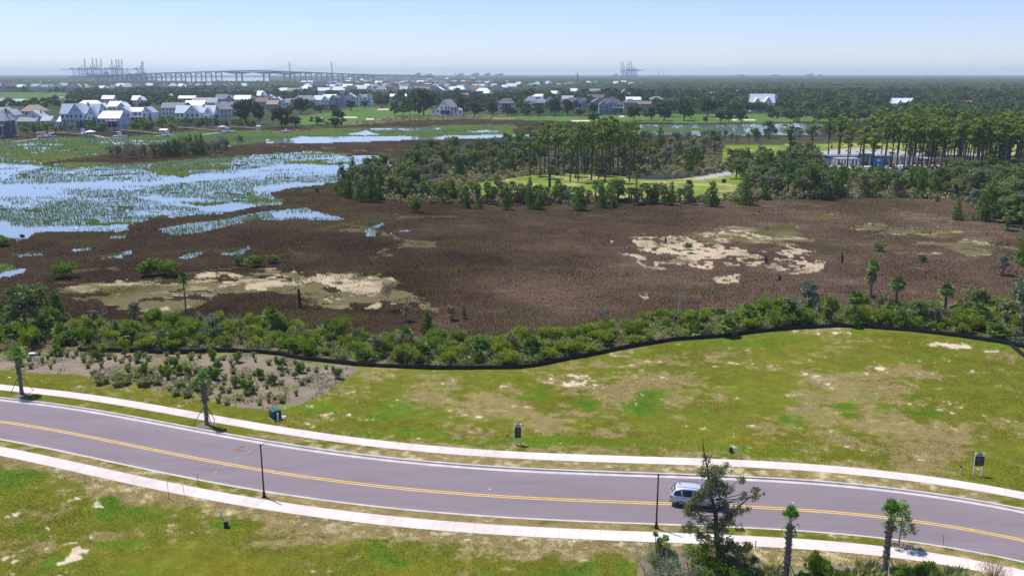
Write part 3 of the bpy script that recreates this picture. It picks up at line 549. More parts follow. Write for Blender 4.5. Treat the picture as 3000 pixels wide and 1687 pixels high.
for names, keep, hh, ws, cm, cv in (
    ('brown_rushes', np.isin(cl, [BROWN, PINK, SHRUBG]), (.22, .45), .75, (1.3, 1.25, 1.15), .16),
    ('green_cordgrass', (cl == GREEN), (.3, .6), .95, (1.05, 1.1, 1.0), .18),
    ('drowned_cordgrass', ((cl == SPARSE) & (fbm(X * .5, Y, 8, 4, 41, .6) + .25 * (rng.random(len(X)) - .5) > .37)) | ((cl == WATER) & (Y < 420) & (fbm(X * .5, Y, 12, 4, 43) + .2 * (rng.random(len(X)) - .5) > .71)), (.35, .75), .62, (1.0, 1.0, 1.0), .35),
    ('flat_sedges', np.isin(cl, [OLIVE, SAND]) & (fbm(X, Y, 5, 4, 44) + .2 * rng.random(len(X)) > .66), (.15, .4), 1.0, (.5, .5, .55), .4)):
    m = keep & (rng.random(len(X)) < (.75 if names != 'drowned_cordgrass' else .85)); n = m.sum()
    c = cc[m] * np.array(cm) * (1 + cv * (rng.random((n, 1)) - .5) * 2) * (1.05 if names == 'brown_rushes' else 1.25)
    if names == 'drowned_cordgrass': c = np.array([.115, .195, .065]) * (.6 + .8 * rng.random((n, 1)))
    sc = np.where(names == 'brown_rushes', 1, 1)
    blades(names, X[m], Y[m], rng.uniform(*hh, n) * (.75 + .5 * fbm(X[m], Y[m], 6, 3, 45)), wd0[m] * ws * rng.uniform(.6, 1.4, n), c, BLADE, z=-.12)
X, Y = cand(330000, 950, 1720); cl = classify(X, Y); rd = (Y - road_c(X)) * np.interp(X, RX, NYr); cc = colour(X, Y, cl)
bad = ((rd > -4.1) & (rd < 6.05)) | ((rd > 7.6) & (rd < 9.5)) | ((rd > -6.95) & (rd < -5.1))
m = (cl == LAWN) & ~bad & (cc[:, 0] < .40); n = m.sum()
verge = ((rd[m] > 5) & (rd[m] < 8)) | ((rd[m] > -6) & (rd[m] < 0))
wdn = np.hypot(X[m], Y[m]) * .0008
blades('lawn_grass', X[m], Y[m], rng.uniform(.03, .09, n) * np.where(verge, .6, 1) * (.5 + fbm(X[m], Y[m], 4, 3, 46)), wdn * rng.uniform(.7, 1.5, n), cc[m] * (1.5 + .3 * (rng.random((n, 1)) - .5)), BLADE, z=0.0, lean=.8)
m = (cl == MULCH) & (fbm(X, Y, 2.5, 4, 47) > .52); n = m.sum()
blades('weeds', X[m], Y[m], rng.uniform(.1, .4, n), wdn.mean() * rng.uniform(.7, 1.5, n), np.array([.13, .15, .06]) * (.6 + .8 * rng.random((n, 1))), BLADE, z=0.0, lean=.4)

# ------------------------------------------------------------------ plant builders
def crown(blobs, n, size, seed=0, elong=1.0, outward=.4, up=0.0, shell=.55, tintb=.5, split=0):
    """n leaf sprays through the volume of the given ellipsoids (x,y,z,rx,ry,rz)"""
    g = np.random.default_rng(seed); B = np.array([b if len(b) == 6 else (b[0], b[1], b[2], b[3], b[3], b[3]) for b in blobs], float)
    if split:                                # uneven clumps: every ellipsoid breaks into smaller ones over its surface
        q = np.repeat(B, split, 0); dd = g.normal(size=(len(q), 3)); dd /= np.linalg.norm(dd, axis=1)[:, None]; q[:, :3] += dd * q[:, 3:] * g.uniform(.35, .85, (len(q), 1)); q[:, 3:] *= g.uniform(.28, .58, (len(q), 1)); B = np.concatenate([B * np.array([1, 1, 1, .62, .62, .62]), q])
    wgt = (B[:, 3] * B[:, 4] + B[:, 5] * B[:, 3]); wgt = wgt / wgt.sum(); k = g.choice(len(B), n, p=wgt)
    d = g.normal(size=(n, 3)); d /= np.linalg.norm(d, axis=1)[:, None]
    r = shell + (1 - shell) * g.random(n) ** .6; r *= 1 + .12 * g.normal(size=n)
    p = B[k, :3] + d * B[k, 3:] * r[:, None]
    nrm = g.normal(size=(n, 3)) + d * outward * 2; nrm[:, 2] += up; nrm /= np.linalg.norm(nrm, axis=1)[:, None]
    a = np.cross(nrm, g.normal(size=(n, 3))); a /= np.linalg.norm(a, axis=1)[:, None]
    if elong > 1: a = d + g.normal(size=(n, 3)) * .35 + np.array([0, 0, .8]); a /= np.linalg.norm(a, axis=1)[:, None]; nrm = np.cross(a, g.normal(size=(n, 3))); nrm /= np.linalg.norm(nrm, axis=1)[:, None]
    b = np.cross(nrm, a); s = size * g.uniform(.6, 1.4, n)[:, None]
    v = np.empty((n, 4, 3)); v[:, 0] = p - a * s * .5 * elong; v[:, 1] = p + b * s * .38; v[:, 2] = p + a * s * .6 * elong; v[:, 3] = p - b * s * .38
    tb = g.random(len(B)); t = (tintb * tb[k] + (1 - tintb) * g.random(n))
    return v.reshape(-1, 3), np.arange(n * 4).reshape(n, 4), np.repeat(t, 4)
def join(parts):
    v = []; f = []; t = []; o = 0
    for a, b, c in parts: v.append(a); f.append(b + o); t.append(c); o += len(a)
    return np.concatenate(v), np.concatenate(f), np.concatenate(t)
LEAF = {}
def L_(name, c, c2=None, **k): LEAF[name] = leafmat(name, c, c2, **k); return LEAF[name]
L_('oak_leaf', (0.21, 0.26, 0.085), (0.15, 0.20, 0.07)); L_('cedar_leaf', (0.16, 0.25, 0.04), (0.10, 0.18, 0.035)); L_('pine_needle', (0.24, 0.32, 0.055), (0.17, 0.26, 0.055))
L_('shrub_leaf', (0.33, 0.40, 0.04), (0.18, 0.27, 0.04)); L_('palm_leaf', (0.163, 0.256, 0.046), (0.109, 0.194, 0.046)); L_('twig_haze', (.23, .21, .19), (.17, .155, .14)); L_('grey_leaf', (0.232, 0.287, 0.171), (0.186, 0.217, 0.155)); L_('bush_leaf', (0.21, 0.31, 0.04), (0.15, 0.24, 0.04))
L_('near_oak_leaf', (0.17, 0.20, 0.085), (0.12, 0.15, 0.065)); L_('far_leaf', (0.110, 0.160, 0.048), (0.052, 0.090, 0.040)); L_('tussock_leaf', (0.38, 0.40, 0.15), (0.30, 0.34, 0.12)); L_('scrub_leaf', (0.26, 0.29, 0.10), (0.30, 0.27, 0.15)); L_('straw', (0.450, 0.372, 0.186), (0.372, 0.264, 0.155)); L_('fresh_leaf', (0.232, 0.341, 0.078), (0.186, 0.295, 0.078)); L_('young_palm_leaf', (0.19, 0.36, 0.07), (0.15, 0.30, 0.06))
BARK = plain('bark', (.12, .10, .085), .95, var=.35, scale=4); PBARK = plain('pine_bark', (.085, .065, .06), .95, var=.35, scale=4); DEADW = plain('dead_wood', (.36, .34, .32), .95, var=.25, scale=4); PALMT = plain('palm_bark', (.17, .14, .12), .95, var=.3, scale=5); DARKB = plain('charred_wood', (.05, .045, .05), .95)
def limb_tree(h, spread, r0, seed, n=5, lo=.25, sides=6):
    g = random.Random(seed); mb = MB(); tips = []
    tp = [(0, 0, -.3), (g.uniform(-.1, .1) * h * .3, g.uniform(-.1, .1) * h * .3, h * .35), (g.uniform(-.1, .1) * h, g.uniform(-.1, .1) * h, h * .8)]
    mb.tube(tp, [r0, r0 * .75, r0 * .3], sides)
    for k in range(n):
        a = k * 2 * math.pi / n + g.uniform(-.5, .5); t = lo + (.7 - lo) * k / max(1, n - 1); s = Vector(tp[0]).lerp(Vector(tp[1]), min(1, t / .45)) if t < .45 else Vector(tp[1]).lerp(Vector(tp[2]), (t - .45) / .55)
        e = s + Vector((math.cos(a) * spread * g.uniform(.6, .95), math.sin(a) * spread * g.uniform(.6, .95), h * g.uniform(.12, .35)))
        mid = s.lerp(e, .5) + Vector((0, 0, h * .04)); mb.tube([s, mid, e], [r0 * .5, r0 * .35, r0 * .12], 5); tips.append(e)
    return mb, tips
def oak(seed, h=10, spread=5, n=1500, size=.55, nb=11, low=.28):
    g = random.Random(seed); mb, tips = limb_tree(h, spread * .75, h * .035, seed, 6, low)
    bl = []
    for k in range(nb):
        a = k * 2.4 + g.uniform(-.4, .4); rr = spread * (.25 + .5 * ((k % 4) / 3)) * g.uniform(.8, 1.15); z = h * (g.uniform(.28, .60) if k % 3 else g.uniform(.62, .78))
        s = spread * g.uniform(.26, .42); bl.append((math.cos(a) * rr, math.sin(a) * rr, z + .1 * h * (1 - rr / spread), s, s, s * .72))
    bl.append((0, 0, h * .72, spread * .5, spread * .5, h * .24))
    return (mb, BARK), crown(bl, n, size, seed, split=5), 'oak_leaf'
def cedar(seed, h=9, r=3.2, n=1500, size=.42):
    g = random.Random(seed); mb = MB(); mb.tube([(0, 0, -.3), (.1, 0, h * .5), (0, .1, h * .85)], [.25, .18, .05], 6); bl = []
    for k in range(16):
        t = k / 15; z = h * (.10 + .82 * t); rr = r * (.95 - .75 * t ** 1.6) * g.uniform(.45, .65); a = k * 2.4; s = r * (.55 - .3 * t) * g.uniform(.8, 1.2)
        bl.append((math.cos(a) * rr, math.sin(a) * rr, z, s, s, s * 1.25))
    return (mb, BARK), crown(bl, n, size, seed, outward=.5, split=4), 'cedar_leaf'
def pine(seed, h=22, n=1100, size=.5):
    g = random.Random(seed); mb = MB(); lx, ly = g.uniform(-1, 1), g.uniform(-1, 1)
    mb.tube([(0, 0, -.3), (lx * .4, ly * .4, h * .5), (lx, ly, h * .97)], [.30, .22, .07], 7); bl = []
    for k in range(13):
        t = .58 + .40 * (k / 12) ** .8; a = g.uniform(0, 6.28); rr = (1 - abs(t - .80) * 2.2) * 3.0 * g.uniform(.35, 1.0); cx, cy_ = lx * t + math.cos(a) * rr, ly * t + math.sin(a) * rr
        s = g.uniform(.9, 1.7) * (1.15 - .35 * max(0, t - .8) * 4); bl.append((cx, cy_, h * t, s, s, s * .62)); mb.tube([(lx * t, ly * t, h * (t - .05)), (cx, cy_, h * t)], [.09, .03], 4)
    for k in range(3):
        t = g.uniform(.35, .58); a = g.uniform(0, 6.28); s = g.uniform(.3, .7); bl.append((lx * t + math.cos(a), ly * t + math.sin(a), h * t, s, s, s * .7))
    return (mb, PBARK), crown(bl, n, size, seed, outward=.3, up=.5, split=3), 'pine_needle'
def frond(g, base, d, L, fan, leafn, droop, wid=.07):
    """a fan leaf: stalk then narrow blades spreading round its end"""
    v = []; q = []; d = Vector(d).normalized(); side = d.cross(Vector((0, 0, 1))); side = side.normalized() if side.length > .05 else Vector((1, 0, 0)); upv = side.cross(d)
    s0 = Vector(base); s1 = s0 + d * L * .5; w_ = side * wid * .5
    v += [s0 - w_, s1 - w_ * .6, s1 + w_ * .6, s0 + w_]; q.append((0, 1, 2, 3))
    for k in range(leafn):
        a = (k / (leafn - 1) - .5) * fan; dd = (d * math.cos(a) + side * math.sin(a)).normalized(); ll = L * .62 * (1 - .25 * abs(a) / (fan / 2)) * g.uniform(.85, 1.1)
        m_ = s1 + dd * ll * .55 + upv * .04 * L; e = s1 + dd * ll - Vector((0, 0, droop * L * .35)); ww = dd.cross(upv).normalized() * wid * L * .8; o = len(v)
        v += [s1, m_ + ww, e, m_ - ww]; q.append((o, o + 1, o + 2, o + 3))
    return v, q
def palm_head(seed, L=1.7, n=34, leafn=9, lo=-.5, hi=1.3, z=0, droop=.35, fan=2.6, wid=.09):
    g = random.Random(seed); V_ = []; Q = []; T = []
    for k in range(n):
        a = k * 2.39996 + g.uniform(-.2, .2); el = lo + (hi - lo) * (k / (n - 1)) ** .9 + g.uniform(-.1, .1); d = (math.cos(a) * math.cos(el), math.sin(a) * math.cos(el), math.sin(el))
        v, q = frond(g, (0, 0, z), d, L * g.uniform(.85, 1.1), fan, leafn, droop * (1.2 - el * .5), wid); o = len(V_); V_ += [tuple(p) for p in v]; Q += [tuple(i + o for i in f) for f in q]; T += [g.random()] * len(v)
    return np.array(V_), np.array(Q), np.array(T)
def palmetto(seed, h=5, L=1.6, n=34, r=.22, boots=False):
    mb = MB(); g = random.Random(seed); lx = g.uniform(-.25, .25)
    mb.tube([(0, 0, -.2), (lx * .5, 0, h * .5), (lx, 0, h)], [r * 1.15, r, r * .95], 8)
    if boots:
        for k in range(int(h * 22)):
            z = .3 + k / 22; a = k * 2.4; rr = r * .95; d = Vector((math.cos(a), math.sin(a), 0)); c = Vector((lx * z / h, 0, z)) + d * rr
            mb.add([c + Vector((-d.y, d.x, 0)) * .07 - Vector((0, 0, .08)), c - Vector((-d.y, d.x, 0)) * .07 - Vector((0, 0, .08)), c + d * .13 + Vector((0, 0, .16)), c - d * .05 + Vector((0, 0, .1))], [(0, 1, 2), (1, 3, 2), (3, 0, 2)])
    v, q, t = palm_head(seed, L, n); v = v + np.array([lx, 0, h])
    dv, dq, dt = palm_head(seed + 5, L * .8, 6, lo=-1.35, hi=-1.0)
    return (mb, PALMT), (v, q, t), 'palm_leaf', (dv + np.array([lx, 0, h]), dq, dt)
def sawshrub(seed, r=1.3, n=16):            # low fan palm without a trunk
    v, q, t = palm_head(seed, r, n, leafn=7, lo=.1, hi=1.4, z=.1); return None, (v, q, t), 'palm_leaf'
def shrub(seed, r=1.3, h=1.9, n=900, size=.26, leaf='shrub_leaf', nb=7, elong=1.5):
    g = random.Random(seed); bl = []
    for k in range(nb):
        a = k * 2.4; rr = r * .5 * g.uniform(.3, 1.1); s = r * g.uniform(.38, .62); bl.append((math.cos(a) * rr, math.sin(a) * rr, h * g.uniform(.35, .68), s, s, h * .32))
    mb = MB()
    for k in range(6): a = g.uniform(0, 6.28); mb.tube([(math.cos(a) * .1, math.sin(a) * .1, -.1), (math.cos(a) * r * .5, math.sin(a) * r * .5, h * .7)], [.035, .012], 4)
    return (mb, BARK), crown(bl, n, size, seed, elong=elong, split=5), leaf
def tussock(seed, h=.7, r=.45, n=70):
    g = np.random.default_rng(seed); a = g.random(n) * 6.283; rr = r * .35 * g.random(n) ** .5; x = np.cos(a) * rr; y = np.sin(a) * rr; ll = h * g.uniform(.6, 1.15, n); ou = r * g.uniform(.3, 1.1, n)
    ex = x + np.cos(a) * ou; ey = y + np.sin(a) * ou; wd = .035; tx = -np.sin(a) * wd; ty = np.cos(a) * wd
    v = np.empty((n, 4, 3)); v[:, 0] = np.stack([x - tx, y - ty, 0 * x - .03], 1); v[:, 1] = np.stack([x + tx, y + ty, 0 * x - .03], 1); v[:, 2] = np.stack([(x + ex) / 2 + tx, (y + ey) / 2 + ty, ll * .75], 1); v[:, 3] = np.stack([ex, ey, ll], 1)
    return None, (v.reshape(-1, 3), np.arange(n * 4).reshape(n, 4), np.repeat(g.random(n), 4)), 'tussock_leaf'
def dead_tree(seed, h=5, r=.12, depth=4, mat=None, twist=.5):
    g = random.Random(seed); mb = MB()
    def br(p, d, L, rr, k):
        q = p + d * L + Vector((g.uniform(-.1, .1), g.uniform(-.1, .1), 0)) * L; mb.tube([p, (p + q) / 2 + Vector((g.uniform(-.08, .08), g.uniform(-.08, .08), .0)) * L, q], [rr, rr * .8, rr * .6], 5 if k > 1 else 3, cap=False)
        if k > 0:
            for j in range(g.choice((2, 3, 3))): br(p.lerp(q, g.uniform(.55, 1)), (d + Vector((g.uniform(-1, 1), g.uniform(-1, 1), g.uniform(-.2, .7))) * twist * 1.3).normalized(), L * g.uniform(.5, .75), rr * .5, k - 1)
    br(Vector((0, 0, -.2)), Vector((g.uniform(-.15, .15), 0, 1)), h * .42, r, depth)
    return (mb, mat or DEADW), None, None
PROTO = {}
def proto(key, built):
    tr, cr, leaf = built[0], built[1], built[2]
    PROTO[key] = (tr[0].mesh(key + '_trunk', tr[1]) if tr else None, np_mesh(key + '_crown', cr[0], cr[1], LEAF[leaf], tint=cr[2]) if cr is not None else None,
                  np_mesh(key + '_dry', built[3][0], built[3][1], LEAF['straw'], tint=built[3][2]) if len(built) > 3 else None)
def plant(key, name, label, cat, x, y, group=None, s=1.0, rz=None, z=0, sz=None, trunk='trunk', crn='crown'):
    """a plant: an empty at its foot with its own trunk and crown meshes"""
    tm, cm, dm = PROTO[key]; rz = random.uniform(0, 6.28) if rz is None else rz; sc = (s, s, sz if sz else s)
    if tm is None or cm is None:
        o = link(name, tm or cm, None, (x, y, z), rz); o.scale = sc; return tag(o, label, cat, group)
    t = thing(name, label, cat, (x, y, z), rz, group, sc); link(trunk, tm, t); link(crn, cm, t)
    if dm: link('dry_fronds', dm, t)
    return t
for i in range(4):
    proto('oak%d' % i, oak(10 + i, 10, 5, 2200, .5, 13)); proto('faroak%d' % i, oak(30 + i, 11, 6.6, 2000, .95, 16, .12)[:2] + ('far_leaf',))
    proto('cedar%d' % i, cedar(20 + i, 9, 3.1, 2600, .36)); proto('pine%d' % i, pine(40 + i, 22, 1150, .55)); proto('scrubtree%d' % i, oak(50 + i, 8, 3.4, 1300, .42, 10, .15)[:2] + ('grey_leaf' if i % 2 else 'scrub_leaf',))
    proto('palm%d' % i, palmetto(60 + i, 5, 1.7, 36)); proto('fanpalm%d' % i, sawshrub(70 + i, 1.5, 18)); proto('shrub%d' % i, shrub(80 + i, 1.7, 2.0 + .3 * i, 3200, .125))
    proto('bush%d' % i, shrub(90 + i, 1.0, 1.8, 1300, .16, 'bush_leaf', 6, 1.0)); proto('tussock%d' % i, tussock(100 + i, .75, .5, 110)); proto('dead%d' % i, dead_tree(110 + i, 6, .13, 4))
    proto('marshshrub%d' % i, shrub(120 + i, 2.0, 3.0, 1000, .28, 'bush_leaf', 8, 1.3)); proto('sapling%d' % i, shrub(130 + i, 1.0, 2.6, 500, .2, 'scrub_leaf', 6, 1.2)); gt = dead_tree(140 + i, 7, .12, 5, twist=.6); proto('greytree%d' % i, (gt[0], crown([(0, 0, 4.6, 2.2, 2.2, 2.2)], 420, .32, i, split=9), 'twig_haze'))
    proto('gardentree%d' % i, oak(150 + i, 6, 3, 700, .5, 9, .1)[:2] + ('bush_leaf',))

def at(zf, x, y): return P(*zf(x, y))
def hgt(zf, x, yb, yt):                      # height of an upright thing from its foot and its top in the photograph
    X, Y = at(zf, x, yb); px, py = zf(x, yt); return V(px, py, Y)[1]
CLASSPT = lambda x, y: int(classify(np.array([x]), np.array([y]))[0])

# ------------------------------------------------------------------ scatter helpers
def scatter(poly, n, mind, seed=0, ok=None, tries=60):
    g = random.Random(seed); pts = []; x0, y0 = poly.min(0); x1, y1 = poly.max(0)
    for k in range(n * tries):
        if len(pts) >= n: break
        x = g.uniform(x0, x1); y = g.uniform(y0, y1)
        if not inpoly(np.array([x]), np.array([y]), poly)[0]: continue
        if any((x - a) ** 2 + (y - b) ** 2 < mind * mind for a, b in pts): continue
        if ok and not ok(x, y): continue
        pts.append((x, y))
    return sorted(pts, key=lambda p: -p[1])
def pxof(x, y): return CX + F * x / (y * CP + H * SP)
def rnd(a, b): return random.uniform(a, b)

# ------------------------------------------------------------------ shrub belt between silt fence and marsh
FENCE_W = np.array([D(x, y) for x, y in FENCE_D])
belt = W(ZW, [(-180, 800), (0, 812), (100, 812), (190, 822), (350, 818), (560, 808), (740, 825), (850, 848), (1000, 858), (1150, 855), (1280, 858), (1400, 842), (1560, 820), (1640, 800), (1760, 795), (1900, 785), (2040, 780), (2180, 780), (2300, 772), (2576, 760), (2800, 755),
                (2850, 880), (2640, 880), (2560, 866), (2500, 850), (2400, 838), (2300, 828), (2180, 819), (2100, 817), (2000, 822), (1900, 831), (1800, 843), (1700, 850), (1620, 862), (1560, 872), (1500, 885), (1420, 900), (1350, 912), (1180, 920), (1080, 920), (960, 914), (900, 908), (830, 900), (760, 893), (640, 878), (440, 880), (196, 874), (0, 880), (-180, 890)])
def where_belt(x, y):
    p = pxof(x, y) / K
    return 'behind the mulch planting bed' if p < 700 else 'behind the lowest stretch of the silt fence' if p < 1420 else 'behind the rising stretch of the silt fence' if p < 2100 else 'behind the silt fence right of its highest bend'
for i, (x, y) in enumerate(scatter(belt, 275, 1.75, 5)):
    s = rnd(.65, 1.15); wb = where_belt(x, y)
    plant('shrub%d' % (i % 4), 'green_shrub', 'bright green shrub in the belt ' + wb, 'shrub', x, y, 'green shrubs in the belt between silt fence and marsh', s, sz=s * rnd(.6, 1.15), trunk='stems', crn='foliage')
for i, (x, y) in enumerate(scatter(belt, 46, 4.2, 6)):
    wb = where_belt(x, y)
    plant('fanpalm%d' % (i % 4), 'fan_palm_shrub', 'low trunkless fan palm ' + wb, 'palm', x, y, 'trunkless fan palms in the shrub belt', rnd(.9, 1.35))
for i, (x, y) in enumerate(scatter(belt, 34, 3.5, 8)):
    wb = where_belt(x, y)
    plant('sapling%d' % (i % 4), 'scrub_sapling', 'thin grey green sapling ' + wb, 'sapling', x, y, 'thin saplings in the shrub belt', rnd(.8, 1.3), trunk='stems', crn='foliage')
# palms with a trunk standing in or behind the belt: foot and top in the photograph
for j, (zf, x, yb, yt, txt) in enumerate((
    (ZD, 1405, 440, 135, 'tall thin palm with tiny head alone on the pale left flat'), (ZD, 2055, 580, 410, 'small palm with round head rising from shrubs below the short stump'),
    (ZG, 1420, 572, 310, 'slim palm whose head tops the double palm on the brown marsh'), (ZG, 1412, 560, 385, 'shorter palm with dry brown skirt joined to a slim taller one'),
    (ZG, 1605, 655, 435, 'thin palm with yellowing lower fronds at the marsh edge'), (ZG, 1972, 690, 488, 'thick trunked palm with wide blue green head at the marsh edge'),
    (ZG, 1290, 770, 545, 'bushy dark palm above the highest bend of the silt fence'), (ZG, 1115, 765, 600, 'dense dark palm left of the bend of the silt fence'), (ZG, 490, 790, 640, 'short palm with spread fronds in the belt above the rising silt fence'),
    (ZG, 870, 770, 690, 'low yellow green palm just behind the fence near its top'), (ZG, 340, 860, 750, 'squat palm close to the rising silt fence'), (ZG, 2230, 790, 640, 'pale palm with grey trunk in the right end of the belt'), (ZG, 2360, 880, 800, 'low dark palm right beside the silt fence at the right'),
    (ZE, 480, 690, 560, 'round palm rising above shrubs over the lowest fence stretch'), (ZE, 1055, 760, 640, 'dark fan palm in the middle of the belt'), (ZE, 1440, 750, 640, 'bright palm beside the place where the silt fence starts rising'), (ZE, 600, 790, 680, 'small yellow green palm close behind the lowest fence'),
    (ZD, 680, 640, 510, 'wide dark fan palm behind the left end of the silt fence'), (ZD, 470, 640, 540, 'broad fan palm left of the widest dark one'), (ZD, 350, 570, 470, 'ragged fan palm with dry leaves under the big left tree'), (ZD, 970, 650, 560, 'pale green fan palm in the left belt'), (ZD, 2480, 600, 520, 'spiky palm head over the shrubs at the left centre'), (ZD, 90, 640, 600, 'small yellow tipped palm at the far left'))):
    X, Y = at(zf, x, yb); h = hgt(zf, x, yb, yt); slim = j in (0, 2)
    hh = max(.8, h - .8); s = hh / 5; k = 'palm%d' % (j % 4); hs = .55 if j == 0 else .8 if j in (2, 3) else 1.0
    t = thing('palm_tree', txt, 'palm', (X, Y, 0), rnd(0, 6), None, (hs, hs, 1)); tm, cm, dm = PROTO[k]
    mb = MB(); mb.tube([(0, 0, -.2), (.1, 0, hh * .5), (0, 0, hh)], [.26, .2, .19], 8); mb.obj('trunk', PALMT, t)
    v, q, tt = palm_head(600 + j, 1.45, 34); link('crown', np_mesh('palm_head', v + np.array([0, 0, hh]), q, LEAF['palm_leaf'], tint=tt), t)
    if j in (3, 4, 11): v, q, tt = palm_head(650 + j, 1.1, 8, lo=-1.3, hi=-.8); link('dry_fronds', np_mesh('dry', v + np.array([0, 0, hh]), q, LEAF['straw'], tint=tt), t)
# posts of dead palm trunks on the marsh
for zf, x, yb, yt, txt in ((ZD, 2262, 385, 245, 'tall dark dead palm post right of the pale left flat'), (ZG, 628, 308, 258, 'short dark stump on the white sand flat'), (ZG, 1200, 310, 242, 'dark broken stump right of the white sand flat'), (ZW, 1674, 612, 598, 'small stump at the upper left of the sand flat'), (ZW, 1960, 705, 692, 'low grey snag below the sand flat')):
    X, Y = at(zf, x, yb); h = hgt(zf, x, yb, yt); mb = MB(); mb.tube([(0, 0, -.2), (.05, 0, h * .5), (-.05, 0, h * .9), (.0, .05, h)], [.26, .24, .2, .06], 9)
    for k in range(5): mb.box((.12 * math.cos(k * 1.3), .12 * math.sin(k * 1.3), h * (.9 + .02 * k)), (.06, .05, .35))
    tag(mb.obj('dead_palm_trunk', DARKB), txt, 'stump').location = (X, Y, 0)
# dead, grey and living small trees out on the marsh edge
def single(key, name, label, cat, zf, x, yb, yt, base_h, group=None, wide=1.0):
    X, Y = at(zf, x, yb); h = hgt(zf, x, yb, yt); s = h / base_h
    return plant(key, name, label, cat, X, Y, group, s * wide, sz=s, trunk='trunk' if 'tree' in name or 'oak' in name else 'stems', crn='crown' if 'tree' in name or 'oak' in name else 'foliage')
for key, zf, x, yb, yt, bh, wide, txt in (
    ('dead0', ZE, 2545, 450, 210, 6, 1.0, 'tall bare grey tree with fanned twigs at the marsh edge'), ('greytree0', ZE, 1975, 540, 370, 6.5, 1.0, 'bare grey tree standing alone over the shrubs'), ('greytree1', ZE, 345, 410, 190, 6.5, .8, 'leaning grey tree with sparse dark twigs beside the left flat'),
    ('dead1', ZG, 610, 640, 445, 6, 1.1, 'twisted pale dead tree below the sand flat'), ('dead2', ZG, 20, 600, 420, 6, 1.0, 'thin dead branches beside the tallest grey tree'), ('dead3', ZG, 735, 560, 440, 6, .7, 'slender dark dead tree right of the twisted one'), ('dead2', ZE, 1570, 620, 545, 6, 1, 'small bare bush poking from the shrub belt'),
    ('dead1', ZG, 2500, 700, 350, 6, .9, 'tall ghostly bare tree near the right end of the belt')):
    single(key, 'dead_tree', txt, 'dead tree', zf, x, yb, yt, bh, None, wide)
o = single('scrubtree1', 'leaning_tree', 'grey leaved shrubby tree arching over the left belt', 'tree', ZD, 1620, 640, 430, 8); single('scrubtree3', 'grey_tree', 'grey green tree with airy crown below the sand flat', 'tree', ZG, 945, 680, 420, 8)
single('scrubtree1', 'grey_tree', 'small grey leaved tree on the far side of the left belt', 'tree', ZD, 1015, 490, 325, 8, wide=.9); single('scrubtree3', 'grey_tree', 'low grey bush like tree at the left belt top', 'tree', ZD, 720, 500, 395, 8, wide=1.2)
single('scrubtree0', 'young_tree', 'thin young tree in the brown marsh left of two similar', 'tree', ZE, 490, 490, 350, 8, wide=.8); single('cedar1', 'young_tree', 'upright young green tree between two small trees in the marsh', 'tree', ZE, 650, 580, 400, 9, wide=1.0); single('scrubtree2', 'young_tree', 'spreading small tree on the olive mud edge', 'tree', ZE, 830, 480, 360, 8, wide=1.1); single('cedar2', 'young_tree', 'narrow sapling right of the spreading small tree', 'tree', ZE, 925, 470, 365, 9, wide=.6)
for key, x, yb, yt, wd, txt in (('oak1', 800, 760, 560, 1.1, 'grey green live oak over the belt left of the fence bend'), ('oak2', 1780, 780, 570, 1.2, 'wide live oak between two palms over the right belt'), ('scrubtree1', 1890, 790, 620, 1.2, 'low spreading tree beside the thick palm'), ('oak3', 2230, 650, 480, 1.5, 'round green tree at the marsh edge near the right side'), ('scrubtree3', 2410, 400, 230, 1.0, 'airy small tree standing in the brown marsh at the right'), ('scrubtree1', 2560, 860, 380, .7, 'tall thin tree at the right edge of the belt'), ('scrubtree0', 2440, 760, 560, 1.3, 'tangled grey tree near the right end of the belt'), ('cedar0', 2568, 320, 80, 1.0, 'dark tree cut by the right picture edge on the marsh'), ('cedar3', 1480, 590, 520, 1.2, 'small round bush between the double palm and the yellowing palm'), ('cedar0', 1300, 800, 690, 1.4, 'round bush beneath the bushy dark palm'), ('cedar2', 1640, 800, 640, 1.4, 'bright green bush mass right of the fence bend')):
    single(key, 'marsh_edge_tree', txt, 'tree', ZG, x, yb, yt, 10 if key[:3] == 'oak' else 8 if key[0] == 's' else 9, None, wd)
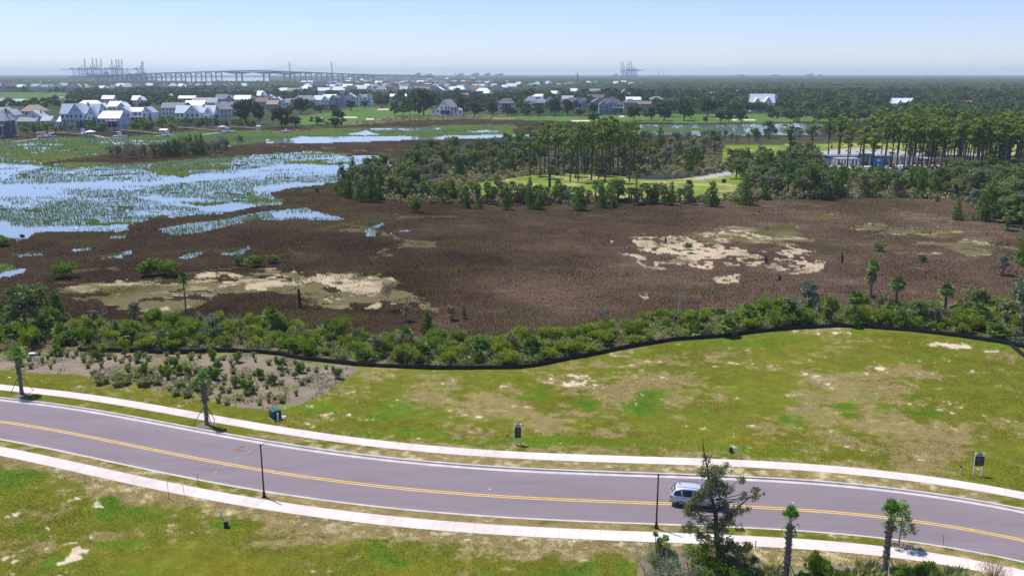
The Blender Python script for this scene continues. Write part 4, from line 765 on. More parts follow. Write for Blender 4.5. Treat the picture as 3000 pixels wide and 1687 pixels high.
# the big tree pair at the left edge
single('oak0', 'live_oak', 'big open crowned tree at the left edge of the marsh', 'tree', ZD, 205, 600, 165, 10, wide=1.0); single('cedar3', 'cedar_tree', 'dense dark round tree right of the open crowned one', 'tree', ZD, 430, 480, 250, 9, wide=1.0); single('cedar2', 'cedar_tree', 'dark green bushy tree behind the open crowned one', 'tree', ZD, 320, 470, 250, 9, wide=1.2); single('cedar0', 'cedar_tree', 'dark tree cut off by the left picture edge', 'tree', ZD, 5, 470, 320, 9, wide=1.2)
for zf, x, yb, yt, wd, txt in ((ZD, 480, 160, 35, 1.3, 'spiky green shrub on the marsh near the little creek'), (ZD, 1110, 150, 20, 1.3, 'wide green shrub left in the pair on the dark marsh'), (ZD, 1290, 150, 20, 1.1, 'green shrub right in the pair on the dark marsh'), (ZD, 1200, 140, 25, 1.0, 'small green shrub between the pair on the dark marsh'), (ZD, 1940, 80, -20, 1.1, 'thin green shrub on the marsh beside small ponds'), (ZD, 1800, 70, -10, .9, 'narrow marsh shrub left of the ponds'), (ZD, 2060, 50, -20, 1.2, 'grey green marsh shrub right of the ponds'),
                           (ZG, 40, 210, 150, 1.0, 'spiky dark shrub on the sand flat'), (ZG, 1810, 300, 240, 1.2, 'faint green shrub near the olive pools'), (ZG, 1480, 220, 150, 1.1, 'dim green shrub above the double palm'), (Z6, 1605, 1105, 940, 1.0, 'lone yellow green shrub standing before the peninsula wood'), (Z5, 30, 930, 830, 1.6, 'grey bush at the left picture edge beside the water'), (Z5, 225, 860, 805, .9, 'tiny tree in the water at the left'), (Z6, 610, 900, 840, 1.1, 'bare bush on the brown point beside the water')):
    X, Y = at(zf, x, yb); h = hgt(zf, x, yb, yt); plant('marshshrub%d' % random.randrange(4), 'marsh_shrub', txt, 'shrub', X, Y, None, h / 3 * wd, sz=h / 3, trunk='stems', crn='foliage')

# ------------------------------------------------------------------ planting bed: round bushes and tussocks
BEDB = [(740, 790, 1.1), (700, 740, 1.1), (780, 745, .9), (1045, 800, 1), (945, 755, .8), (1085, 905, 1.1), (1315, 840, 1), (1235, 900, .8), (1270, 925, 1), (1360, 890, .9), (1420, 900, .9), (1620, 930, 1.2), (1650, 860, .9), (1600, 780, 1), (1795, 800, 1), (2105, 845, 1.1), (2270, 880, 1), (1960, 930, 1), (1780, 990, 1), (1860, 1030, 1.2), (2065, 965, .95), (1490, 1010, 1.0), (1675, 1030, .6), (2540, 920, 1.1), (2225, 920, .6), (430, 750, 1.1), (250, 650, 1.1), (450, 690, 1), (140, 860 - 120, .8), (1905, 1040, .7), (1580, 920, .8), (1210, 870, .6)]
for i, (x, yb, s) in enumerate(BEDB):
    X, Y = at(ZD, x, yb); loc = 'left third' if x < 1000 else 'middle' if x < 1700 else 'right third'
    plant('bush%d' % (i % 4), 'round_bush', 'rounded dark green bush in the %s of the mulch bed' % loc, 'bush', X, Y, 'rounded bushes in the mulch bed', s * .78, sz=s * .85, trunk='stems', crn='foliage')
bed = W(ZD, [(20, 690), (600, 745), (1100, 750), (1800, 740), (2350, 810), (2500, 850), (2400, 960), (2200, 1090), (1950, 1150), (1600, 1110), (1300, 1020), (900, 960), (400, 880), (20, 860)])
for i, (x, y) in enumerate(scatter(bed, 120, 1.0, 9)):
    p = pxof(x, y) * 2.576; loc = 'left third' if p < 1000 else 'middle' if p < 1700 else 'right third'
    plant('tussock%d' % (i % 4), 'grass_tussock', 'pale green grass tussock in the %s of the mulch bed' % loc, 'ornamental grass', x, y, 'grass tussocks in the mulch bed', rnd(.45, .95), sz=rnd(.5, 1.05))
for i in range(34):
    x = rnd(740, 1200) if i < 20 else rnd(1330, 1560); X, Y = at(ZD, x, rnd(930, 985) if i < 20 else rnd(985, 1080))
    plant('tussock%d' % (i % 4), 'grass_tussock', 'tall grass tussock in the dense green row along the lower bed edge', 'ornamental grass', X, Y, 'dense row of tussocks at the bed edge', rnd(1.0, 1.4), sz=rnd(.9, 1.4))

# ------------------------------------------------------------------ silt fence: black fabric on stakes
def silt_fence(pts, h, label, name='silt_fence', mat=None, step=1.6, seed=0):
    g = random.Random(seed); w_ = [Vector((*p, 0)) for p in pts]; L0 = [0]
    for a, b in zip(w_, w_[1:]): L0.append(L0[-1] + (b - a).length)
    n = int(L0[-1] / .55) + 1; q = []
    for k in range(n + 1):
        s = L0[-1] * k / n; x = np.interp(s, L0, [p.x for p in w_]); y = np.interp(s, L0, [p.y for p in w_]); q.append(Vector((x, y + g.uniform(-.05, .05), 0)))
    root = thing(name, label, 'fence', (q[0].x, q[0].y, 0)); o = q[0]; mb = MB(); th = .03
    for k in range(n):
        a, b = q[k] - o, q[k + 1] - o; ha = h * (.82 + .3 * vnoise(np.array([k * .6]), np.array([seed + .5]))[0]); hb_ = h * (.82 + .3 * vnoise(np.array([(k + 1) * .6]), np.array([seed + .5]))[0]); u = (b - a).normalized().cross(Vector((0, 0, 1))) * th
        lean = Vector((0, -.12, 0)); Z = Vector((0, 0, 1))
        mb.add([a - u - Z * .05, b - u - Z * .05, b - u + Z * hb_ * .5 + lean, a - u + Z * ha * .5 + lean, a + Z * ha, b + Z * hb_, a + u, b + u], [(0, 1, 2, 3), (3, 2, 5, 4), (4, 5, 7, 6)])
    mb.obj('fabric', mat or BLACKF, root); k = 0
    st = MB(); st.box((0, 0, h * .5), (.05, .05, h * 1.15)); sm = st.mesh('stake', DARKB)
    for k in range(0, n + 1, max(1, n // 60)): link('stake', sm, root, (q[k].x - o.x, q[k].y - o.y + .06, 0))
    return root
BLACKF = plain('black_fabric', (.013, .015, .022), .75, spec=.35, var=.4, scale=2, bump=.5); GREENF = plain('green_screen', (.02, .085, .085), .8, var=.3, scale=1); GREYF = plain('grey_fabric', (.25, .27, .25), .9, var=.4, scale=.8)
silt_fence([tuple(p) for p in FENCE_W], .58, 'long black silt fence winding between lawn and shrub belt')
silt_fence([at(ZG, 2470, 935), at(ZG, 2530, 985), at(ZG, 2620, 1060)], .6, 'short black silt fence running down the right edge of the lawn', seed=3)
silt_fence([at(Z7, 1150, 768), at(Z7, 1500, 776), at(Z7, 1720, 762), at(Z7, 2030, 700), at(Z7, 2150, 676)], 1.4, 'grey and black silt fence beside the road end in the clearing', mat=GREYF, seed=4)
silt_fence([at(Z8, -150, 600), at(Z8, 0, 583), at(Z8, 200, 560), at(Z8, 450, 540)], 1.2, 'black silt fence below the far lawn beside the pool road', seed=5)
silt_fence([at(Z7, 2150, 668), at(Z7, 2380, 672), at(Z7, 2480, 690), at(Z7, 2620, 700)], 2.6, 'dark green screen fence at the end of the access road', name='screen_fence', mat=GREENF, seed=6)
silt_fence([at(Z6, 2220, 985), at(Z6, 2500, 985), at(Z7, 200, 985), at(Z7, 500, 970), at(Z7, 1050, 1000), at(Z7, 1340, 1000)], 1.0, 'dark low silt fence at the near edge of the peninsula clearing', seed=7)
rt = thing('chain_link_fence', 'grey chain link panel above the silt fence at the right edge', 'fence', (*at(ZG, 2465, 930), 0)); ex = Vector((*at(ZG, 2640, 950), 0)) - Vector(rt.location); hh = hgt(ZG, 2465, 930, 872)
mb = MB(); 
for k in range(5): p = ex * k / 4; mb.tube([(p.x, p.y, 0), (p.x, p.y, hh)], .05, 6)
mb.obj('post', GREENF, rt); mb = MB(); mb.tube([(0, 0, hh), (ex.x, ex.y, hh)], .06, 6); mb.tube([(0, 0, .1), (ex.x, ex.y, .1)], .04, 6)
for k in range(24): p = ex * k / 24; p2 = ex * min(24, k + 1) / 24; mb.tube([(p.x, p.y, .1), (p2.x, p2.y, hh)], .015, 3); mb.tube([(p2.x, p2.y, .1), (p.x, p.y, hh)], .015, 3)
mb.obj('mesh_panel', GREENF, rt)

# ------------------------------------------------------------------ roadside things
BLACKM = plain('black_metal', (.018, .016, .02), .45, .3); GREENM = plain('green_enamel', (.012, .045, .045), .45, var=.08); WHITEP = plain('white_post', (.62, .63, .64), .6, var=.08); SIGNG = plain('sign_green', (.010, .028, .024), .5, var=.1); SIGNTOP = plain('sign_header', (.19, .21, .31), .5); YELM = plain('yellow_plastic', (.75, .5, .03), .6)
for px, py, pt, txt in ((774, 1455.5, 1300.5, 'black lamp post without lantern on the verge left of the car'), (1922.5, 1547, 1387, 'black lamp post without lantern beside the silver car')):
    X, Y = P(px, py); h = V(px, pt, Y)[1]; t = thing('lamp_post', txt, 'lamp post', (X, Y, 0), 0, 'black lamp posts along the road')
    mb = MB(); mb.tube([(0, 0, .5), (0, 0, h - .18)], [.075, .055], 12); mb.obj('pole', BLACKM, t)
    mb = MB(); mb.tube([(0, 0, -.1), (0, 0, .12), (0, 0, .16), (0, 0, .5), (0, 0, .62)], [.19, .19, .15, .10, .085], 12); mb.obj('base', BLACKM, t)
    mb = MB(); mb.tube([(0, 0, h - .18), (0, 0, h - .1), (0, 0, h)], [.07, .075, .05], 12); mb.obj('tenon', BLACKM, t)
def marker(px, py, pt, txt, cap=GREENM, r=.05, lean=0, capn='cap', g_=None):
    X, Y = P(px, py); h = V(px, pt, Y)[1]; t = thing('marker_post', txt, 'marker post', (X, Y, 0), 0, g_); t.rotation_euler = (0, lean, 0)
    mb = MB(); mb.tube([(0, 0, -.1), (0, 0, h * .75)], r, 10); mb.obj('post', WHITEP, t)
    mb = MB()
    if cap is GREENM: mb.tube([(0, 0, h * .70), (0, 0, h * .9)], r * 1.35, 10)
    mb.tube([(0, 0, h * .76), (0, 0, h * .95), (0, 0, h)], [r * 1.02, r * 1.02, r * .4], 10)
    mb.obj(capn, [cap], t); return t
marker(1487, 1300, 1273, 'white marker post with dark band left of the middle lot sign'); marker(1510, 1301, 1280, 'white marker post with dark band at the foot of the middle lot sign')
marker(2813, 1389, 1362, 'white marker post with dark band left of the right lot sign'); marker(2159.5, 1333, 1305, 'plain white marker post right of the green pedestal', WHITEP); marker(650, 1519, 1494, 'white marker post leaning by the near green pedestal', WHITEP, .06, -.06)
marker(249, 1412, 1388, 'small white marker post below the near pavement at left', WHITEP, .05); marker(2213, 1608, 1582, 'grey marker post beside the near pavement right of the tall oak', WHITEP, .05); marker(814, 1234, 1209, 'white pipe marker leaning before the green transformer', WHITEP, .08, .05)
def sign(px0, px1, pyb, pyt, ybot, txt, lean=0):
    X, Y = P((px0 + px1) / 2, pyb); x0, h = V(px0, pyt, Y); x1 = V(px1, pyt, Y)[0]; zb = V(px0, ybot, Y)[1]; wd = x1 - x0
    t = thing('lot_sign', txt, 'sign', (X, Y, 0), lean)
    for s in (-1, 1):
        mb = MB(); mb.box((s * (wd / 2), 0, h / 2 - .1), (.11, .11, h + .2)); mb.box((s * wd / 2, 0, h + .02), (.13, .13, .03)); mb.obj('post', WHITEP, t)
    mb = MB(); mb.box((0, -.075, (zb + h - .28) / 2), (wd + .10, .05, h - .28 - zb)); bo = mb.obj('board', SIGNG, t)
    mb = MB(); n = 7; mb.prism([(0, 0)] * 0 + [(-wd / 2 + .1, -.10), (wd / 2 - .1, -.10), (wd / 2 - .1, -.05), (-wd / 2 + .1, -.05)], h - .24, h - .06)
    mb.box((0, -.07, h + .0), (wd * .55, .05, .10)); mb.obj('header_panel', SIGNTOP, t)
    tx = MB(); z = h - .45; g = random.Random(int(px0))
    while z > zb + .12:
        ww = wd * g.choice((.45, .6, .7, .3)); n = max(3, int(ww / .07))
        for k in range(n):
            if g.random() < .85: tx.box((-ww / 2 + ww * (k + .5) / n, -.103, z), (ww / n * .72, .006, .035))
        z -= g.choice((.09, .09, .16))
    tx.obj('lettering', plain('pale_lettering_' + str(int(px0)), (.10, .14, .15)), bo); return t
sign(1509, 1525, 1302, 1243, 1281, 'dark green lot sign on two white posts in the middle of the lawn edge'); sign(2852, 2874, 1392, 1327, 1363, 'dark green lot sign on two white posts at the right end of the pavement', -.15)
def cabinet(px, py, w_, d_, h, txt, rz=0, pad=False, name='utility_cabinet', leg=None):
    X, Y = P(px, py); t = thing(name, txt, 'utility box', (X, Y, 0), rz); mb = MB(); mb.box((0, 0, h * .46), (w_, d_, h * .92)); mb.box((0, -d_ / 2 - .012, h * .45), (w_ * .8, .024, h * .7)); mb.obj('housing', GREENM, t)
    mb = MB(); mb.box((0, 0, h * .96 + .003), (w_ * 1.06, d_ * 1.06, h * .08), taper=.9); mb.obj('lid', plain('lid_green_' + str(int(px)), (.03, .10, .11), .4), t)
    if pad: mb = MB(); mb.box((0.1, 0, 0), (w_ * 1.3, d_ * 1.3, .12)); mb.obj('concrete_pad', KERB, t)
    else: mb = MB(); mb.tube([(w_ * .35, -d_ * .5, 0), (w_ * .35, -d_ * .5, h * .3)], .02, 6); mb.obj('latch', BLACKM, t)
    return t
cabinet(807, 1226, .95, .95, 1.05, 'dark green transformer box on the grass beside the mulch bed', .7, True, 'transformer_box'); cabinet(663, 1543, .36, .34, .55, 'small dark green pedestal beside the leaning white marker', .3); cabinet(2141, 1324, .34, .32, .52, 'small dark green pedestal on the far lawn beside a white post', .0)
mb = MB(); mb.box((0, 0, 0), (.7, .5, .08), .4); o = mb.obj('meter_box_lid', KERB); o.location = (*P(829, 1221), .02); tag(o, 'flat pale box lid on the grass right of the transformer', 'lid')
for px, py, pt, col_, txt in ((843.5, 1248, 1194, 1, 'yellow gas marker with thin brown stake beside the pavement'), (495.5, 1461, 1409, 1, 'yellow tipped stake with thin rod below the near pavement'), (540, 1450, 1420, 0, 'thin dark stake at the near pavement edge'), (582, 1424, 1389, 0, 'thin dark stake on the near verge'), (541, 1415, 1400, 0, 'very thin dark rod on the near verge'), (2763, 1591, 1565, 0, 'thin grey stake on the near kerb at the right'), (807, 1110, 1100, 0, 'tiny stake in the mulch bed')):
    X, Y = P(px, py); h = V(px, pt, Y)[1]; t = thing('survey_stake', txt, 'stake', (X, Y, 0)); mb = MB(); mb.tube([(0, 0, -.1), (-.03, 0, h)], .018, 5); mb.obj('rod', DARKB, t)
    if col_: mb = MB(); mb.tube([(0, 0, 0), (0, 0, h * .38)], .05, 8); mb.obj('sleeve', YELM, t)
mb = MB(); mb.box((0, 0, .04), (.35, .25, .03), .2); o = mb.obj('litter_scrap', WHITEP); o.location = (*at(ZD, 72, 918), 0); tag(o, 'small white scrap on the grass strip at the left', 'litter')
mb = MB(); mb.box((0, 0, .25), (1.3, .7, .03), .1); mb.tube([(-.4, 0, 0), (-.4, 0, .25)], .03, 6); mb.tube([(.4, 0, 0), (.4, 0, .25)], .03, 6); o = mb.obj('white_board', WHITEP); o.location = (*at(ZD, 258, 745), 0); tag(o, 'white board lying among plants at the left of the mulch bed', 'board')
for px, py, nm in ((605, 1245, 'a'), (66, 1157, 'b'), (2632, 1602, 'c')):
    mb = MB(); X, Y = P(px, py); mb.prism([(X + 1.0 * math.cos(a * .524) * rnd(.8, 1.1), Y + 1.0 * math.sin(a * .524) * rnd(.8, 1.1)) for a in range(12)], -.02, .02); tag(mb.obj('mulch_ring', plain('mulch_' + nm, (.20, .145, .115), .95, var=.4, scale=6)), kind='structure')

# braced young palms
def braced_palm(px, py, ptop, pneck, txt, rz=0, boots=True, seed=0, bunch=True, braces=3):
    X, Y = P(px, py); ht = V(px, ptop, Y)[1]; hn = V(px, pneck, Y)[1]; t = thing('palm_tree', txt, 'palm', (X, Y, 0), rz)
    g = random.Random(seed); mb = MB(); r = .185
    mb.tube([(0, 0, -.2), (0, 0, .4), (.03, 0, hn * .5), (0, 0, hn * .9), (0, 0, hn)], [r * 1.45, r * 1.15, r, r * 1.1, r * .8], 10)
    n = int(hn * 16)
    for k in range(n):
        z = (.35 if boots == 1 else .5 * hn) + (hn * .98 - (.35 if boots == 1 else .5 * hn)) * k / n; a = k * 2.39996; c = Vector((.0, 0, z)); d = Vector((math.cos(a), math.sin(a), 0)); sd = Vector((-d.y, d.x, 0)); e = g.uniform(.08, .16) * (1.6 if z > hn * .7 else 1)
        if z < hn * .3 and boots == 1 and g.random() < .6: continue
        mb.add([c + d * r * .85 + sd * .08 - Vector((0, 0, .1)), c + d * r * .85 - sd * .08 - Vector((0, 0, .1)), c + d * (r + e) + Vector((0, 0, .14)), c + d * r * .6 + Vector((0, 0, .16))], [(0, 1, 2), (1, 3, 2), (3, 0, 2)])
    mb.obj('trunk', PALMT, t)
    v, q, tt = palm_head(seed, (ht - hn) * (1.0 if bunch else .85), 60, lo=.55 if bunch else -.35, hi=1.5, droop=.35, fan=1.2 if bunch else 2.3, leafn=12, wid=.03)
    v[:, 0] *= (.62 if bunch else 1); v[:, 1] *= (.62 if bunch else 1)
    link('crown', np_mesh('young_palm_head', v + np.array([0, 0, hn]), q, LEAF['young_palm_leaf'], tint=tt), t)
    v, q, tt = palm_head(seed + 9, (ht - hn) * .7, 7, lo=-.7, hi=.1, droop=.6, fan=1.0, leafn=9, wid=.03); v[:, 0] *= .7; v[:, 1] *= .7
    link('drooping_fronds', np_mesh('young_palm_skirt', v + np.array([0, 0, hn]), q, LEAF['young_palm_leaf'], tint=tt), t)
    for k in range(braces):
        a = k * 2 * math.pi / braces + .35; mb = MB(); mb.tube([(math.cos(a) * 1.35, math.sin(a) * 1.35, 0), (math.cos(a) * .2, math.sin(a) * .2, 1.75 if boots == 1 else 2.0)], .04, 5); mb.obj('brace', PALMT, t)
    mb = MB(); mb.tube([(0, 0, 1.7), (0, 0, 1.95)], [r * 1.35, r * 1.35], 10); mb.obj('collar', PALMT, t)
    return t
braced_palm(2301, 1708, 1478, 1533, 'braced young palm left of the pair at the bottom right', .4, 1, 3); braced_palm(2590, 1690, 1460, 1522, 'braced young palm with drooping side fronds next to the small roadside tree', .2, 1, 4)
t = braced_palm(64, 1153, 1008, 1045, 'braced palm with round head at the left end of the far verge', .6, 2, 5, False); t = braced_palm(606, 1243, 1085, 1122, 'braced palm with narrow head on the far verge before the mulch bed', .9, 2, 6, True)

# near trees and bushes, shaped from the crowns in the photograph
def vz(zx, zy, Yd): return V(*ZH(zx, zy), Yd)
X0, Y0 = P(2106, 1690); hh = []
t = thing('oak_tree', 'tall ragged oak in front of the silver car', 'tree', (X0, Y0, 0)); g = random.Random(4); bl = []
OAKB = [(740, 330, 60), (850, 290, 80), (960, 330, 70), (800, 430, 95), (930, 460, 80), (760, 540, 80), (880, 560, 90), (970, 540, 50), (790, 260, 50), (980, 260, 30), (700, 640, 85), (620, 690, 85), (560, 740, 50), (680, 760, 75), (640, 620, 55), (620, 800, 40), (930, 680, 75), (840, 620, 85), (980, 740, 60), (900, 860, 85), (830, 900, 75), (1000, 860, 80), (1090, 820, 60), (1060, 610, 35), (1190, 490, 50), (1250, 545, 60), (1320, 560, 45), (1190, 640, 50), (1220, 760, 40), (1110, 700, 50), (1380, 590, 18), (850, 1000, 80), (1060, 980, 75), (1150, 1010, 50), (620, 920, 55), (690, 960, 65), (640, 1030, 60), (700, 1060, 50), (1000, 1040, 55), (820, 1080, 60), (960, 1120, 60), (530, 940, 40)]
for zx, zy, r in OAKB:
    dy = g.uniform(-1, 1) * (.6 + r / 90); x, z = vz(zx, zy, Y0); rr = r / 142 * 1.28; bl.append((x - X0, dy, z, rr, rr, rr * .95))
mb = MB(); tp = [Vector((vz(a, b, Y0)[0] - X0, 0, vz(a, b, Y0)[1])) for a, b in ((925, 1449), (915, 1210), (885, 1000), (880, 820), (830, 600), (790, 300))]; tp[0].z = -.2
mb.tube(tp, [.27, .22, .19, .15, .11, .06], 9)
mb.tube([tp[-1], Vector((vz(755, 150, Y0)[0] - X0, 0, vz(755, 150, Y0)[1])), Vector((vz(742, 5, Y0)[0] - X0, 0, vz(742, 5, Y0)[1]))], [.055, .04, .015], 5); mb.tube([tp[-1], Vector((vz(830, 220, Y0)[0] - X0, .1, vz(830, 220, Y0)[1])), Vector((vz(860, 150, Y0)[0] - X0, .1, vz(860, 150, Y0)[1]))], [.045, .03, .012], 5)
for b in bl:
    c = Vector(b[:3]); s = min(((tp[k].lerp(tp[k + 1], u / 4)) for k in range(1, 5) for u in range(4)), key=lambda q: (q - c).length + abs(q.z - (c.z - .7)) * 1.2); mid = s.lerp(c, .55) + Vector((0, 0, -.1)); mb.tube([s, mid, c], [.045, .03, .012], 5)
for zx0, zy0, pts in ((900, 1000, [(1010, 830), (1120, 720), (1240, 620), (1360, 540)]), (870, 780, [(760, 770), (650, 770), (560, 740)])):
    a = Vector((vz(zx0, zy0, Y0)[0] - X0, 0, vz(zx0, zy0, Y0)[1])); q = [a] + [Vector((vz(u, v_, Y0)[0] - X0, 0, vz(u, v_, Y0)[1])) for u, v_ in pts]; mb.tube(q, list(np.linspace(.11, .02, len(q))), 6)
mb.obj('trunk', DARKB if False else plain('dark_bark', (.055, .06, .065), .95, var=.3, scale=5), t)
v, q, tt = crown(bl, 17000, .095, 77, shell=.1, tintb=.5, split=7); link('crown', np_mesh('near_oak_crown', v, q, LEAF['near_oak_leaf'], tint=tt), t)
def blob_bush(name, label, cat, pts, py, leaf, n, size, seed=0, twigs=None, elong=1.0, top='foliage', bot='stems'):
    X0, Y0 = P(ZH(pts[0][0], 0)[0], py); t = thing(name, label, cat, (X0, Y0, 0)); bl = []; g = random.Random(seed); mb = MB()
    for zx, zy, r in pts:
        x, z = vz(zx, zy, Y0); rr = r / 142; dy = g.uniform(-.8, .8) * rr; bl.append((x - X0, dy, max(z, rr * .4), rr, rr * 1.1, rr * .85)); mb.tube([(0 + (x - X0) * .4, 0, -.1), ((x - X0) * .7, dy * .5, z * .5), (x - X0, dy, z)], [.07, .05, .02], 5)
    mb.obj(bot, twigs or BARK, t); v, q, tt = crown(bl, n, size, seed, shell=.4, elong=elong, split=6); link(top, np_mesh(name + '_leaves', v, q, LEAF[leaf], tint=tt), t); return t
blob_bush('leafy_bush', 'bright green bush at the foot of the tall oak', 'bush', [(700, 1200, 130), (850, 1180, 120), (620, 1170, 80), (780, 1290, 150), (930, 1270, 120), (680, 1330, 130), (560, 1230, 60)], 1712, 'shrub_leaf', 8320, .10, 1)
blob_bush('dark_bush', 'dark leafy bush right of the oak trunk', 'bush', [(1120, 1210, 130), (1220, 1180, 70), (1060, 1270, 120), (1180, 1330, 120), (1000, 1180, 60), (1280, 1290, 60), (1080, 1400, 150)], 1722, 'near_oak_leaf', 8320, .10, 2)
blob_bush('small_oak', 'small leafy tree left of the tall oak', 'tree', [(300, 1060, 50), (250, 1020, 36), (370, 1050, 42), (290, 1130, 80), (340, 1200, 100), (230, 1240, 100), (420, 1250, 100), (310, 1310, 110)], 1718, 'bush_leaf', 6720, .10, 3, top='crown', bot='trunk')
t = blob_bush('twiggy_bush', 'grey twiggy bush at the bottom edge left of the oak', 'bush', [(380, 1380, 170), (240, 1400, 120), (550, 1380, 140), (650, 1430, 120), (420, 1300, 90)], 1750, 'grey_leaf', 3000, .09, 4, DEADW)
for k in range(5): dm = dead_tree(300 + k, 5.2, .06, 5, twist=.8)[0][0]; o = dm.obj('twigs', DEADW, t); o.location = (rnd(-1.4, 1.6), rnd(-.6, .6), 0)
blob_bush('leafy_bush', 'olive green bush at the bottom edge under the oak', 'bush', [(950, 1400, 150), (820, 1430, 120), (1100, 1440, 120), (730, 1420, 90)], 1750, 'cedar_leaf', 5760, .10, 6)
def near_bush(px, py, pt, w_, key, txt, cat='bush', name='round_bush'):
    X, Y = P(px, py); h = V(px, pt, Y)[1]; bh = {'b': 1.8, 't': .75, 's': 2.6}[key[0]]; return plant(key, name, txt, cat, X, Y, None, w_, sz=h / bh * .95, trunk='stems', crn='foliage')
proto('bushnear', shrub(500, 1.15, 1.8, 5200, .11, 'bush_leaf', 9, 1.2)); PROTO['bushn2'] = PROTO['bushnear']
near_bush(2393, 1712, 1605, 1.0, 'bushnear', 'upright bright bush between the two braced palms'); near_bush(2722, 1716, 1640, 1.0, 'bushnear', 'rounded bush right of the braced palm pair'); near_bush(2700, 1716, 1645, .7, 'bushn2', 'smaller bush joined to the rounded one at the bottom right'); near_bush(2470, 1722, 1660, .8, 'bushn2', 'low bush at the bottom edge between the palms'); near_bush(2650, 1712, 1655, 1.1, 'bushn2', 'dark low bush right of the second braced palm')
near_bush(2210, 1735, 1660, 1.0, 'bushn2', 'low green bush at the bottom edge right of the oak'); near_bush(2350, 1725, 1668, .7, 'bushn2', 'small bush at the foot of the left braced palm')
for i, (x, y) in enumerate(((2540, 1690), (2560, 1705), (2500, 1700), (2255, 1705), (2240, 1690), (2440, 1710), (2630, 1690), (2770, 1710), (2800, 1700))):
    X, Y = P(x, y); plant('tussock%d' % (i % 4), 'grass_tussock', 'tall grass tussock in the bed at the bottom right', 'ornamental grass', X, Y, 'tussocks in the bottom right bed', rnd(1.0, 1.6))
# the small roadside tree and the twiggy yellow shrub
X, Y = P(2632, 1600); h = V(2632, 1470, Y)[1]; g = random.Random(2); t = thing('young_roadside_tree', 'slender young tree with light crown in a mulch ring by the kerb', 'tree', (X, Y, 0)); mb = MB(); mb.tube([(0, 0, -.1), (.05, 0, h * .4), (.05, 0, h * .95)], [.06, .05, .02], 6); bl = []
for k in range(20):
    u = k / 19; z = h * (.34 + .62 * u); rr = .95 * (1 - u ** 1.5) * g.uniform(.5, 1) + .1; a = k * 2.4; c = (math.cos(a) * rr, math.sin(a) * rr, z); bl.append((*c, .36, .36, .3)); mb.tube([(.05, 0, z - .3), c], [.02, .008], 4)
mb.obj('trunk', PALMT, t); v, q, tt = crown(bl, 1500, .13, 5, shell=.2); link('crown', np_mesh('sapling_crown', v, q, LEAF['fresh_leaf'], tint=tt), t)
X, Y = P(2905, 1720); h = V(2905, 1635, Y)[1]; t = thing('twiggy_shrub', 'leafless looking yellow brown shrub at the bottom right corner', 'shrub', (X, Y, 0)); mb = MB(); YT = plain('yellow_twig', (.34, .24, .07), .9)
for k in range(60):
    a = g.uniform(0, 6.28); e = g.uniform(.3, 1.25); c = Vector((math.cos(a) * e, math.sin(a) * e, h * g.uniform(.6, 1.0) * (1.1 - e * .3))); mb.tube([(0, 0, 0), c * .5 + Vector((0, 0, .2)), c], [.02, .014, .006], 3)
mb.obj('twigs', YT, t); v, q, tt = crown([(0, 0, h * .65, 1.25, 1.25, h * .35)], 900, .08, 6, shell=.3); link('foliage', np_mesh('twiggy_leaves', v, q, LEAF['straw'], tint=tt), t)

g = random.Random(91)
bs = W(ZW, [(0, 815), (560, 810), (850, 850), (1280, 862), (1560, 825), (1900, 790), (2300, 775), (2560, 780), (2540, 850), (2100, 815), (1560, 870), (1280, 915), (900, 905), (560, 870), (0, 860)])
for i, (x, y) in enumerate(scatter(bs, 40, 4, 92)): plant('dead%d' % (i % 4), 'dead_shrub', 'bare grey dead shrub sticking out of the green belt', 'dead shrub', x, y, 'bare dead shrubs in the green belt', rnd(.35, .6))

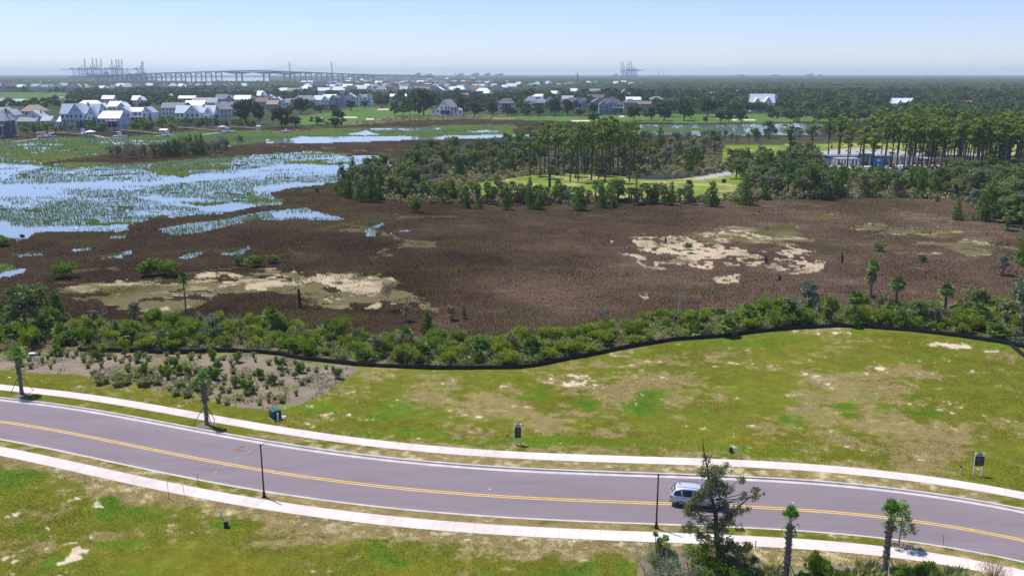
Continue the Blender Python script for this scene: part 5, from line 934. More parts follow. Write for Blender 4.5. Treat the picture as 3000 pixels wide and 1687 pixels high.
# ------------------------------------------------------------------ the silver car
def build_car():
    a = Vector((*P(1995, 1486.5, -.13), 0)); b = Vector((*P(2103, 1497, -.13), 0)); d = (b - a).normalized(); nrm = Vector((-d.y, d.x, 0)); WB = 2.85; L = 4.78; Wd = 1.90
    rear_ax = a + nrm * (Wd / 2 - .1); root = thing('silver_car', 'silver sport utility car driving right behind the tall oak', 'car', (rear_ax.x, rear_ax.y, -.13), math.atan2(d.y, d.x))
    PAINT = plain('silver_paint', (.52, .57, .66), .3, .25, .5, .03); GLASS = plain('dark_glass', (.012, .016, .02), .08, 0, .6, .0); RUB = plain('rubber', (.015, .015, .016), .8); ALU = plain('alloy', (.40, .41, .44), .35, .8); RED = plain('red_lamp', (.45, .02, .03), .25); CLR = plain('clear_lamp', (.7, .72, .75), .15); TRIM = plain('black_trim', (.02, .02, .022), .6)
    xs = -0.93
    # stations: x from the rear axle, belt z, roof z, half width, roof half width, bottom z
    st = [(-.93, .80, .95, .78, .70, .48), (-.88, .98, 1.02, .86, .74, .36), (-.80, 1.06, 1.24, .90, .70, .33), (-.62, 1.08, 1.52, .93, .67, .30), (-.35, 1.06, 1.68, .95, .67, .28), (.3, 1.04, 1.74, .95, .68, .26), (1.0, 1.02, 1.75, .95, .67, .26),
          (1.45, 1.01, 1.70, .95, .66, .26), (1.85, 1.00, 1.54, .95, .66, .26), (2.25, 1.00, 1.26, .94, .68, .26), (2.48, 1.01, 1.06, .93, .72, .27), (2.9, .97, 1.01, .93, .70, .28), (3.4, .90, .94, .91, .64, .30), (3.7, .78, .83, .86, .55, .33), (3.84, .58, .62, .76, .45, .38)]
    V_ = []; ring = 14
    for x, zb, zt, hw, rw, z0 in st:
        z0 += .07; half = [(0, z0), (hw * .86, z0), (hw * .98, z0 + .12), (hw, (z0 + zb) / 2 + .05), (hw * .965, zb), (rw + (hw * .965 - rw) * .15, zb + (zt - zb) * .80), (rw * .82, zt - .005), (0, zt + .02)]
        V_.append([(x, y, z) for y, z in half] + [(x, -y, z) for y, z in half[-2:0:-1]])
    n = len(V_[0]); bm = MB(); vs = [p for r in V_ for p in r]; fs = []
    for i in range(len(V_) - 1):
        for k in range(n): fs.append((i * n + k, i * n + (k + 1) % n, (i + 1) * n + (k + 1) % n, (i + 1) * n + k))
    fs += [tuple(range(n)), tuple(range((len(V_) - 1) * n, len(V_) * n))]; bm.add(vs, fs); me = bm.mesh('body', PAINT)
    body = link('body', me, root); sm = body.modifiers.new('smooth', 'SUBSURF'); sm.levels = 2; sm.render_levels = 2; me.polygons.foreach_set('use_smooth', np.ones(len(me.polygons), bool))
    def side(poly, s, push=.012):            # panel following the slanted cabin side: (x, fraction of the way up from belt to roof)
        out = []
        for x, f in poly:
            zb = np.interp(x, [q[0] for q in st], [q[1] for q in st]); zt = np.interp(x, [q[0] for q in st], [q[2] for q in st]); hw = np.interp(x, [q[0] for q in st], [q[3] for q in st]) * .965; rw = np.interp(x, [q[0] for q in st], [q[4] for q in st]); rw = rw + (hw - rw) * .15
            out.append((x, s * (hw + (rw - hw) * f + push - .012 * f), zb + (zt - zb) * .80 * f + .02))
        return out
    for s in (-1, 1):
        for pl in ([(-.62, .10), (.02, .06), (-.10, .93), (-.52, .90), (-.66, .5)], [(.10, .05), (.92, .05), (.92, .92), (.02, .93)], [(1.0, .05), (1.98, .12), (1.75, .55), (1.40, .90), (1.0, .92)]):
            mb = MB(); q = side(pl, s); q2 = [(x, y - s * .04, z) for x, y, z in q]; k = len(q); mb.add(q + q2, [tuple(range(k))] + [(i, (i + 1) % k, k + (i + 1) % k, k + i) for i in range(k)]); mb.obj('side_window', GLASS, root)
        for x in (0, WB):
            w = thing('wheel', None, None, (x, s * (Wd / 2 - .12), .36)); w.parent = root
            mb = MB(); mb.tube([(0, -.11, 0), (0, -.08, 0), (0, .08, 0), (0, .11, 0)], [.31, .36, .36, .31], 22); mb.obj('tyre', RUB, w); mb = MB(); mb.tube([(0, s * .115, 0), (0, s * .122, 0)], [.225, .21], 18); mb.obj('rim', ALU, w)
            mb = MB()
            for k in range(5): a_ = k * 1.2566; mb.box((math.cos(a_) * .12, s * .13, math.sin(a_) * .12), (.03, .02, .03))
            mb.tube([(0, s * .12, 0), (0, s * .14, 0)], .05, 8); mb.obj('hub', TRIM, w)
            mb = MB(); mb.tube([(x, s * (Wd / 2 - .26), .37), (x, s * (Wd / 2 + .004), .40)], .435, 24); mb.obj('wheel_arch', TRIM, root)
        mb = MB(); mb.box((1.95, s * 1.02, 1.13), (.14, .16, .12), taper=.8); mb.obj('mirror', PAINT, root)
        mb = MB(); mb.tube([(-.35, s * .60, 1.76), (-.2, s * .62, 1.82), (1.2, s * .62, 1.82), (1.4, s * .60, 1.74)], .02, 6); mb.obj('roof_rail', TRIM, root)
        mb = MB(); mb.box((-.86, s * .74, .95), (.16, .26, .17)); mb.obj('taillight', RED, root); mb = MB(); mb.box((3.62, s * .66, .76), (.26, .32, .13)); mb.obj('headlight', CLR, root)
        mb = MB(); mb.box((.30, s * .955, .95), (.18, .03, .03)); mb.box((1.25, s * .955, .94), (.18, .03, .03)); mb.obj('door_handle', ALU, root)
        mb = MB(); mb.box((1.4, s * .93, .33), (1.9, .05, .12)); mb.obj('sill_trim', TRIM, root)
    mb = MB(); mb.add([(-.885, -.60, 1.10), (-.885, .60, 1.10), (-.60, .55, 1.55), (-.60, -.55, 1.55), (-.80, -.60, 1.10), (-.80, .60, 1.10), (-.5, .55, 1.55), (-.5, -.55, 1.55)], [(0, 1, 2, 3), (4, 5, 6, 7), (0, 1, 5, 4), (1, 2, 6, 5), (2, 3, 7, 6), (3, 0, 4, 7)]); mb.obj('rear_window', GLASS, root)
    mb = MB(); mb.add([(2.38, -.74, 1.10), (2.38, .74, 1.10), (1.60, .58, 1.68), (1.60, -.58, 1.68), (2.30, -.72, 1.02), (2.30, .72, 1.02), (1.5, .56, 1.6), (1.5, -.56, 1.6)], [(0, 1, 2, 3), (4, 5, 6, 7), (0, 1, 5, 4), (1, 2, 6, 5), (2, 3, 7, 6), (3, 0, 4, 7)]); mb.obj('windscreen', GLASS, root)
    mb = MB(); mb.box((-.90, 0, .52), (.12, 1.6, .16)); mb.obj('bumper', TRIM, root); mb = MB(); mb.box((-.93, 0, .86), (.03, .42, .13)); mb.obj('number_plate', WHITEP, root); mb = MB(); mb.box((-.2, .1, 1.785), (.22, .05, .05), taper=.5); mb.obj('aerial', TRIM, root)
build_car()

# ------------------------------------------------------------------ wood on the peninsula
def wood(region, kinds, n, mind, seed, label, group, cat='tree', smin=.8, smax=1.15, name=None, ok=None):
    for i, (x, y) in enumerate(scatter(region, n, mind, seed, ok)):
        k = kinds[i % len(kinds)]; base = k.rstrip('0123456789'); s = rnd(smin, smax); key = base + str(random.randrange(4))
        plant(key, name or NM[base], label, cat, x, y, group, s * rnd(.92, 1.08), sz=s * rnd(.9, 1.15))
NM = {'oak': 'oak_tree', 'faroak': 'oak_tree', 'cedar': 'cedar_tree', 'pine': 'pine_tree', 'scrubtree': 'scrub_tree', 'palm': 'palm_tree', 'fanpalm': 'fan_palm', 'greytree': 'bare_tree', 'gardentree': 'garden_tree'}
for i, (x, yt, yb) in enumerate(((180, 232, 740), (285, 262, 760), (375, 200, 860), (470, 205, 700), (330, 205, 720), (585, 300, 800), (640, 205, 770), (665, 200, 790), (725, 190, 730), (752, 205, 720), (800, 215, 780), (850, 190, 740), (872, 180, 770), (935, 160, 800), (985, 140, 720), (1020, 150, 700), (1060, 200, 720), (1120, 195, 700), (1182, 180, 800), (1230, 215, 720), (520, 195, 740), (900, 170, 720), (960, 175, 700), (700, 215, 700), (430, 205, 690))):
    X, Y = at(Z7, x, yb); h = V(*Z7(x, yt), Y)[1]; side = 'left' if x < 560 else 'middle' if x < 830 else 'right'
    plant('pine%d' % (i % 4), 'pine_tree', 'tall slender pine in the %s part of the grove on the peninsula' % side, 'pine', X, Y, 'tall pines on the peninsula', .95, sz=h / 22)
R_pen = W(Z6, [(830, 900), (900, 760), (1150, 690), (1500, 640), (2000, 560), (2576, 480), (2576, 740), (2300, 760), (1800, 800), (1750, 900), (1500, 960), (1100, 960)])
wood(R_pen, ['scrubtree', 'oak', 'scrubtree', 'cedar', 'scrubtree'], 95, 3.9, 21, 'grey green tree in the wood at the left half of the peninsula', 'trees at the left half of the peninsula', smin=.7, smax=1.05)
R_pen2 = W(Z7, [(-60, 720), (-60, 440), (300, 380), (900, 400), (1250, 460), (1400, 480), (1620, 400), (2000, 380), (2100, 460), (2080, 600), (1900, 690), (1700, 735), (1200, 735), (500, 700), (150, 725)])
wood(R_pen2, ['scrubtree', 'oak', 'cedar', 'scrubtree', 'scrubtree'], 140, 4.3, 22, 'tree in the dense wood beyond the clearing on the peninsula', 'trees beyond the clearing on the peninsula', smin=.75, smax=1.1)
shore = W(Z6, [(1200, 965), (1700, 940), (2100, 960), (2576, 970), (2700, 985), (3100, 975), (3600, 990), (4000, 985), (4400, 985), (4400, 1030), (3600, 1035), (3000, 1040), (2576, 1040), (2000, 1020), (1500, 985)])
wood(shore, ['scrubtree', 'oak', 'scrubtree'], 30, 4.2, 23, 'small scraggly tree along the marsh shore of the peninsula', 'small trees on the marsh shore of the peninsula', smin=.42, smax=.75)
for i, (x, y) in enumerate(scatter(shore, 46, 3.0, 24)): plant('palm%d' % (i % 4), 'palm_tree', 'small cabbage palm along the marsh shore of the peninsula', 'palm', x, y, 'cabbage palms on the marsh shore of the peninsula', rnd(.8, 1.15), sz=rnd(.5, .95))
SH = ((Z7, 680, 1085, 840, 1.15, 'big round dark green cedar second from the left on the marsh shore'), (Z7, 900, 1060, 800, .75, 'tall narrow cedar right of the biggest round one on the shore'), (Z7, 1020, 1060, 940, 1.1, 'low dark cedar between the tall narrow one and the palms'), (Z7, 1430, 1020, 815, .95, 'round cedar in front of the clearing near its middle'), (Z7, 1600, 1035, 795, .75, 'tapering cedar with pale bare branches beside it'), (Z7, 2010, 1045, 790, 1.1, 'dense dark cedar before the pale sandy patch of the clearing'), (Z7, 2350, 1030, 720, .85, 'tall olive green tree near the end of the access road'), (Z7, 180, 1070, 740, .55, 'narrow dark cedar on the shore under the pines'), (Z7, 280, 1080, 900, 1.1, 'bushy shore tree under the left pines'),
      (Z6, 930, 960, 700, 1.0, 'dark green cedar at the very tip of the peninsula'), (Z6, 1050, 1000, 790, 1.2, 'broad cedar behind the brown point'), (Z6, 1160, 1000, 630, .7, 'taller spire like cedar at the peninsula tip'), (Z6, 870, 940, 770, 1.1, 'leftmost low cedar of the peninsula'), (Z6, 1240, 980, 820, 1.1, 'dark bush like cedar at the shore'), (Z6, 1440, 960, 780, .9, 'yellow green young tree on the shore'), (Z6, 1980, 990, 780, .8, 'green tree at the left end of the lawn strip'), (Z6, 2120, 1065, 900, .9, 'grey leaved tree before the lawn strip'), (Z6, 1830, 1000, 850, .8, 'small dark tree beside the lawn strip'), (Z6, 2250, 1075, 960, 1.2, 'low grey shrub tree before the low silt fence'), (Z6, 2520, 1080, 820, .7, 'conical shrub on the shore at the foot of the pines'),
      (Z8, -30, 980, 800, 1.1, 'dense green tree on the shore right of the clearing'), (Z8, 420, 960, 560, .8, 'wide grey green oak in front of the blue pool house'), (Z8, 560, 980, 780, 1.0, 'yellowish green tree below the wide oak'), (Z8, 1900, 1180, 980, 1.0, 'round tree at the right side wood edge'), (Z8, 2150, 1190, 880, 1.0, 'tall dark tree with narrow top at the right wood edge'), (Z8, 1700, 1000, 930, 1.2, 'little round tree on the marsh before the right wood'), (Z8, 2420, 1200, 900, 1.2, 'large grey green oak at the right edge of the picture'), (Z8, 2560, 1180, 900, 1.2, 'large oak cut by the right picture edge'))
for zf, x, yb, yt, wd, txt in SH:
    X, Y = at(zf, x, yb); h = V(*zf(x, yt), Y)[1]; ok_ = 'oak' in txt; plant(('oak%d' if ok_ else 'cedar%d') % random.randrange(4), 'oak_tree' if ok_ else 'shore_tree', txt, 'tree', X, Y, None, h / (10 if ok_ else 9) * wd, sz=h / (10 if ok_ else 9))
for x, yb, yt, txt in ((1235, 860, 600, 'cabbage palm rising alone above the tip of the peninsula'), (2430, 960, 750, 'tall cabbage palm before the lawn strip left of the pines'), (2350, 980, 870, 'short cabbage palm on the lawn strip left of the pines')):
    X, Y = at(Z6, x, yb); h = V(*Z6(x, yt), Y)[1]; plant('palm1', 'palm_tree', txt, 'palm', X, Y, None, 1.1, sz=h / 6.2)
for x, yb, yt in ((90, 980, 830), (1230, 1030, 870), (385, 850, 640), (1250, 860, 700), (2140, 400, 285), (2440, 400, 285), (2465, 400, 290)):
    X, Y = at(Z7, x, yb); h = V(*Z7(x, yt), Y)[1]; w_ = 'beyond the far lawn' if x > 2000 else 'among the pines of the grove'; plant('palm%d' % (x % 4), 'palm_tree', 'cabbage palm standing ' + w_, 'palm', X, Y, 'cabbage palms ' + w_, 1.1, sz=h / 6.2)
# woods around the pool and at the right
wood(W(Z8, [(600, 710), (1850, 710), (1850, 830), (600, 830)]), ['gardentree'], 60, 3.0, 38, 'low leafy bush on the slope just below the pool court', 'low bushes below the pool court', cat='bush', smin=.38, smax=.6, name='slope_bush')
R_r1 = W(Z8, [(-400, 660), (0, 620), (300, 560), (560, 640), (600, 850), (1300, 850), (1850, 840), (1900, 720), (2200, 720), (2900, 720), (3000, 1000), (2576, 1050), (2000, 975), (1650, 968), (800, 962), (300, 965), (-100, 955), (-300, 800)])
wood(R_r1, ['oak', 'scrubtree', 'cedar', 'scrubtree'], 150, 3.6, 31, 'tree in the wood between the pool and the brown marsh', 'trees between the pool and the brown marsh', smin=.6, smax=.95)
for i, (x, y) in enumerate(scatter(R_r1, 50, 3.5, 32)): plant('palm%d' % (i % 4), 'palm_tree', 'cabbage palm in the wood between the pool and the brown marsh', 'palm', x, y, 'cabbage palms below the pool', rnd(.8, 1.15), sz=rnd(.6, 1.1))
R_r2 = W(Z8, [(2000, 960), (2300, 930), (2950, 930), (2950, 1250), (2450, 1240), (2150, 1160), (2050, 1050)]); wood(R_r2, ['oak', 'scrubtree', 'cedar'], 48, 3.6, 33, 'tree in the dense wood at the right edge above the marsh', 'trees at the right edge above the marsh', smin=.6, smax=1.0)
for i, (x, y) in enumerate(scatter(W(Z8, [(2200, 1190), (2900, 1200), (2900, 1330), (2350, 1310)]), 16, 2.6, 34)): plant('palm%d' % (i % 4), 'palm_tree', 'cabbage palm at the right edge of the brown marsh', 'palm', x, y, 'cabbage palms at the right edge of the marsh', 1.0, sz=rnd(.5, .9))
PR = [(200, 150, 650), (440, 165, 545), (605, 110, 580), (700, 110, 560), (715, 130, 600), (795, 250, 680), (905, 240, 650), (955, 250, 660), (1050, 130, 690), (1045, 200, 640), (1140, 90, 560), (1180, 110, 600), (1240, 200, 610), (1370, 350, 650), (1300, 300, 600), (1450, 30, 560), (1480, 60, 540), (1590, 20, 520), (1640, 60, 560)]
g = random.Random(51)
for k in range(95): PR.append((g.uniform(1400, 2620) if k > 6 else g.uniform(800, 1400), g.uniform(60, 260), g.uniform(520, 740)))
for k in range(16): PR.append((g.uniform(1100, 2620), g.uniform(-10, 80), g.uniform(380, 470)))
for i, (x, yt, yb) in enumerate(PR):
    X, Y = at(Z8, x, yb); h = min(26, max(15, V(*Z8(x, yt), Y)[1])); loc = 'on the far lawn left of the pool' if x < 560 else 'around the pool' if x < 1400 else 'in the dense stand right of the pool'
    plant('pine%d' % (i % 4), 'pine_tree', 'tall pine %s' % loc, 'pine', X, Y, 'tall pines %s' % loc, rnd(.9, 1.2), sz=h / 22)
wood(W(Z8, [(1500, 470), (2000, 430), (3000, 420), (3000, 620), (2100, 640), (1800, 600), (1500, 560)]), ['oak', 'cedar', 'scrubtree'], 34, 5, 35, 'dark lower tree beneath the dense pines right of the pool', 'lower trees beneath the pines', smin=.5, smax=.85)
wood(W(Z8, [(-200, 390), (0, 385), (900, 380), (1700, 360), (2900, 360), (2900, 300), (1600, 320), (700, 345), (-100, 350)]), ['scrubtree', 'greytree', 'oak'], 60, 6, 36, 'scraggly tree on the marsh side of the far lawn', 'scraggly trees behind the far lawn', smin=.6, smax=1.0)
wood(W(Z7, [(2080, 430), (2300, 410), (2576, 400), (2576, 350), (2200, 370)]), ['palm', 'scrubtree'], 10, 6, 37, 'low bushy plant on the marsh edge of the far lawn', 'low plants on the far lawn edge', smin=.5, smax=.7)
# wooded islet in the flooded marsh at the left
g = random.Random(61)
ISL = W(Z1, [(1000, 1075), (1300, 1085), (1900, 1060), (2200, 1020), (2450, 960), (2380, 935), (2100, 990), (1700, 1020), (1200, 1045)])
for i, (x, y) in enumerate(scatter(ISL, 46, 3.2, 62)):
    p = pxof(x, y) * 3.4347
    if 1480 < p < 2050: plant('scrubtree%d' % (i % 4) if i % 3 else 'cedar%d' % (i % 4), 'islet_tree', 'green tree in the middle of the wooded islet', 'tree', x, y, 'green trees on the islet', rnd(.7, 1.0), sz=rnd(.75, 1.05))
    else: plant('greytree%d' % (i % 4), 'bare_tree', 'bare grey tree at an end of the wooded islet', 'tree', x, y, 'bare grey trees on the islet', rnd(.7, .95)); plant('scrubtree%d' % (i % 4), 'islet_tree', 'thin leaved grey tree at an end of the wooded islet', 'tree', x + 1, y + 1, 'thin grey trees on the islet', rnd(.35, .6), sz=rnd(.5, .8))
# egret
mb = MB(); mb.tube([(-.35, 0, 0), (-.1, 0, .03), (.2, 0, .02), (.4, 0, .12), (.6, 0, .1)], [.03, .12, .1, .04, .015], 8); mb.add([(-.15, 0, .06), (.15, 0, .08), (.05, .8, .3), (-.2, .75, .25)], [(0, 1, 2, 3)]); mb.add([(-.15, 0, .06), (.15, 0, .08), (.05, -.8, .3), (-.2, -.75, .25)], [(0, 1, 2, 3)])
o = mb.obj('white_egret', plain('white_feathers', (.8, .8, .78), .8)); X, Y = at(Z5, 768, 830); o.location = (X, Y, 1.6); tag(o, 'white egret flying low over the brown marsh at the left', 'bird')

# ------------------------------------------------------------------ pool court behind the trees
BLUEW = plain('blue_boards', (.07, .13, .29), .6, var=.15); WCOL = plain('white_column', (.66, .67, .69), .7, var=.06); POOLT = plain('pool_blue', (.03, .34, .72), .15, spec=.5, var=.08, scale=.5); SANDST = plain('pool_deck', (.48, .41, .34), .9, var=.12)
X0, Y0 = at(Z8, 620, 640); X1, _ = at(Z8, 1800, 660); Yp = at(Z8, 900, 663)[1]
mb = MB(); mb.box(((X0 + X1) / 2, Yp + 5, .03), (X1 - X0 + 4, 16, .12)); tag(mb.obj('pool_terrace', SANDST), kind='structure')
t = thing('blue_pool_house', 'long dark blue pool building with white window frames behind the pines', 'building', (V(*Z8(925, 620), Yp + 12)[0], Yp + 14, 0)); xa = V(*Z8(610, 600), Yp + 12)[0] - t.location.x; xb = V(*Z8(1240, 600), Yp + 12)[0] - t.location.x
mb = MB(); mb.box(((xa + xb) / 2, 0, 1.8), (xb - xa, 6, 3.6)); mb.obj('wall', BLUEW, t); mb = MB(); mb.box(((xa + xb) / 2, 0, 3.7), (xb - xa + .8, 6.8, .25)); mb.box(((xa + xb) / 2 + 3, 0, 4.1), ((xb - xa) * .2, 4, .6)); mb.obj('roof', plain('blue_roof', (.13, .19, .30), .5), t)
k = xa + .8
while k < xb - .6:
    mb = MB(); mb.box((k, -3.06, 2.3), (.14, .12, 1.9)); mb.box((k + .55, -3.06, 2.3), (.14, .12, 1.9)); mb.box((k + .27, -3.05, 3.2), (.6, .1, .14)); mb.obj('window_frame', WCOL, t); k += 1.5
def pergola(xz0, xz1, yz, dy, h, txt, n):
    Xa, Ya = at(Z8, xz0, yz); Xb, Yb = at(Z8, xz1, yz); t = thing('pergola', txt, 'pergola', (Xa, Ya, 0)); Lx = Xb - Xa
    for k in range(n):
        for s in (0, 1): mb = MB(); mb.box((Lx * k / (n - 1), s * dy, h / 2), (.42, .42, h)); mb.box((Lx * k / (n - 1), s * dy, .25), (.6, .6, .5)); mb.obj('column', WCOL, t)
    mb = MB(); mb.box((Lx / 2, 0, h + .15), (Lx + 1, .25, .3)); mb.box((Lx / 2, dy, h + .15), (Lx + 1, .25, .3)); mb.obj('beam', WCOL, t)
    mb = MB()
    for k in range(int(Lx / .7)): mb.box((k * .7 + .2, dy / 2, h + .38), (.1, dy + 1, .16))
    mb.obj('rafters', WCOL, t)
pergola(690, 905, 655, 3.5, 3.2, 'white columned pergola at the left side of the pool', 4); pergola(1430, 1790, 655, 4, 3.3, 'long white columned pergola at the right side of the pool', 7); pergola(1300, 1440, 625, 3, 3.4, 'small white pergola in the middle behind the pool', 3)
for x, w_, y, txt in ((960, 60, 662, 'bright blue pool basin left of the slide'), (1330, 110, 655, 'bright blue pool basin right of the slide')):
    X, Y = at(Z8, x, y); mb = MB(); mb.box((0, 0, .12), (w_ * 2 / 3.43 / 7.4, 4, .12)); mb.box((0, -2.1, .1), (w_ * 2 / 3.43 / 7.4 + .5, .3, .35)); o = mb.obj('swimming_pool', POOLT); o.location = (X, Y, 0); tag(o, txt, 'pool')
X, Y = at(Z8, 1110, 660); t = thing('water_slide', 'bright blue water slide tower in the middle of the pool', 'slide', (X, Y, 0)); mb = MB(); mb.tube([(-1.5, .5, 2.8), (-.3, -.5, 2.4), (1.2, -.2, 1.6), (1.6, .8, .9), (.6, 1.2, .4)], .55, 8); mb.obj('chute', POOLT, t)
for a, b in ((-1.8, 0), (-1.8, 1.2), (-.6, 0), (-.6, 1.2), (1.0, 0)): mb = MB(); mb.tube([(a, b, 0), (a, b, 2.6)], .12, 6); mb.obj('post', POOLT, t)
mb = MB(); mb.box((-1.2, .6, 2.7), (1.8, 1.8, .12)); mb.box((-1.2, -.2, 1.2), (1.4, .1, 2.2)); mb.obj('platform', POOLT, t)
g = random.Random(3)
for i in range(56):
    x = g.uniform(630, 1450); X, Y = at(Z8, x, g.uniform(600, 655)); mb = MB(); h = g.uniform(2.2, 3.4); mb.box((0, 0, h / 2), (.28, .28, h)); mb.box((0, 0, h + .05), (.45, .45, .12)); o = mb.obj('garden_post', WCOL); o.location = (X, Y, 0); tag(o, 'white post standing in the pool court among the pines', 'post', 'white posts in the pool court')
for x, y, txt in ((415, 485, 'small black box on the far lawn left of the turning circle'), (640, 470, 'dark green sign board on the far lawn above the turning circle'), (2128 - 2576 + 2576, 0, None)):
    if not txt: continue
    X, Y = at(Z8, x, y); mb = MB(); mb.box((0, 0, 1.2), (1.0 if x < 500 else .8, .1, .9 if x < 500 else 1.6)); mb.tube([(-.3, 0, 0), (-.3, 0, 1)], .06, 6); mb.tube([(.3, 0, 0), (.3, 0, 1)], .06, 6); o = mb.obj('notice_board', SIGNG); o.location = (X, Y, 0); tag(o, txt, 'sign')
X, Y = at(Z7, 2130, 808); t = cabinet(*Z7(2130, 808), 1.1, 1.1, 1.2, 'dark green box on the clearing lawn below the access road', .2)
X, Y = at(Z8, 2230, 530); mb = MB(); 
def parked_car(X, Y, rz, txt, c, i):
    t = thing('parked_car', txt, 'car', (X, Y, 0), rz); mb = MB(); mb.box((0, 0, .62), (4.5, 1.8, .6), taper=.94); mb.obj('body', plain('car_paint_%d' % i, c, .3), t); mb = MB(); mb.box((-.2, 0, 1.15), (2.6, 1.6, .5), taper=.72); mb.obj('cabin', plain('car_glass_%d' % i, (.02, .02, .03), .1), t)
    for a in (-1.4, 1.4):
        for s in (-1, 1): mb = MB(); mb.tube([(a, s * .72, .33), (a, s * .92, .33)], .33, 12); mb.obj('wheel', BLACKM, t)
parked_car(*at(Z8, 2290, 520), .1, 'dark car parked among the pines at the right', (.02, .02, .025), 1); parked_car(*at(Z8, 1245, 530), .3, 'pale car parked behind the pool house', (.6, .62, .62), 2)
X, Y = at(Z8, 2560, 460); t = thing('white_house', 'white house with tall windows cut by the right picture edge', 'house', (X + 5, Y, 0)); hh = V(*Z8(2560, 305), Y)[1]; mb = MB(); mb.box((0, 0, hh * .33), (13, 9, hh * .66)); mb.box((1, 0, hh * .8), (9, 7, hh * .36)); mb.obj('wall', WCOL, t)
mb = MB(); mb.box((1, 0, hh * .99), (10, 8, .3)); mb.box((-4, 0, hh * .67), (6, 9.6, .25)); mb.obj('roof', plain('pale_roof', (.6, .6, .6), .6), t)
for k in range(4): mb = MB(); mb.box((-5 + k * 2.2, -4.53, hh * .38), (1.1, .1, 2.0)); mb.obj('window', plain('pane_%d' % k, (.02, .03, .04), .1), t)

# undergrowth that fills the floor of the woods
def undergrowth():
    X, Y = cand(26000, 470, 640, -200, 3200); cl = classify(X, Y); m = (cl == FOREST); X, Y = X[m][:4600], Y[m][:4600]
    hx = at(Z8, 620, 700); ok = ~((X > at(Z8, 560, 660)[0]) & (X < at(Z8, 1850, 660)[0]) & (Y > at(Z8, 900, 700)[1]) & (Y < 420)); X, Y = X[ok], Y[ok]; n = len(X); k = 34; g = np.random.default_rng(12)
    h = g.uniform(.7, 2.6, n); r = g.uniform(.9, 2.0, n); c = np.repeat(np.arange(n), k); d = g.normal(size=(n * k, 3)); d /= np.linalg.norm(d, axis=1)[:, None]; d[:, 2] = np.abs(d[:, 2])
    p = np.stack([X[c], Y[c], 0 * X[c]], 1) + d * np.stack([r[c], r[c], h[c]], 1) * g.uniform(.5, 1.05, (n * k, 1)); s = g.uniform(.25, .6, (n * k, 1)); a = g.normal(size=(n * k, 3)); a /= np.linalg.norm(a, axis=1)[:, None]; b = np.cross(a, g.normal(size=(n * k, 3))); b /= np.linalg.norm(b, axis=1)[:, None]
    v = np.empty((n * k, 4, 3)); v[:, 0] = p - a * s; v[:, 1] = p + b * s * .6; v[:, 2] = p + a * s; v[:, 3] = p - b * s * .6
    tag(link('undergrowth', np_mesh('undergrowth', v.reshape(-1, 3), np.arange(n * k * 4).reshape(-1, 4), LEAF['scrub_leaf'], tint=np.repeat(.6 * g.random(n)[c] + .4 * g.random(n * k), 4))), kind='stuff')
undergrowth()
def belt_cover():
    X, Y = cand(60000, 900, 1110, -200, 3200); m = (classify(X, Y) == SHRUBG) & inpoly(X, Y, belt) & (fbm(X, Y, 3, 3, 95) > .40); X, Y = X[m][:2600], Y[m][:2600]; n = len(X); k = 42; g = np.random.default_rng(13)
    h = g.uniform(.3, 1.25, n); r = g.uniform(.4, .95, n); c = np.repeat(np.arange(n), k); d = g.normal(size=(n * k, 3)); d /= np.linalg.norm(d, axis=1)[:, None]; d[:, 2] = np.abs(d[:, 2])
    p = np.stack([X[c], Y[c], 0 * X[c]], 1) + d * np.stack([r[c], r[c], h[c]], 1) * g.uniform(.4, 1.1, (n * k, 1)); s = g.uniform(.09, .22, (n * k, 1)); a = g.normal(size=(n * k, 3)) * .5 + np.array([0, 0, 1]); a /= np.linalg.norm(a, axis=1)[:, None]; b = np.cross(a, g.normal(size=(n * k, 3))); b /= np.linalg.norm(b, axis=1)[:, None]
    v = np.empty((n * k, 4, 3)); v[:, 0] = p - a * s; v[:, 1] = p + b * s * .5; v[:, 2] = p + a * s * 1.3; v[:, 3] = p - b * s * .5
    tag(link('belt_weeds', np_mesh('belt_weeds', v.reshape(-1, 3), np.arange(n * k * 4).reshape(-1, 4), LEAF['tussock_leaf'], tint=np.repeat(.6 * g.random(n)[c] + .4 * g.random(n * k), 4))), kind='stuff')
belt_cover()

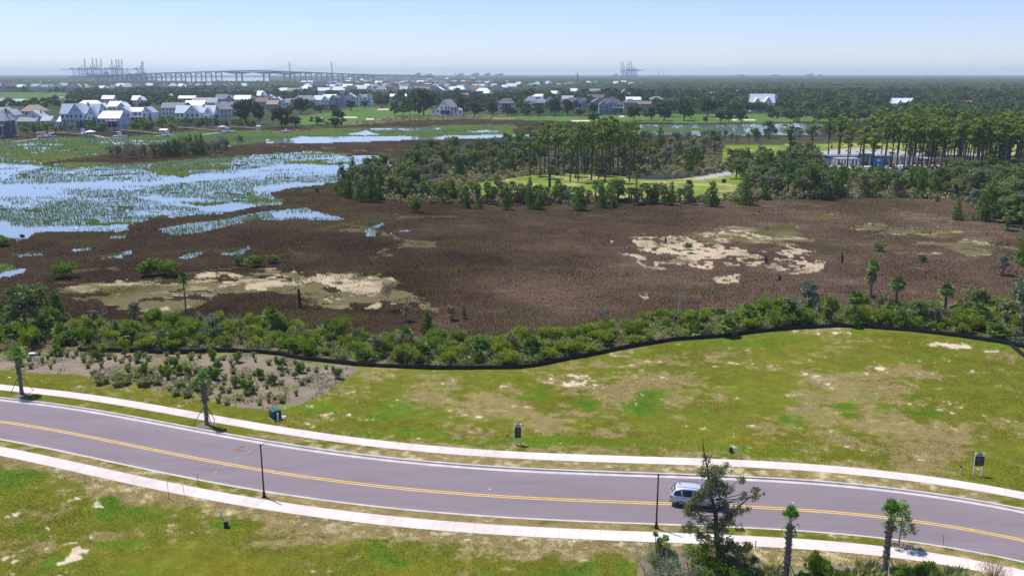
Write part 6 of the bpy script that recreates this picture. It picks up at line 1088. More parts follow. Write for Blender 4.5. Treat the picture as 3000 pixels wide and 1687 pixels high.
# ------------------------------------------------------------------ houses
WALLM = {k: plain('wall_' + k, c, .85, var=.06, scale=1.5) for k, c in dict(white=(.80, .80, .80), cream=(.68, .62, .50), blue=(.30, .37, .47), grey=(.36, .39, .42), tan=(.45, .36, .27), ltblue=(.56, .64, .72), brown=(.22, .18, .15), dark=(.10, .11, .13), pink=(.58, .42, .36)).items()}
ROOFM = {k: plain('roof_' + k, c, .5 if k in ('white', 'metal') else .85, var=.10, scale=1.2) for k, c in dict(white=(.80, .81, .83), metal=(.46, .52, .60), grey=(.25, .26, .29), dark=(.12, .12, .145), tan=(.36, .28, .22), red=(.55, .10, .07), brown=(.24, .16, .125), lgrey=(.42, .43, .45)).items()}
GLZ = plain('window_glass', (.03, .045, .07), .12, spec=.6, var=.2); TRIMW = plain('white_trim', (.70, .71, .72), .7, var=.04)
def roof_part(mb, w, d, z, rh, kind, ov=.5, cx=0, cy_=0):
    a, b = w / 2 + ov, d / 2 + ov; th = .28
    if kind == 'side':      # ridge left to right
        P_ = [(-a, -b, z), (a, -b, z), (a, 0, z + rh), (-a, 0, z + rh), (a, b, z), (-a, b, z)]; F_ = [(0, 1, 2, 3), (3, 2, 4, 5)]
    elif kind == 'front':   # gable towards the viewer
        P_ = [(-a, -b, z), (0, -b, z + rh), (0, b, z + rh), (-a, b, z), (a, -b, z), (a, b, z)]; F_ = [(0, 1, 2, 3), (1, 4, 5, 2)]
    else:
        r = max(0, a - b) if a > b else 0; s = max(0, b - a) if b > a else 0
        P_ = [(-a, -b, z), (a, -b, z), (a, b, z), (-a, b, z), (-r, -s, z + rh), (r, s, z + rh)]; F_ = [(0, 1, 5, 4), (2, 3, 4, 5), (1, 2, 5), (3, 0, 4)] if a > b else [(0, 1, 4), (1, 2, 5, 4), (2, 3, 5), (3, 0, 4, 5)]
    P_ = [(x + cx, y + cy_, q) for x, y, q in P_]; n = len(P_)
    mb.add(P_ + [(x, y, q - th) for x, y, q in P_], F_ + [tuple(i + n for i in f[::-1]) for f in F_] + ([(0, 1, n + 1, n), (1, 2, n + 2, n + 1), (0, 3, n + 3, n), (2, 4, n + 4, n + 2), (3, 5, n + 5, n + 3), (4, 5, n + 5, n + 4)] if kind == 'side' else [(0, 1, n + 1, n), (1, 4, n + 4, n + 1), (0, 3, n + 3, n), (4, 5, n + 5, n + 4), (2, 3, n + 3, n + 2), (2, 5, n + 5, n + 2)] if kind == 'front' else [(0, 1, n + 1, n), (1, 2, n + 2, n + 1), (2, 3, n + 3, n + 2), (3, 0, n, n + 3)]))
def wall_part(mb, w, d, z0, z1, rh, kind, cx=0, cy_=0):
    mb.box((cx, cy_, (z0 + z1) / 2), (w, d, z1 - z0)); e = .02
    if kind == 'side':
        for s in (-1, 1): mb.add([(cx + s * w / 2, cy_ - d / 2, z1), (cx + s * w / 2, cy_ + d / 2, z1), (cx + s * w / 2, cy_, z1 + rh * .95), (cx + s * (w / 2 - .3), cy_ - d / 2, z1), (cx + s * (w / 2 - .3), cy_ + d / 2, z1), (cx + s * (w / 2 - .3), cy_, z1 + rh * .95)], [(0, 1, 2), (3, 4, 5), (0, 2, 5, 3), (1, 2, 5, 4)])
    if kind == 'front':
        for s in (-1, 1): mb.add([(cx - w / 2, cy_ + s * d / 2, z1), (cx + w / 2, cy_ + s * d / 2, z1), (cx, cy_ + s * d / 2, z1 + rh * .95), (cx - w / 2, cy_ + s * (d / 2 - .3), z1), (cx + w / 2, cy_ + s * (d / 2 - .3), z1), (cx, cy_ + s * (d / 2 - .3), z1 + rh * .95)], [(0, 1, 2), (3, 4, 5), (0, 2, 5, 3), (1, 2, 5, 4)])
WIN = {}
def window_mesh(w, h):
    k = (round(w, 1), round(h, 1))
    if k not in WIN:
        f = MB(); f.box((0, 0, h / 2 + .06), (w + .24, .10, .12)); f.box((0, 0, -h / 2 - .06), (w + .24, .10, .12)); f.box((-w / 2 - .06, 0, 0), (.12, .10, h)); f.box((w / 2 + .06, 0, 0), (.12, .10, h)); f.box((0, 0, 0), (.07, .07, h))
        p = MB(); p.box((0, .0, 0), (w, .05, h)); WIN[k] = (f.mesh('window_frame', TRIMW), p.mesh('pane', GLZ))
    return WIN[k]
def window(root, x, y, z, w, h, side=0):
    f, p = window_mesh(w, h); o = link('window', f, root, (x, y, z), side); link('pane', p, o); return o
HOUSES = []
def house(X, Y, W_, Ht, blocks, label, wall='white', roof='grey', rz=0, detail=2, porch=None, depth=10, raised=0, group=None):
    """blocks: (x centre, width, depth, y shift, eave height, ridge height, roof kind) as fractions of W_ and Ht"""
    t = thing('house', label, 'house', (X, Y, 0), rz, group); wb = MB(); rb = MB(); HOUSES.append((X, Y, W_))
    for bx, bw, bd, by, ev, rd, kind in blocks:
        w, d, cx, c2, z1, rh = bw * W_, bd * depth, bx * W_, by * depth, ev * Ht, (rd - ev) * Ht
        wall_part(wb, w, d, 0, z1, rh, kind, cx, c2); roof_part(rb, w, d, z1, rh, kind, .45, cx, c2)
        if detail:
            fl = max(1, int(z1 / 3.2)); n = max(1, int(w / 2.9))
            for f in range(fl):
                for k in range(n):
                    if detail < 2 and (f + k) % 2: continue
                    z = z1 - 1.7 - 3.2 * f
                    if z > .8: window(t, cx - w / 2 + w * (k + .5) / n, c2 - d / 2 - .03, z, 1.4 if n > 1 else 1.9, 2.0)
                if z1 - 1.7 - 3.2 * f > .8 and detail > 1:
                    sgn = 1 if X < 0 else -1; window(t, cx + sgn * (w / 2 + .03), c2, z1 - 1.7 - 3.2 * f, 1.1, 1.6, R(90))
            if kind == 'front' and rh > 2.2: window(t, cx, c2 - d / 2 - .03, z1 + rh * .35, .9, 1.1)
    wb.obj('wall', WALLM[wall], t); ro = rb.obj('roof', ROOFM[roof], t)
    if detail > 1: c = MB(); c.box((W_ * .18, depth * .12, Ht * .93), (.9, .9, Ht * .22)); c.obj('chimney', WALLM['brown' if wall != 'white' else 'grey'], ro)
    if porch:
        px, pw, pz = porch; px *= W_; pw *= W_; d = 2.6; y = min(b[3] * depth - b[2] * depth / 2 for b in blocks) - d / 2
        p = MB(); p.box((px, y, .9), (pw, d, .3)); p.box((px, y, pz * Ht - .2), (pw + .6, d + .5, .25), taper=.97); n = max(3, int(pw / 2.4))
        for k in range(n): p.box((px - pw / 2 + .2 + (pw - .4) * k / (n - 1), y - d / 2 + .15, pz * Ht / 2), (.26, .26, pz * Ht - .4))
        p.obj('porch', TRIMW, t); q = MB(); q.box((px, y + d / 2 - .06, (pz * Ht - .35) / 2 + .45), (pw * .82, .06, (pz * Ht - .5) * .62)); q.obj('screen', GLZ, t)
        q = MB()
        for k in range(5): q.box((px, y - d / 2 - .3 - k * .3, .75 - k * .17), (2.0, .3, .16))
        q.obj('steps', TRIMW, t)
    return t
def H_(zf, xc, yb, wpx, yt, blocks, label, **k):
    X, Y = at(zf, xc, yb); w = wpx / 3.4347 / ppm(*zf(xc, yb)); h = V(*zf(xc, yt), Y)[1]; return house(X, Y + 5, w, h, blocks, label, **k)
B_side = [(0, 1, 1, 0, .62, 1, 'side')]; B_front = [(0, 1, 1, 0, .6, 1, 'front')]; B_hip = [(0, 1, 1, 0, .6, 1, 'hip')]
B_L = [(-.2, .6, 1, .1, .6, 1, 'side'), (.25, .45, 1.1, -.15, .58, .92, 'front')]; B_LL = [(.2, .6, 1, .1, .6, 1, 'side'), (-.25, .45, 1.1, -.15, .58, .92, 'front')]
B_3 = [(0, .98, .9, .15, .60, .98, 'side'), (-.02, .36, 1.1, -.1, .62, 1.0, 'front'), (.36, .26, 1.05, -.05, .52, .88, 'front')]; B_H = [(0, 1, 1, .05, .58, 1, 'hip'), (-.25, .3, 1.1, -.05, .58, .85, 'front')]; B_2g = [(-.3, .40, 1.1, -.1, .70, 1, 'front'), (.34, .32, 1.0, -.05, .68, 1, 'front'), (.02, .5, .7, .2, .72, .96, 'side')]
near_houses = [
 (Z1, 10, 870, 130, 590, B_hip, 'dark house with pale roof cut by the left picture edge', dict(wall='dark', roof='lgrey', porch=(.1, .6, .45))),
 (Z1, 60, 745, 230, 570, B_L, 'pale house with broad grey roof near the left picture edge', dict(wall='white', roof='lgrey')),
 (Z1, 330, 700, 230, 543, B_hip, 'cream house with tan hipped roof behind the grey roofed one', dict(wall='cream', roof='tan')),
 (Z1, 350, 770, 180, 600, B_front, 'narrow white front gabled house right of the grey roofed one', dict(wall='white', roof='lgrey')),
 (Z1, 270, 775, 190, 668, B_side, 'low wing with grey roof before the pale house', dict(wall='grey', roof='grey')),
 (Z1, 465, 775, 100, 657, B_side, 'small low grey roofed pavilion between two big white houses', dict(wall='white', roof='lgrey')),
 (Z1, 800, 792, 390, 528, B_3, 'large pale blue house with metal roof and central gable', dict(wall='ltblue', roof='metal', porch=(.30, .25, .42))),
 (Z1, 650, 790, 130, 660, B_side, 'low metal roofed wing at the left foot of the large blue house', dict(wall='white', roof='metal')),
 (Z1, 900, 640, 260, 497, B_hip, 'house with brilliant white pyramid roof behind the blue house', dict(wall='cream', roof='white')),
 (Z1, 1035, 640, 90, 525, B_front, 'narrow white roofed gable beside the pyramid roof', dict(wall='white', roof='white')),
 (Z1, 1105, 792, 230, 605, [(0, 1, 1.2, 0, .62, 1, 'side')], 'tall steep roofed blue grey boathouse like house nearest the water', dict(wall='ltblue', roof='metal', porch=(.2, .5, .5))),
 (Z1, 1370, 742, 360, 562, B_2g, 'wide white house with two end gables and upper porch', dict(wall='white', roof='metal', porch=(.05, .35, .48))),
 (Z1, 1190, 640, 200, 505, B_L, 'white metal roofed house with dormers behind the twin gable house', dict(wall='white', roof='white')),
 (Z1, 1390, 560, 130, 450, B_L, 'white gabled house poking over the dark trees', dict(wall='white', roof='white')),
 (Z1, 1085, 540, 120, 447, B_side, 'low blue grey roofed house among trees at the left', dict(wall='white', roof='metal')),
 (Z1, 1740, 655, 220, 520, B_side, 'grey roofed white house half hidden behind palms', dict(wall='white', roof='grey')),
 (Z1, 1960, 620, 190, 500, B_side, 'house with flat looking bright white roof', dict(wall='ltblue', roof='white')),
 (Z1, 1960, 745, 400, 545, B_3, 'big white gabled house facing the docks in the middle', dict(wall='white', roof='metal', porch=(.32, .3, .4))),
 (Z1, 2060, 600, 250, 470, B_side, 'pale grey roofed house above the bright white roof', dict(wall='white', roof='lgrey')),
 (Z1, 2240, 700, 260, 510, B_LL, 'cream house with grey gables left of the big round tree', dict(wall='cream', roof='grey')),
 (Z1, 2270, 560, 200, 435, B_L, 'grey gabled house behind the cream one', dict(wall='grey', roof='grey')),
 (Z1, 2440, 560, 160, 445, B_side, 'white roofed house right of the grey gabled one', dict(wall='white', roof='white')),
 (Z1, 1880, 520, 170, 450, B_side, 'blue grey roofed house in the second row', dict(wall='grey', roof='metal')),
 (Z1, 1710, 480, 60, 432, B_front, 'small white house between trees in the second row', dict(wall='white', roof='white')),
 (Z1, 2530, 540, 120, 455, B_L, 'tan roofed house beside the round tree', dict(wall='tan', roof='brown')),
 (Z2, 55, 520, 90, 400, B_L, 'white house with bright roof left of the two gabled ones', dict(wall='white', roof='white')), (Z2, 60, 580, 120, 470, B_side, 'brown roofed house partly behind trees at the course edge', dict(wall='tan', roof='brown')),
 (Z2, 140, 560, 120, 437, B_front, 'blue grey front gabled house by the round trees', dict(wall='ltblue', roof='metal')), (Z2, 220, 560, 90, 463, B_front, 'bright white gable right of the blue grey one', dict(wall='white', roof='white')), (Z2, 165, 600, 110, 497, B_side, 'low tan house before the bright gable', dict(wall='tan', roof='tan')),
 (Z2, 310, 585, 130, 477, B_LL, 'pale gabled house with dark porch near the golf course', dict(wall='white', roof='grey')), (Z2, 490, 560, 230, 447, B_hip, 'grey hip roofed house with dark upper porch', dict(wall='cream', roof='grey')), (Z2, 660, 560, 150, 447, B_L, 'white house with steep metal roof above the fairway', dict(wall='white', roof='metal')),
 (Z2, 740, 530, 130, 437, B_side, 'low bright roofed house behind the fairway trees', dict(wall='white', roof='white')), (Z2, 820, 560, 150, 443, B_2g, 'dark roofed blue house with chimneys', dict(wall='blue', roof='dark')), (Z2, 945, 530, 120, 422, B_front, 'house with tall white metal gable', dict(wall='ltblue', roof='white')),
 (Z2, 1090, 560, 160, 430, B_2g, 'pale house with twin steep gables beside the dark oak', dict(wall='white', roof='grey')), (Z2, 1430, 500, 170, 430, B_3, 'white roofed house with dormers behind the oaks', dict(wall='white', roof='white')),
 (Z2, 1920, 655, 290, 487, [(.05, .6, 1, .1, .55, 1, 'hip'), (-.1, .30, 1.2, -.1, .62, .98, 'front'), (-.38, .3, .9, 0, .4, .62, 'side'), (.38, .3, .9, 0, .35, .5, 'side')], 'large cream house with dark porch standing alone at the marsh edge', dict(wall='white', roof='grey', porch=(-.05, .38, .42))),
 (Z2, 2520, 600, 170, 475, B_hip, 'two storey house with dark screened porches behind trees', dict(wall='white', roof='dark', porch=(0, .7, .65))), (Z2, 2080, 480, 110, 425, B_side, 'small white roofed house amid trees', dict(wall='tan', roof='tan')), (Z2, 2340, 470, 100, 397, B_L, 'bright white gabled house between dark trees', dict(wall='white', roof='white')),
 (Z3, 240, 570, 230, 455, [(-.2, .6, 1, 0, .6, 1, 'hip'), (.25, .5, 1.1, -.1, .5, .92, 'hip')], 'pale house with double hipped grey roof by the course', dict(wall='white', roof='grey', porch=(.1, .6, .45))), (Z3, 390, 560, 110, 457, B_front, 'light blue house with tan gabled roof', dict(wall='ltblue', roof='brown')), (Z3, 270, 500, 150, 433, B_side, 'long bright white roof behind the double hipped house', dict(wall='white', roof='white')),
 (Z3, 440, 470, 110, 400, B_L, 'bright white house in the third row above the tan gable', dict(wall='white', roof='white')), (Z3, 560, 540, 110, 450, B_side, 'grey white roofed house right of the tan gable', dict(wall='cream', roof='lgrey')), (Z3, 660, 580, 170, 468, B_3, 'dark roofed house with dormer and porch behind dark trees', dict(wall='blue', roof='dark', porch=(0, .5, .5))),
 (Z3, 640, 450, 100, 375, B_L, 'small white roofed house above the dark roofed one', dict(wall='blue', roof='white')), (Z3, 830, 520, 190, 437, B_side, 'long dark grey roofed house left of the big blue one', dict(wall='grey', roof='dark')), (Z3, 830, 440, 110, 380, B_side, 'tan roofed house in the third row', dict(wall='tan', roof='tan')), (Z3, 870, 565, 130, 475, B_front, 'peach coloured house with low gable', dict(wall='pink', roof='tan')),
 (Z3, 1000, 635, 260, 457, [(.0, .9, 1, .1, .55, .9, 'hip'), (.05, .35, 1.2, -.05, .62, 1, 'hip'), (-.33, .3, 1.1, -.05, .5, .75, 'front')], 'large blue house with dark hipped roofs facing the fairway', dict(wall='blue', roof='dark', porch=(.25, .4, .38))), (Z3, 1190, 580, 130, 483, B_hip, 'grey roofed house joined to the big blue one', dict(wall='grey', roof='dark')), (Z3, 1220, 540, 150, 462, B_side, 'bright white roof right of the blue house', dict(wall='white', roof='white')),
 (Z3, 1320, 580, 170, 505, B_side, 'low brown roofed house with chimney among oaks', dict(wall='tan', roof='brown')), (Z3, 1455, 530, 140, 458, B_hip, 'grey hip roofed house with little chimney', dict(wall='cream', roof='grey')), (Z3, 1135, 460, 60, 385, B_front, 'narrow pale tower like house among far trees', dict(wall='grey', roof='lgrey')), (Z3, 1200, 470, 60, 410, B_front, 'pale gabled house next to the tower like one', dict(wall='grey', roof='grey')),
 (Z3, 1640, 530, 110, 475, B_side, 'dark roofed low house behind the oaks', dict(wall='grey', roof='dark')), (Z3, 2010, 470, 110, 415, B_L, 'pale metal roofed house amid the right woods', dict(wall='ltblue', roof='lgrey')), (Z3, 2270, 450, 110, 395, B_3, 'blue grey roofed house far in the right woods', dict(wall='ltblue', roof='metal')), (Z3, 2260, 490, 100, 452, B_hip, 'small red roofed house amid the right woods', dict(wall='white', roof='red')), (Z3, 2440, 460, 90, 415, B_side, 'pinkish roofed house beside the great white one', dict(wall='tan', roof='brown')),
 (Z3, 2520, 610, 240, 432, [(.0, 1, 1, 0, .5, 1, 'side'), (.2, .3, 1.1, -.1, .55, .85, 'front'), (-.25, .25, 1.1, -.1, .55, .8, 'front')], 'great house with brilliant white roof at the edge of the course', dict(wall='white', roof='white', porch=(.3, .3, .4))), (Z4, 70, 540, 130, 445, B_front, 'steep white roof right of the great white house', dict(wall='white', roof='white')),
 (Z4, 1360, 580, 210, 475, [(0, 1, 1, 0, .5, 1, 'side'), (-.2, .22, 1.1, -.05, .5, .85, 'front'), (.2, .22, 1.1, -.05, .5, .85, 'front')], 'white roofed house with two white gables deep in the woods', dict(wall='white', roof='white')), (Z4, 2030, 570, 130, 500, B_side, 'house with bright orange red roof in the woods', dict(wall='cream', roof='red')), (Z4, 2200, 500, 170, 440, B_side, 'pale grey house far in the right woods', dict(wall='white', roof='lgrey')), (Z4, 690, 530, 80, 472, B_side, 'tan wall of a house between dark trees', dict(wall='tan', roof='tan')), (Z4, 1210, 575, 30, 523, B_front, 'tiny white cupola house left of the twin gabled one', dict(wall='white', roof='white')),
]
for zf, xc, yb, wp, yt, bl, lab, kw in near_houses: H_(zf, xc, yb, wp, yt, bl, lab, **kw)
g = random.Random(71)
# the second neighbourhood: farther roofs, seen as roofs and walls between the trees
for (zf, y, x0, x1, dx, ytop, txt) in ((Z1, 402, 10, 1300, 66, 335, 'far house in the row across the far green marsh'), (Z1, 390, 1400, 2576, 110, 330, 'far house before the bridge'), (Z2, 345, 460, 2560, 56, 300, 'far house in the rows left of the picture centre'), (Z2, 402, 480, 2560, 66, 352, 'house in the fourth row behind the golf course'), (Z3, 365, 0, 1300, 100, 312, 'roof deep in the central woods'), (Z2, 440, 300, 2500, 110, 395, 'house in the third row behind the golf course'), (Z2, 300, 800, 2500, 130, 268, 'very far house among hazy trees'), (Z1, 345, 280, 700, 120, 315, 'white far house beneath the hazy tree line')):
    x = x0
    while x < x1:
        xx = x + g.uniform(-20, 20); yb = y + g.uniform(-8, 10); X, Y = at(zf, xx, yb); w = g.uniform(13, 21) * (1.2 if Y > 1300 else 1); h = g.uniform(9.5, 13.5) * (1.25 if Y > 1300 else 1); rf = g.choice(('white', 'white', 'metal', 'grey', 'lgrey', 'brown', 'tan', 'dark', 'white')); wl = g.choice(('white', 'cream', 'grey', 'tan', 'white', 'ltblue'))
        house(X, Y, w, h, g.choice((B_side, B_L, B_LL, B_hip, B_front)), '%s roofed %s: %s walls' % ({'lgrey': 'pale grey', 'metal': 'blue grey'}.get(rf, rf), txt, {'ltblue': 'light blue'}.get(wl, wl)), wall=wl, roof=rf, detail=0 if zf(0, y)[1] < 262 else 1, rz=g.uniform(-.35, .35), group='far houses'); x += dx * g.uniform(.7, 1.3)

# ------------------------------------------------------------------ trees around the houses and golf course
def T(zf, x, yb, yt, wd, txt, key=None, name='live_oak', cat='tree', grp=None):
    X, Y = at(zf, x, yb); h = V(*zf(x, yt), Y)[1]; key = key or 'faroak%d' % random.randrange(4); bh = 11 * .9 if key[:6] == 'faroak' else 9; w = wd / 3.4347 / ppm(*zf(x, yb)) / 12; plant(key, name, txt, cat, X, Y, grp, w if key[:6] == 'faroak' else w * 2, sz=h / bh)
for zf, x, yb, yt, wd, txt in ((Z1, 2480, 745, 495, 230, 'huge round oak right of the cream house'), (Z2, 40, 740, 540, 120, 'dark oak at the water beside the last dock'), (Z2, 260, 770, 560, 190, 'dark pair of trees sloping down to the water'), (Z2, 450, 640, 470, 180, 'dark leaning oak before the pale gabled houses'), (Z2, 290, 770, 680, 110, 'black green bush tree at the water'), (Z2, 395, 760, 660, 120, 'small round tree at the shore of the course'), (Z2, 625, 745, 665, 140, 'small spreading tree at the marsh shore'), (Z2, 825, 700, 590, 140, 'round dark tree on the mound of the course'), (Z2, 800, 770, 680, 170, 'dark tree mass below the round one'),
  (Z2, 960, 600, 500, 130, 'rounded oak in the middle of the fairway top'), (Z2, 650, 625, 545, 140, 'spreading oak left above the fairway'), (Z2, 780, 620, 540, 130, 'low oak on the fairway edge'), (Z2, 1270, 575, 445, 210, 'broad dark oak behind the fairway'), (Z2, 1395, 650, 505, 110, 'tall open oak left in the pair on the fairway'), (Z2, 1475, 640, 540, 100, 'oak right in the pair on the fairway'), (Z2, 1550, 640, 480, 110, 'slim tree before the dark central oaks'), (Z2, 1690, 650, 390, 240, 'tallest dark oak mass left of the cream marsh edge house'), (Z2, 1640, 650, 540, 120, 'group of thin trees beside the fairway end'), (Z2, 1860, 500, 440, 90, 'bush tree behind the cream marsh edge house'), (Z2, 2060, 650, 480, 110, 'tree right of the cream marsh edge house'),
  (Z2, 2200, 660, 520, 200, 'dark oak mass right of the lone cream house'), (Z2, 2380, 660, 510, 130, 'cone shaped dark tree by the course'), (Z2, 2530, 655, 560, 120, 'dark bushy oak before the screened porches'), (Z2, 1100, 570, 500, 90, 'small tree before the twin steep gables'), (Z3, 20, 650, 580, 100, 'dark bush tree left of the double hipped house'), (Z3, 140, 655, 570, 120, 'tree before the double hipped house'), (Z3, 270, 655, 560, 130, 'second tree before the double hipped house'), (Z3, 430, 655, 500, 150, 'big dark oak beside the light blue house'), (Z3, 560, 655, 500, 160, 'big dark oak left of the dark roofed house'), (Z3, 680, 655, 590, 110, 'low bushes tree before the dark roofed house'), (Z3, 810, 640, 530, 110, 'conical dark tree left of the large blue house'), (Z3, 825, 715, 630, 130, 'grey green willow like tree at the marsh edge of the course'),
  (Z3, 1230, 700, 545, 170, 'spreading oak with clear trunk right of the bunker'), (Z3, 1400, 700, 565, 170, 'spreading oak second in the fairway row'), (Z3, 1530, 700, 560, 170, 'wide dark oak third in the fairway row'), (Z3, 1560, 660, 500, 230, 'tall dark oak behind the fairway row'), (Z3, 1730, 700, 500, 200, 'oak with single straight trunk on the fairway'), (Z3, 1800, 680, 585, 110, 'small oak right of the straight trunked one'), (Z3, 1970, 660, 490, 190, 'very dark thick tree in the middle of the right fairway edge'), (Z3, 2100, 720, 600, 110, 'dense oak at the marsh edge on the right fairway'), (Z3, 2180, 720, 600, 120, 'dense oak beside it on the right fairway'), (Z3, 2310, 720, 590, 130, 'greyish oak in front of the right bunker'), (Z3, 2450, 610, 510, 130, 'dark tree before the great white house'), (Z3, 2240, 640, 520, 150, 'dark tree left of the great white house'),
  (Z3, 2505, 632, 520, 120, 'dark tree hiding the walls of the great white house'), (Z3, 2590, 640, 560, 110, 'low dark tree at the right corner of the great white house'), (Z3, 2380, 630, 520, 110, 'round tree left beside the great white house'), (Z3, 1945, 725, 660, 50, 'small bare tree on the right fairway'), (Z3, 1030, 640, 590, 70, 'small tree before the large blue house')):
    T(zf, x, yb, yt, wd, txt)
# gardens between the left houses and the water
gp = W(Z1, [(0, 800), (200, 760), (560, 740), (900, 760), (1250, 770), (1550, 700), (1800, 740), (2200, 740), (2576, 740), (2576, 770), (2000, 780), (1500, 800), (1000, 812), (500, 826), (0, 850)])
hs = np.array([(a, b, c) for a, b, c in HOUSES])
def free(x, y, m=1.0): return not np.any((np.abs(hs[:, 0] - x) < hs[:, 2] * .5 + m) & (np.abs(hs[:, 1] - y) < 6 + m)) and (m <= 0 or not np.any((np.abs(hs[:, 0] * y / hs[:, 1] - x) < hs[:, 2] * .45) & (y < hs[:, 1]) & (y > hs[:, 1] - 90)))
for i, (x, y) in enumerate(scatter(gp, 130, 2.6, 72, lambda x, y: free(x, y, -1))):
    k = i % 4; plant(('gardentree%d', 'cedar%d', 'palm%d', 'gardentree%d')[k] % (i % 4), ('garden_tree', 'garden_tree', 'palm_tree', 'garden_tree')[k], ('leafy garden tree between the white houses and the docks', 'dark conical garden tree between the white houses and the docks', 'garden palm between the white houses and the docks', 'leafy garden tree between the white houses and the docks')[k], ('tree', 'tree', 'palm', 'tree')[k], x, y, ('leafy garden trees by the docks', 'conical garden trees by the docks', 'garden palms by the docks', 'leafy garden trees by the docks')[k], rnd(.8, 1.4) * (.7 if k == 1 else 1), sz=rnd(.6, 1.15) * (.6 if k == 1 else 1))
wood(W(Z1, [(420, 560), (820, 420), (1500, 400), (2576, 400), (3000, 440), (3000, 540), (2500, 560), (1600, 640), (1550, 560), (1000, 560), (700, 520), (520, 640)]), ['faroak'], 55, 9, 73, 'dark tree standing among the houses at the left', 'trees among the left houses', smin=.7, smax=1.15, ok=lambda x, y: free(x, y, 2))
wood(W(Z2, [(0, 420), (2576, 400), (2576, 520), (2576, 600), (1800, 560), (1000, 520), (300, 500), (0, 500)]), ['faroak'], 60, 9, 74, 'dark tree among the houses behind the golf course', 'trees among the houses behind the golf course', smin=.8, smax=1.25, ok=lambda x, y: free(x, y, 1))
RW = W(Z3, [(0, 600), (1000, 560), (2100, 560), (2576, 600), (5400, 640), (5400, 520), (3800, 480), (2576, 460), (1000, 470), (0, 480)])
wood(RW, ['faroak'], 75, 9.5, 75, 'dark oak in the broad wood beyond the course on the right', 'oaks in the broad wood on the right', smin=.95, smax=1.5, ok=lambda x, y: free(x, y, 1) and CLASSPT(x, y) != GOLF)
# golf course grass humps beside the marsh
rg = W(Z2, [(1320, 665), (1800, 655), (2100, 660), (2500, 680), (2150, 682), (1900, 692), (1500, 705), (1250, 728), (880, 745), (900, 725), (1250, 705)])
gx, gy = [], []
for x, y in scatter(rg, 500, .8, 76): gx.append(x); gy.append(y)
gx = np.array(gx); gy = np.array(gy); blades('tall_rough_grass', np.repeat(gx, 6) + rng.normal(size=len(gx) * 6) * .5, np.repeat(gy, 6) + rng.normal(size=len(gx) * 6) * .5, rng.uniform(.8, 1.6, len(gx) * 6), np.full(len(gx) * 6, .5), np.array([.26, .23, .11]) * (.6 + .8 * rng.random((len(gx) * 6, 1))), BLADE)

# ------------------------------------------------------------------ far woodland: too many trees to count
def far_tree_mass():
    vs, qs, ts = [], [], []; g = np.random.default_rng(9); N = 7000
    px = g.uniform(-200, 3200, N); u = g.random(N); y = 640 + 1560 * u ** 1.3; x = (px - CX) / F * y * 1.03
    far_left = px < 900; ok = np.ones(N, bool); cl = classify(x, y)
    ok &= ~np.isin(cl, [GOLF, WATER, BROWN, GREEN, FMARSH, BUNKER, PINK, SPARSE, FLAWN])
    ok &= ~((px < 560) & (y < 860)); ok &= ~((px < 2200) & (y < 760)); ok &= ~((px < 1950) & (y < 1080) & (g.random(N) < .6))
    for hx, hy, hw in HOUSES: ok &= ~((np.abs(x - hx * (y / hy)) < hw * .6) & (y < hy + 8) & (y > hy - (140 if hx / hy > .17 else 130 if hy > 900 else 60)))
    ok &= ~((px < 1900) & (g.random(N) < .25)); x = x[ok]; y = y[ok]; px = px[ok]; n = len(x)
    h = np.where(px > 1900, g.uniform(10, 16, n) * np.where(y < 950, .85, 1), g.uniform(7, 12, n)); h = np.where((px < 1900) & (y > 1100), h * .95, h); m = 64
    r = h * g.uniform(.32, .5, n); c = np.repeat(np.arange(n), m); d = g.normal(size=(n * m, 3)); d /= np.linalg.norm(d, axis=1)[:, None]; d[:, 2] = np.abs(d[:, 2]) * 1.1 - .35
    p = np.stack([x[c], y[c], h[c] * .58], 1) + d * np.stack([r[c], r[c], h[c] * .42], 1) * g.uniform(.75, 1.08, (n * m, 1))
    s = (y[c] * .0012 + .6)[:, None] * g.uniform(.7, 1.5, (n * m, 1)); a = g.normal(size=(n * m, 3)); a /= np.linalg.norm(a, axis=1)[:, None]; b = np.cross(a, d); b /= np.linalg.norm(b, axis=1)[:, None] + 1e-6
    v = np.empty((n * m, 4, 3)); v[:, 0] = p - a * s * .8; v[:, 1] = p + b * s * .7; v[:, 2] = p + a * s * .8; v[:, 3] = p - b * s * .7
    t = np.repeat(.55 * g.random(n)[c] + .45 * g.random(n * m), 4); o = link('distant_woodland', np_mesh('distant_woodland', v.reshape(-1, 3), np.arange(n * m * 4).reshape(-1, 4), LEAF['far_leaf'], tint=t)); tag(o, kind='stuff')
far_tree_mass()
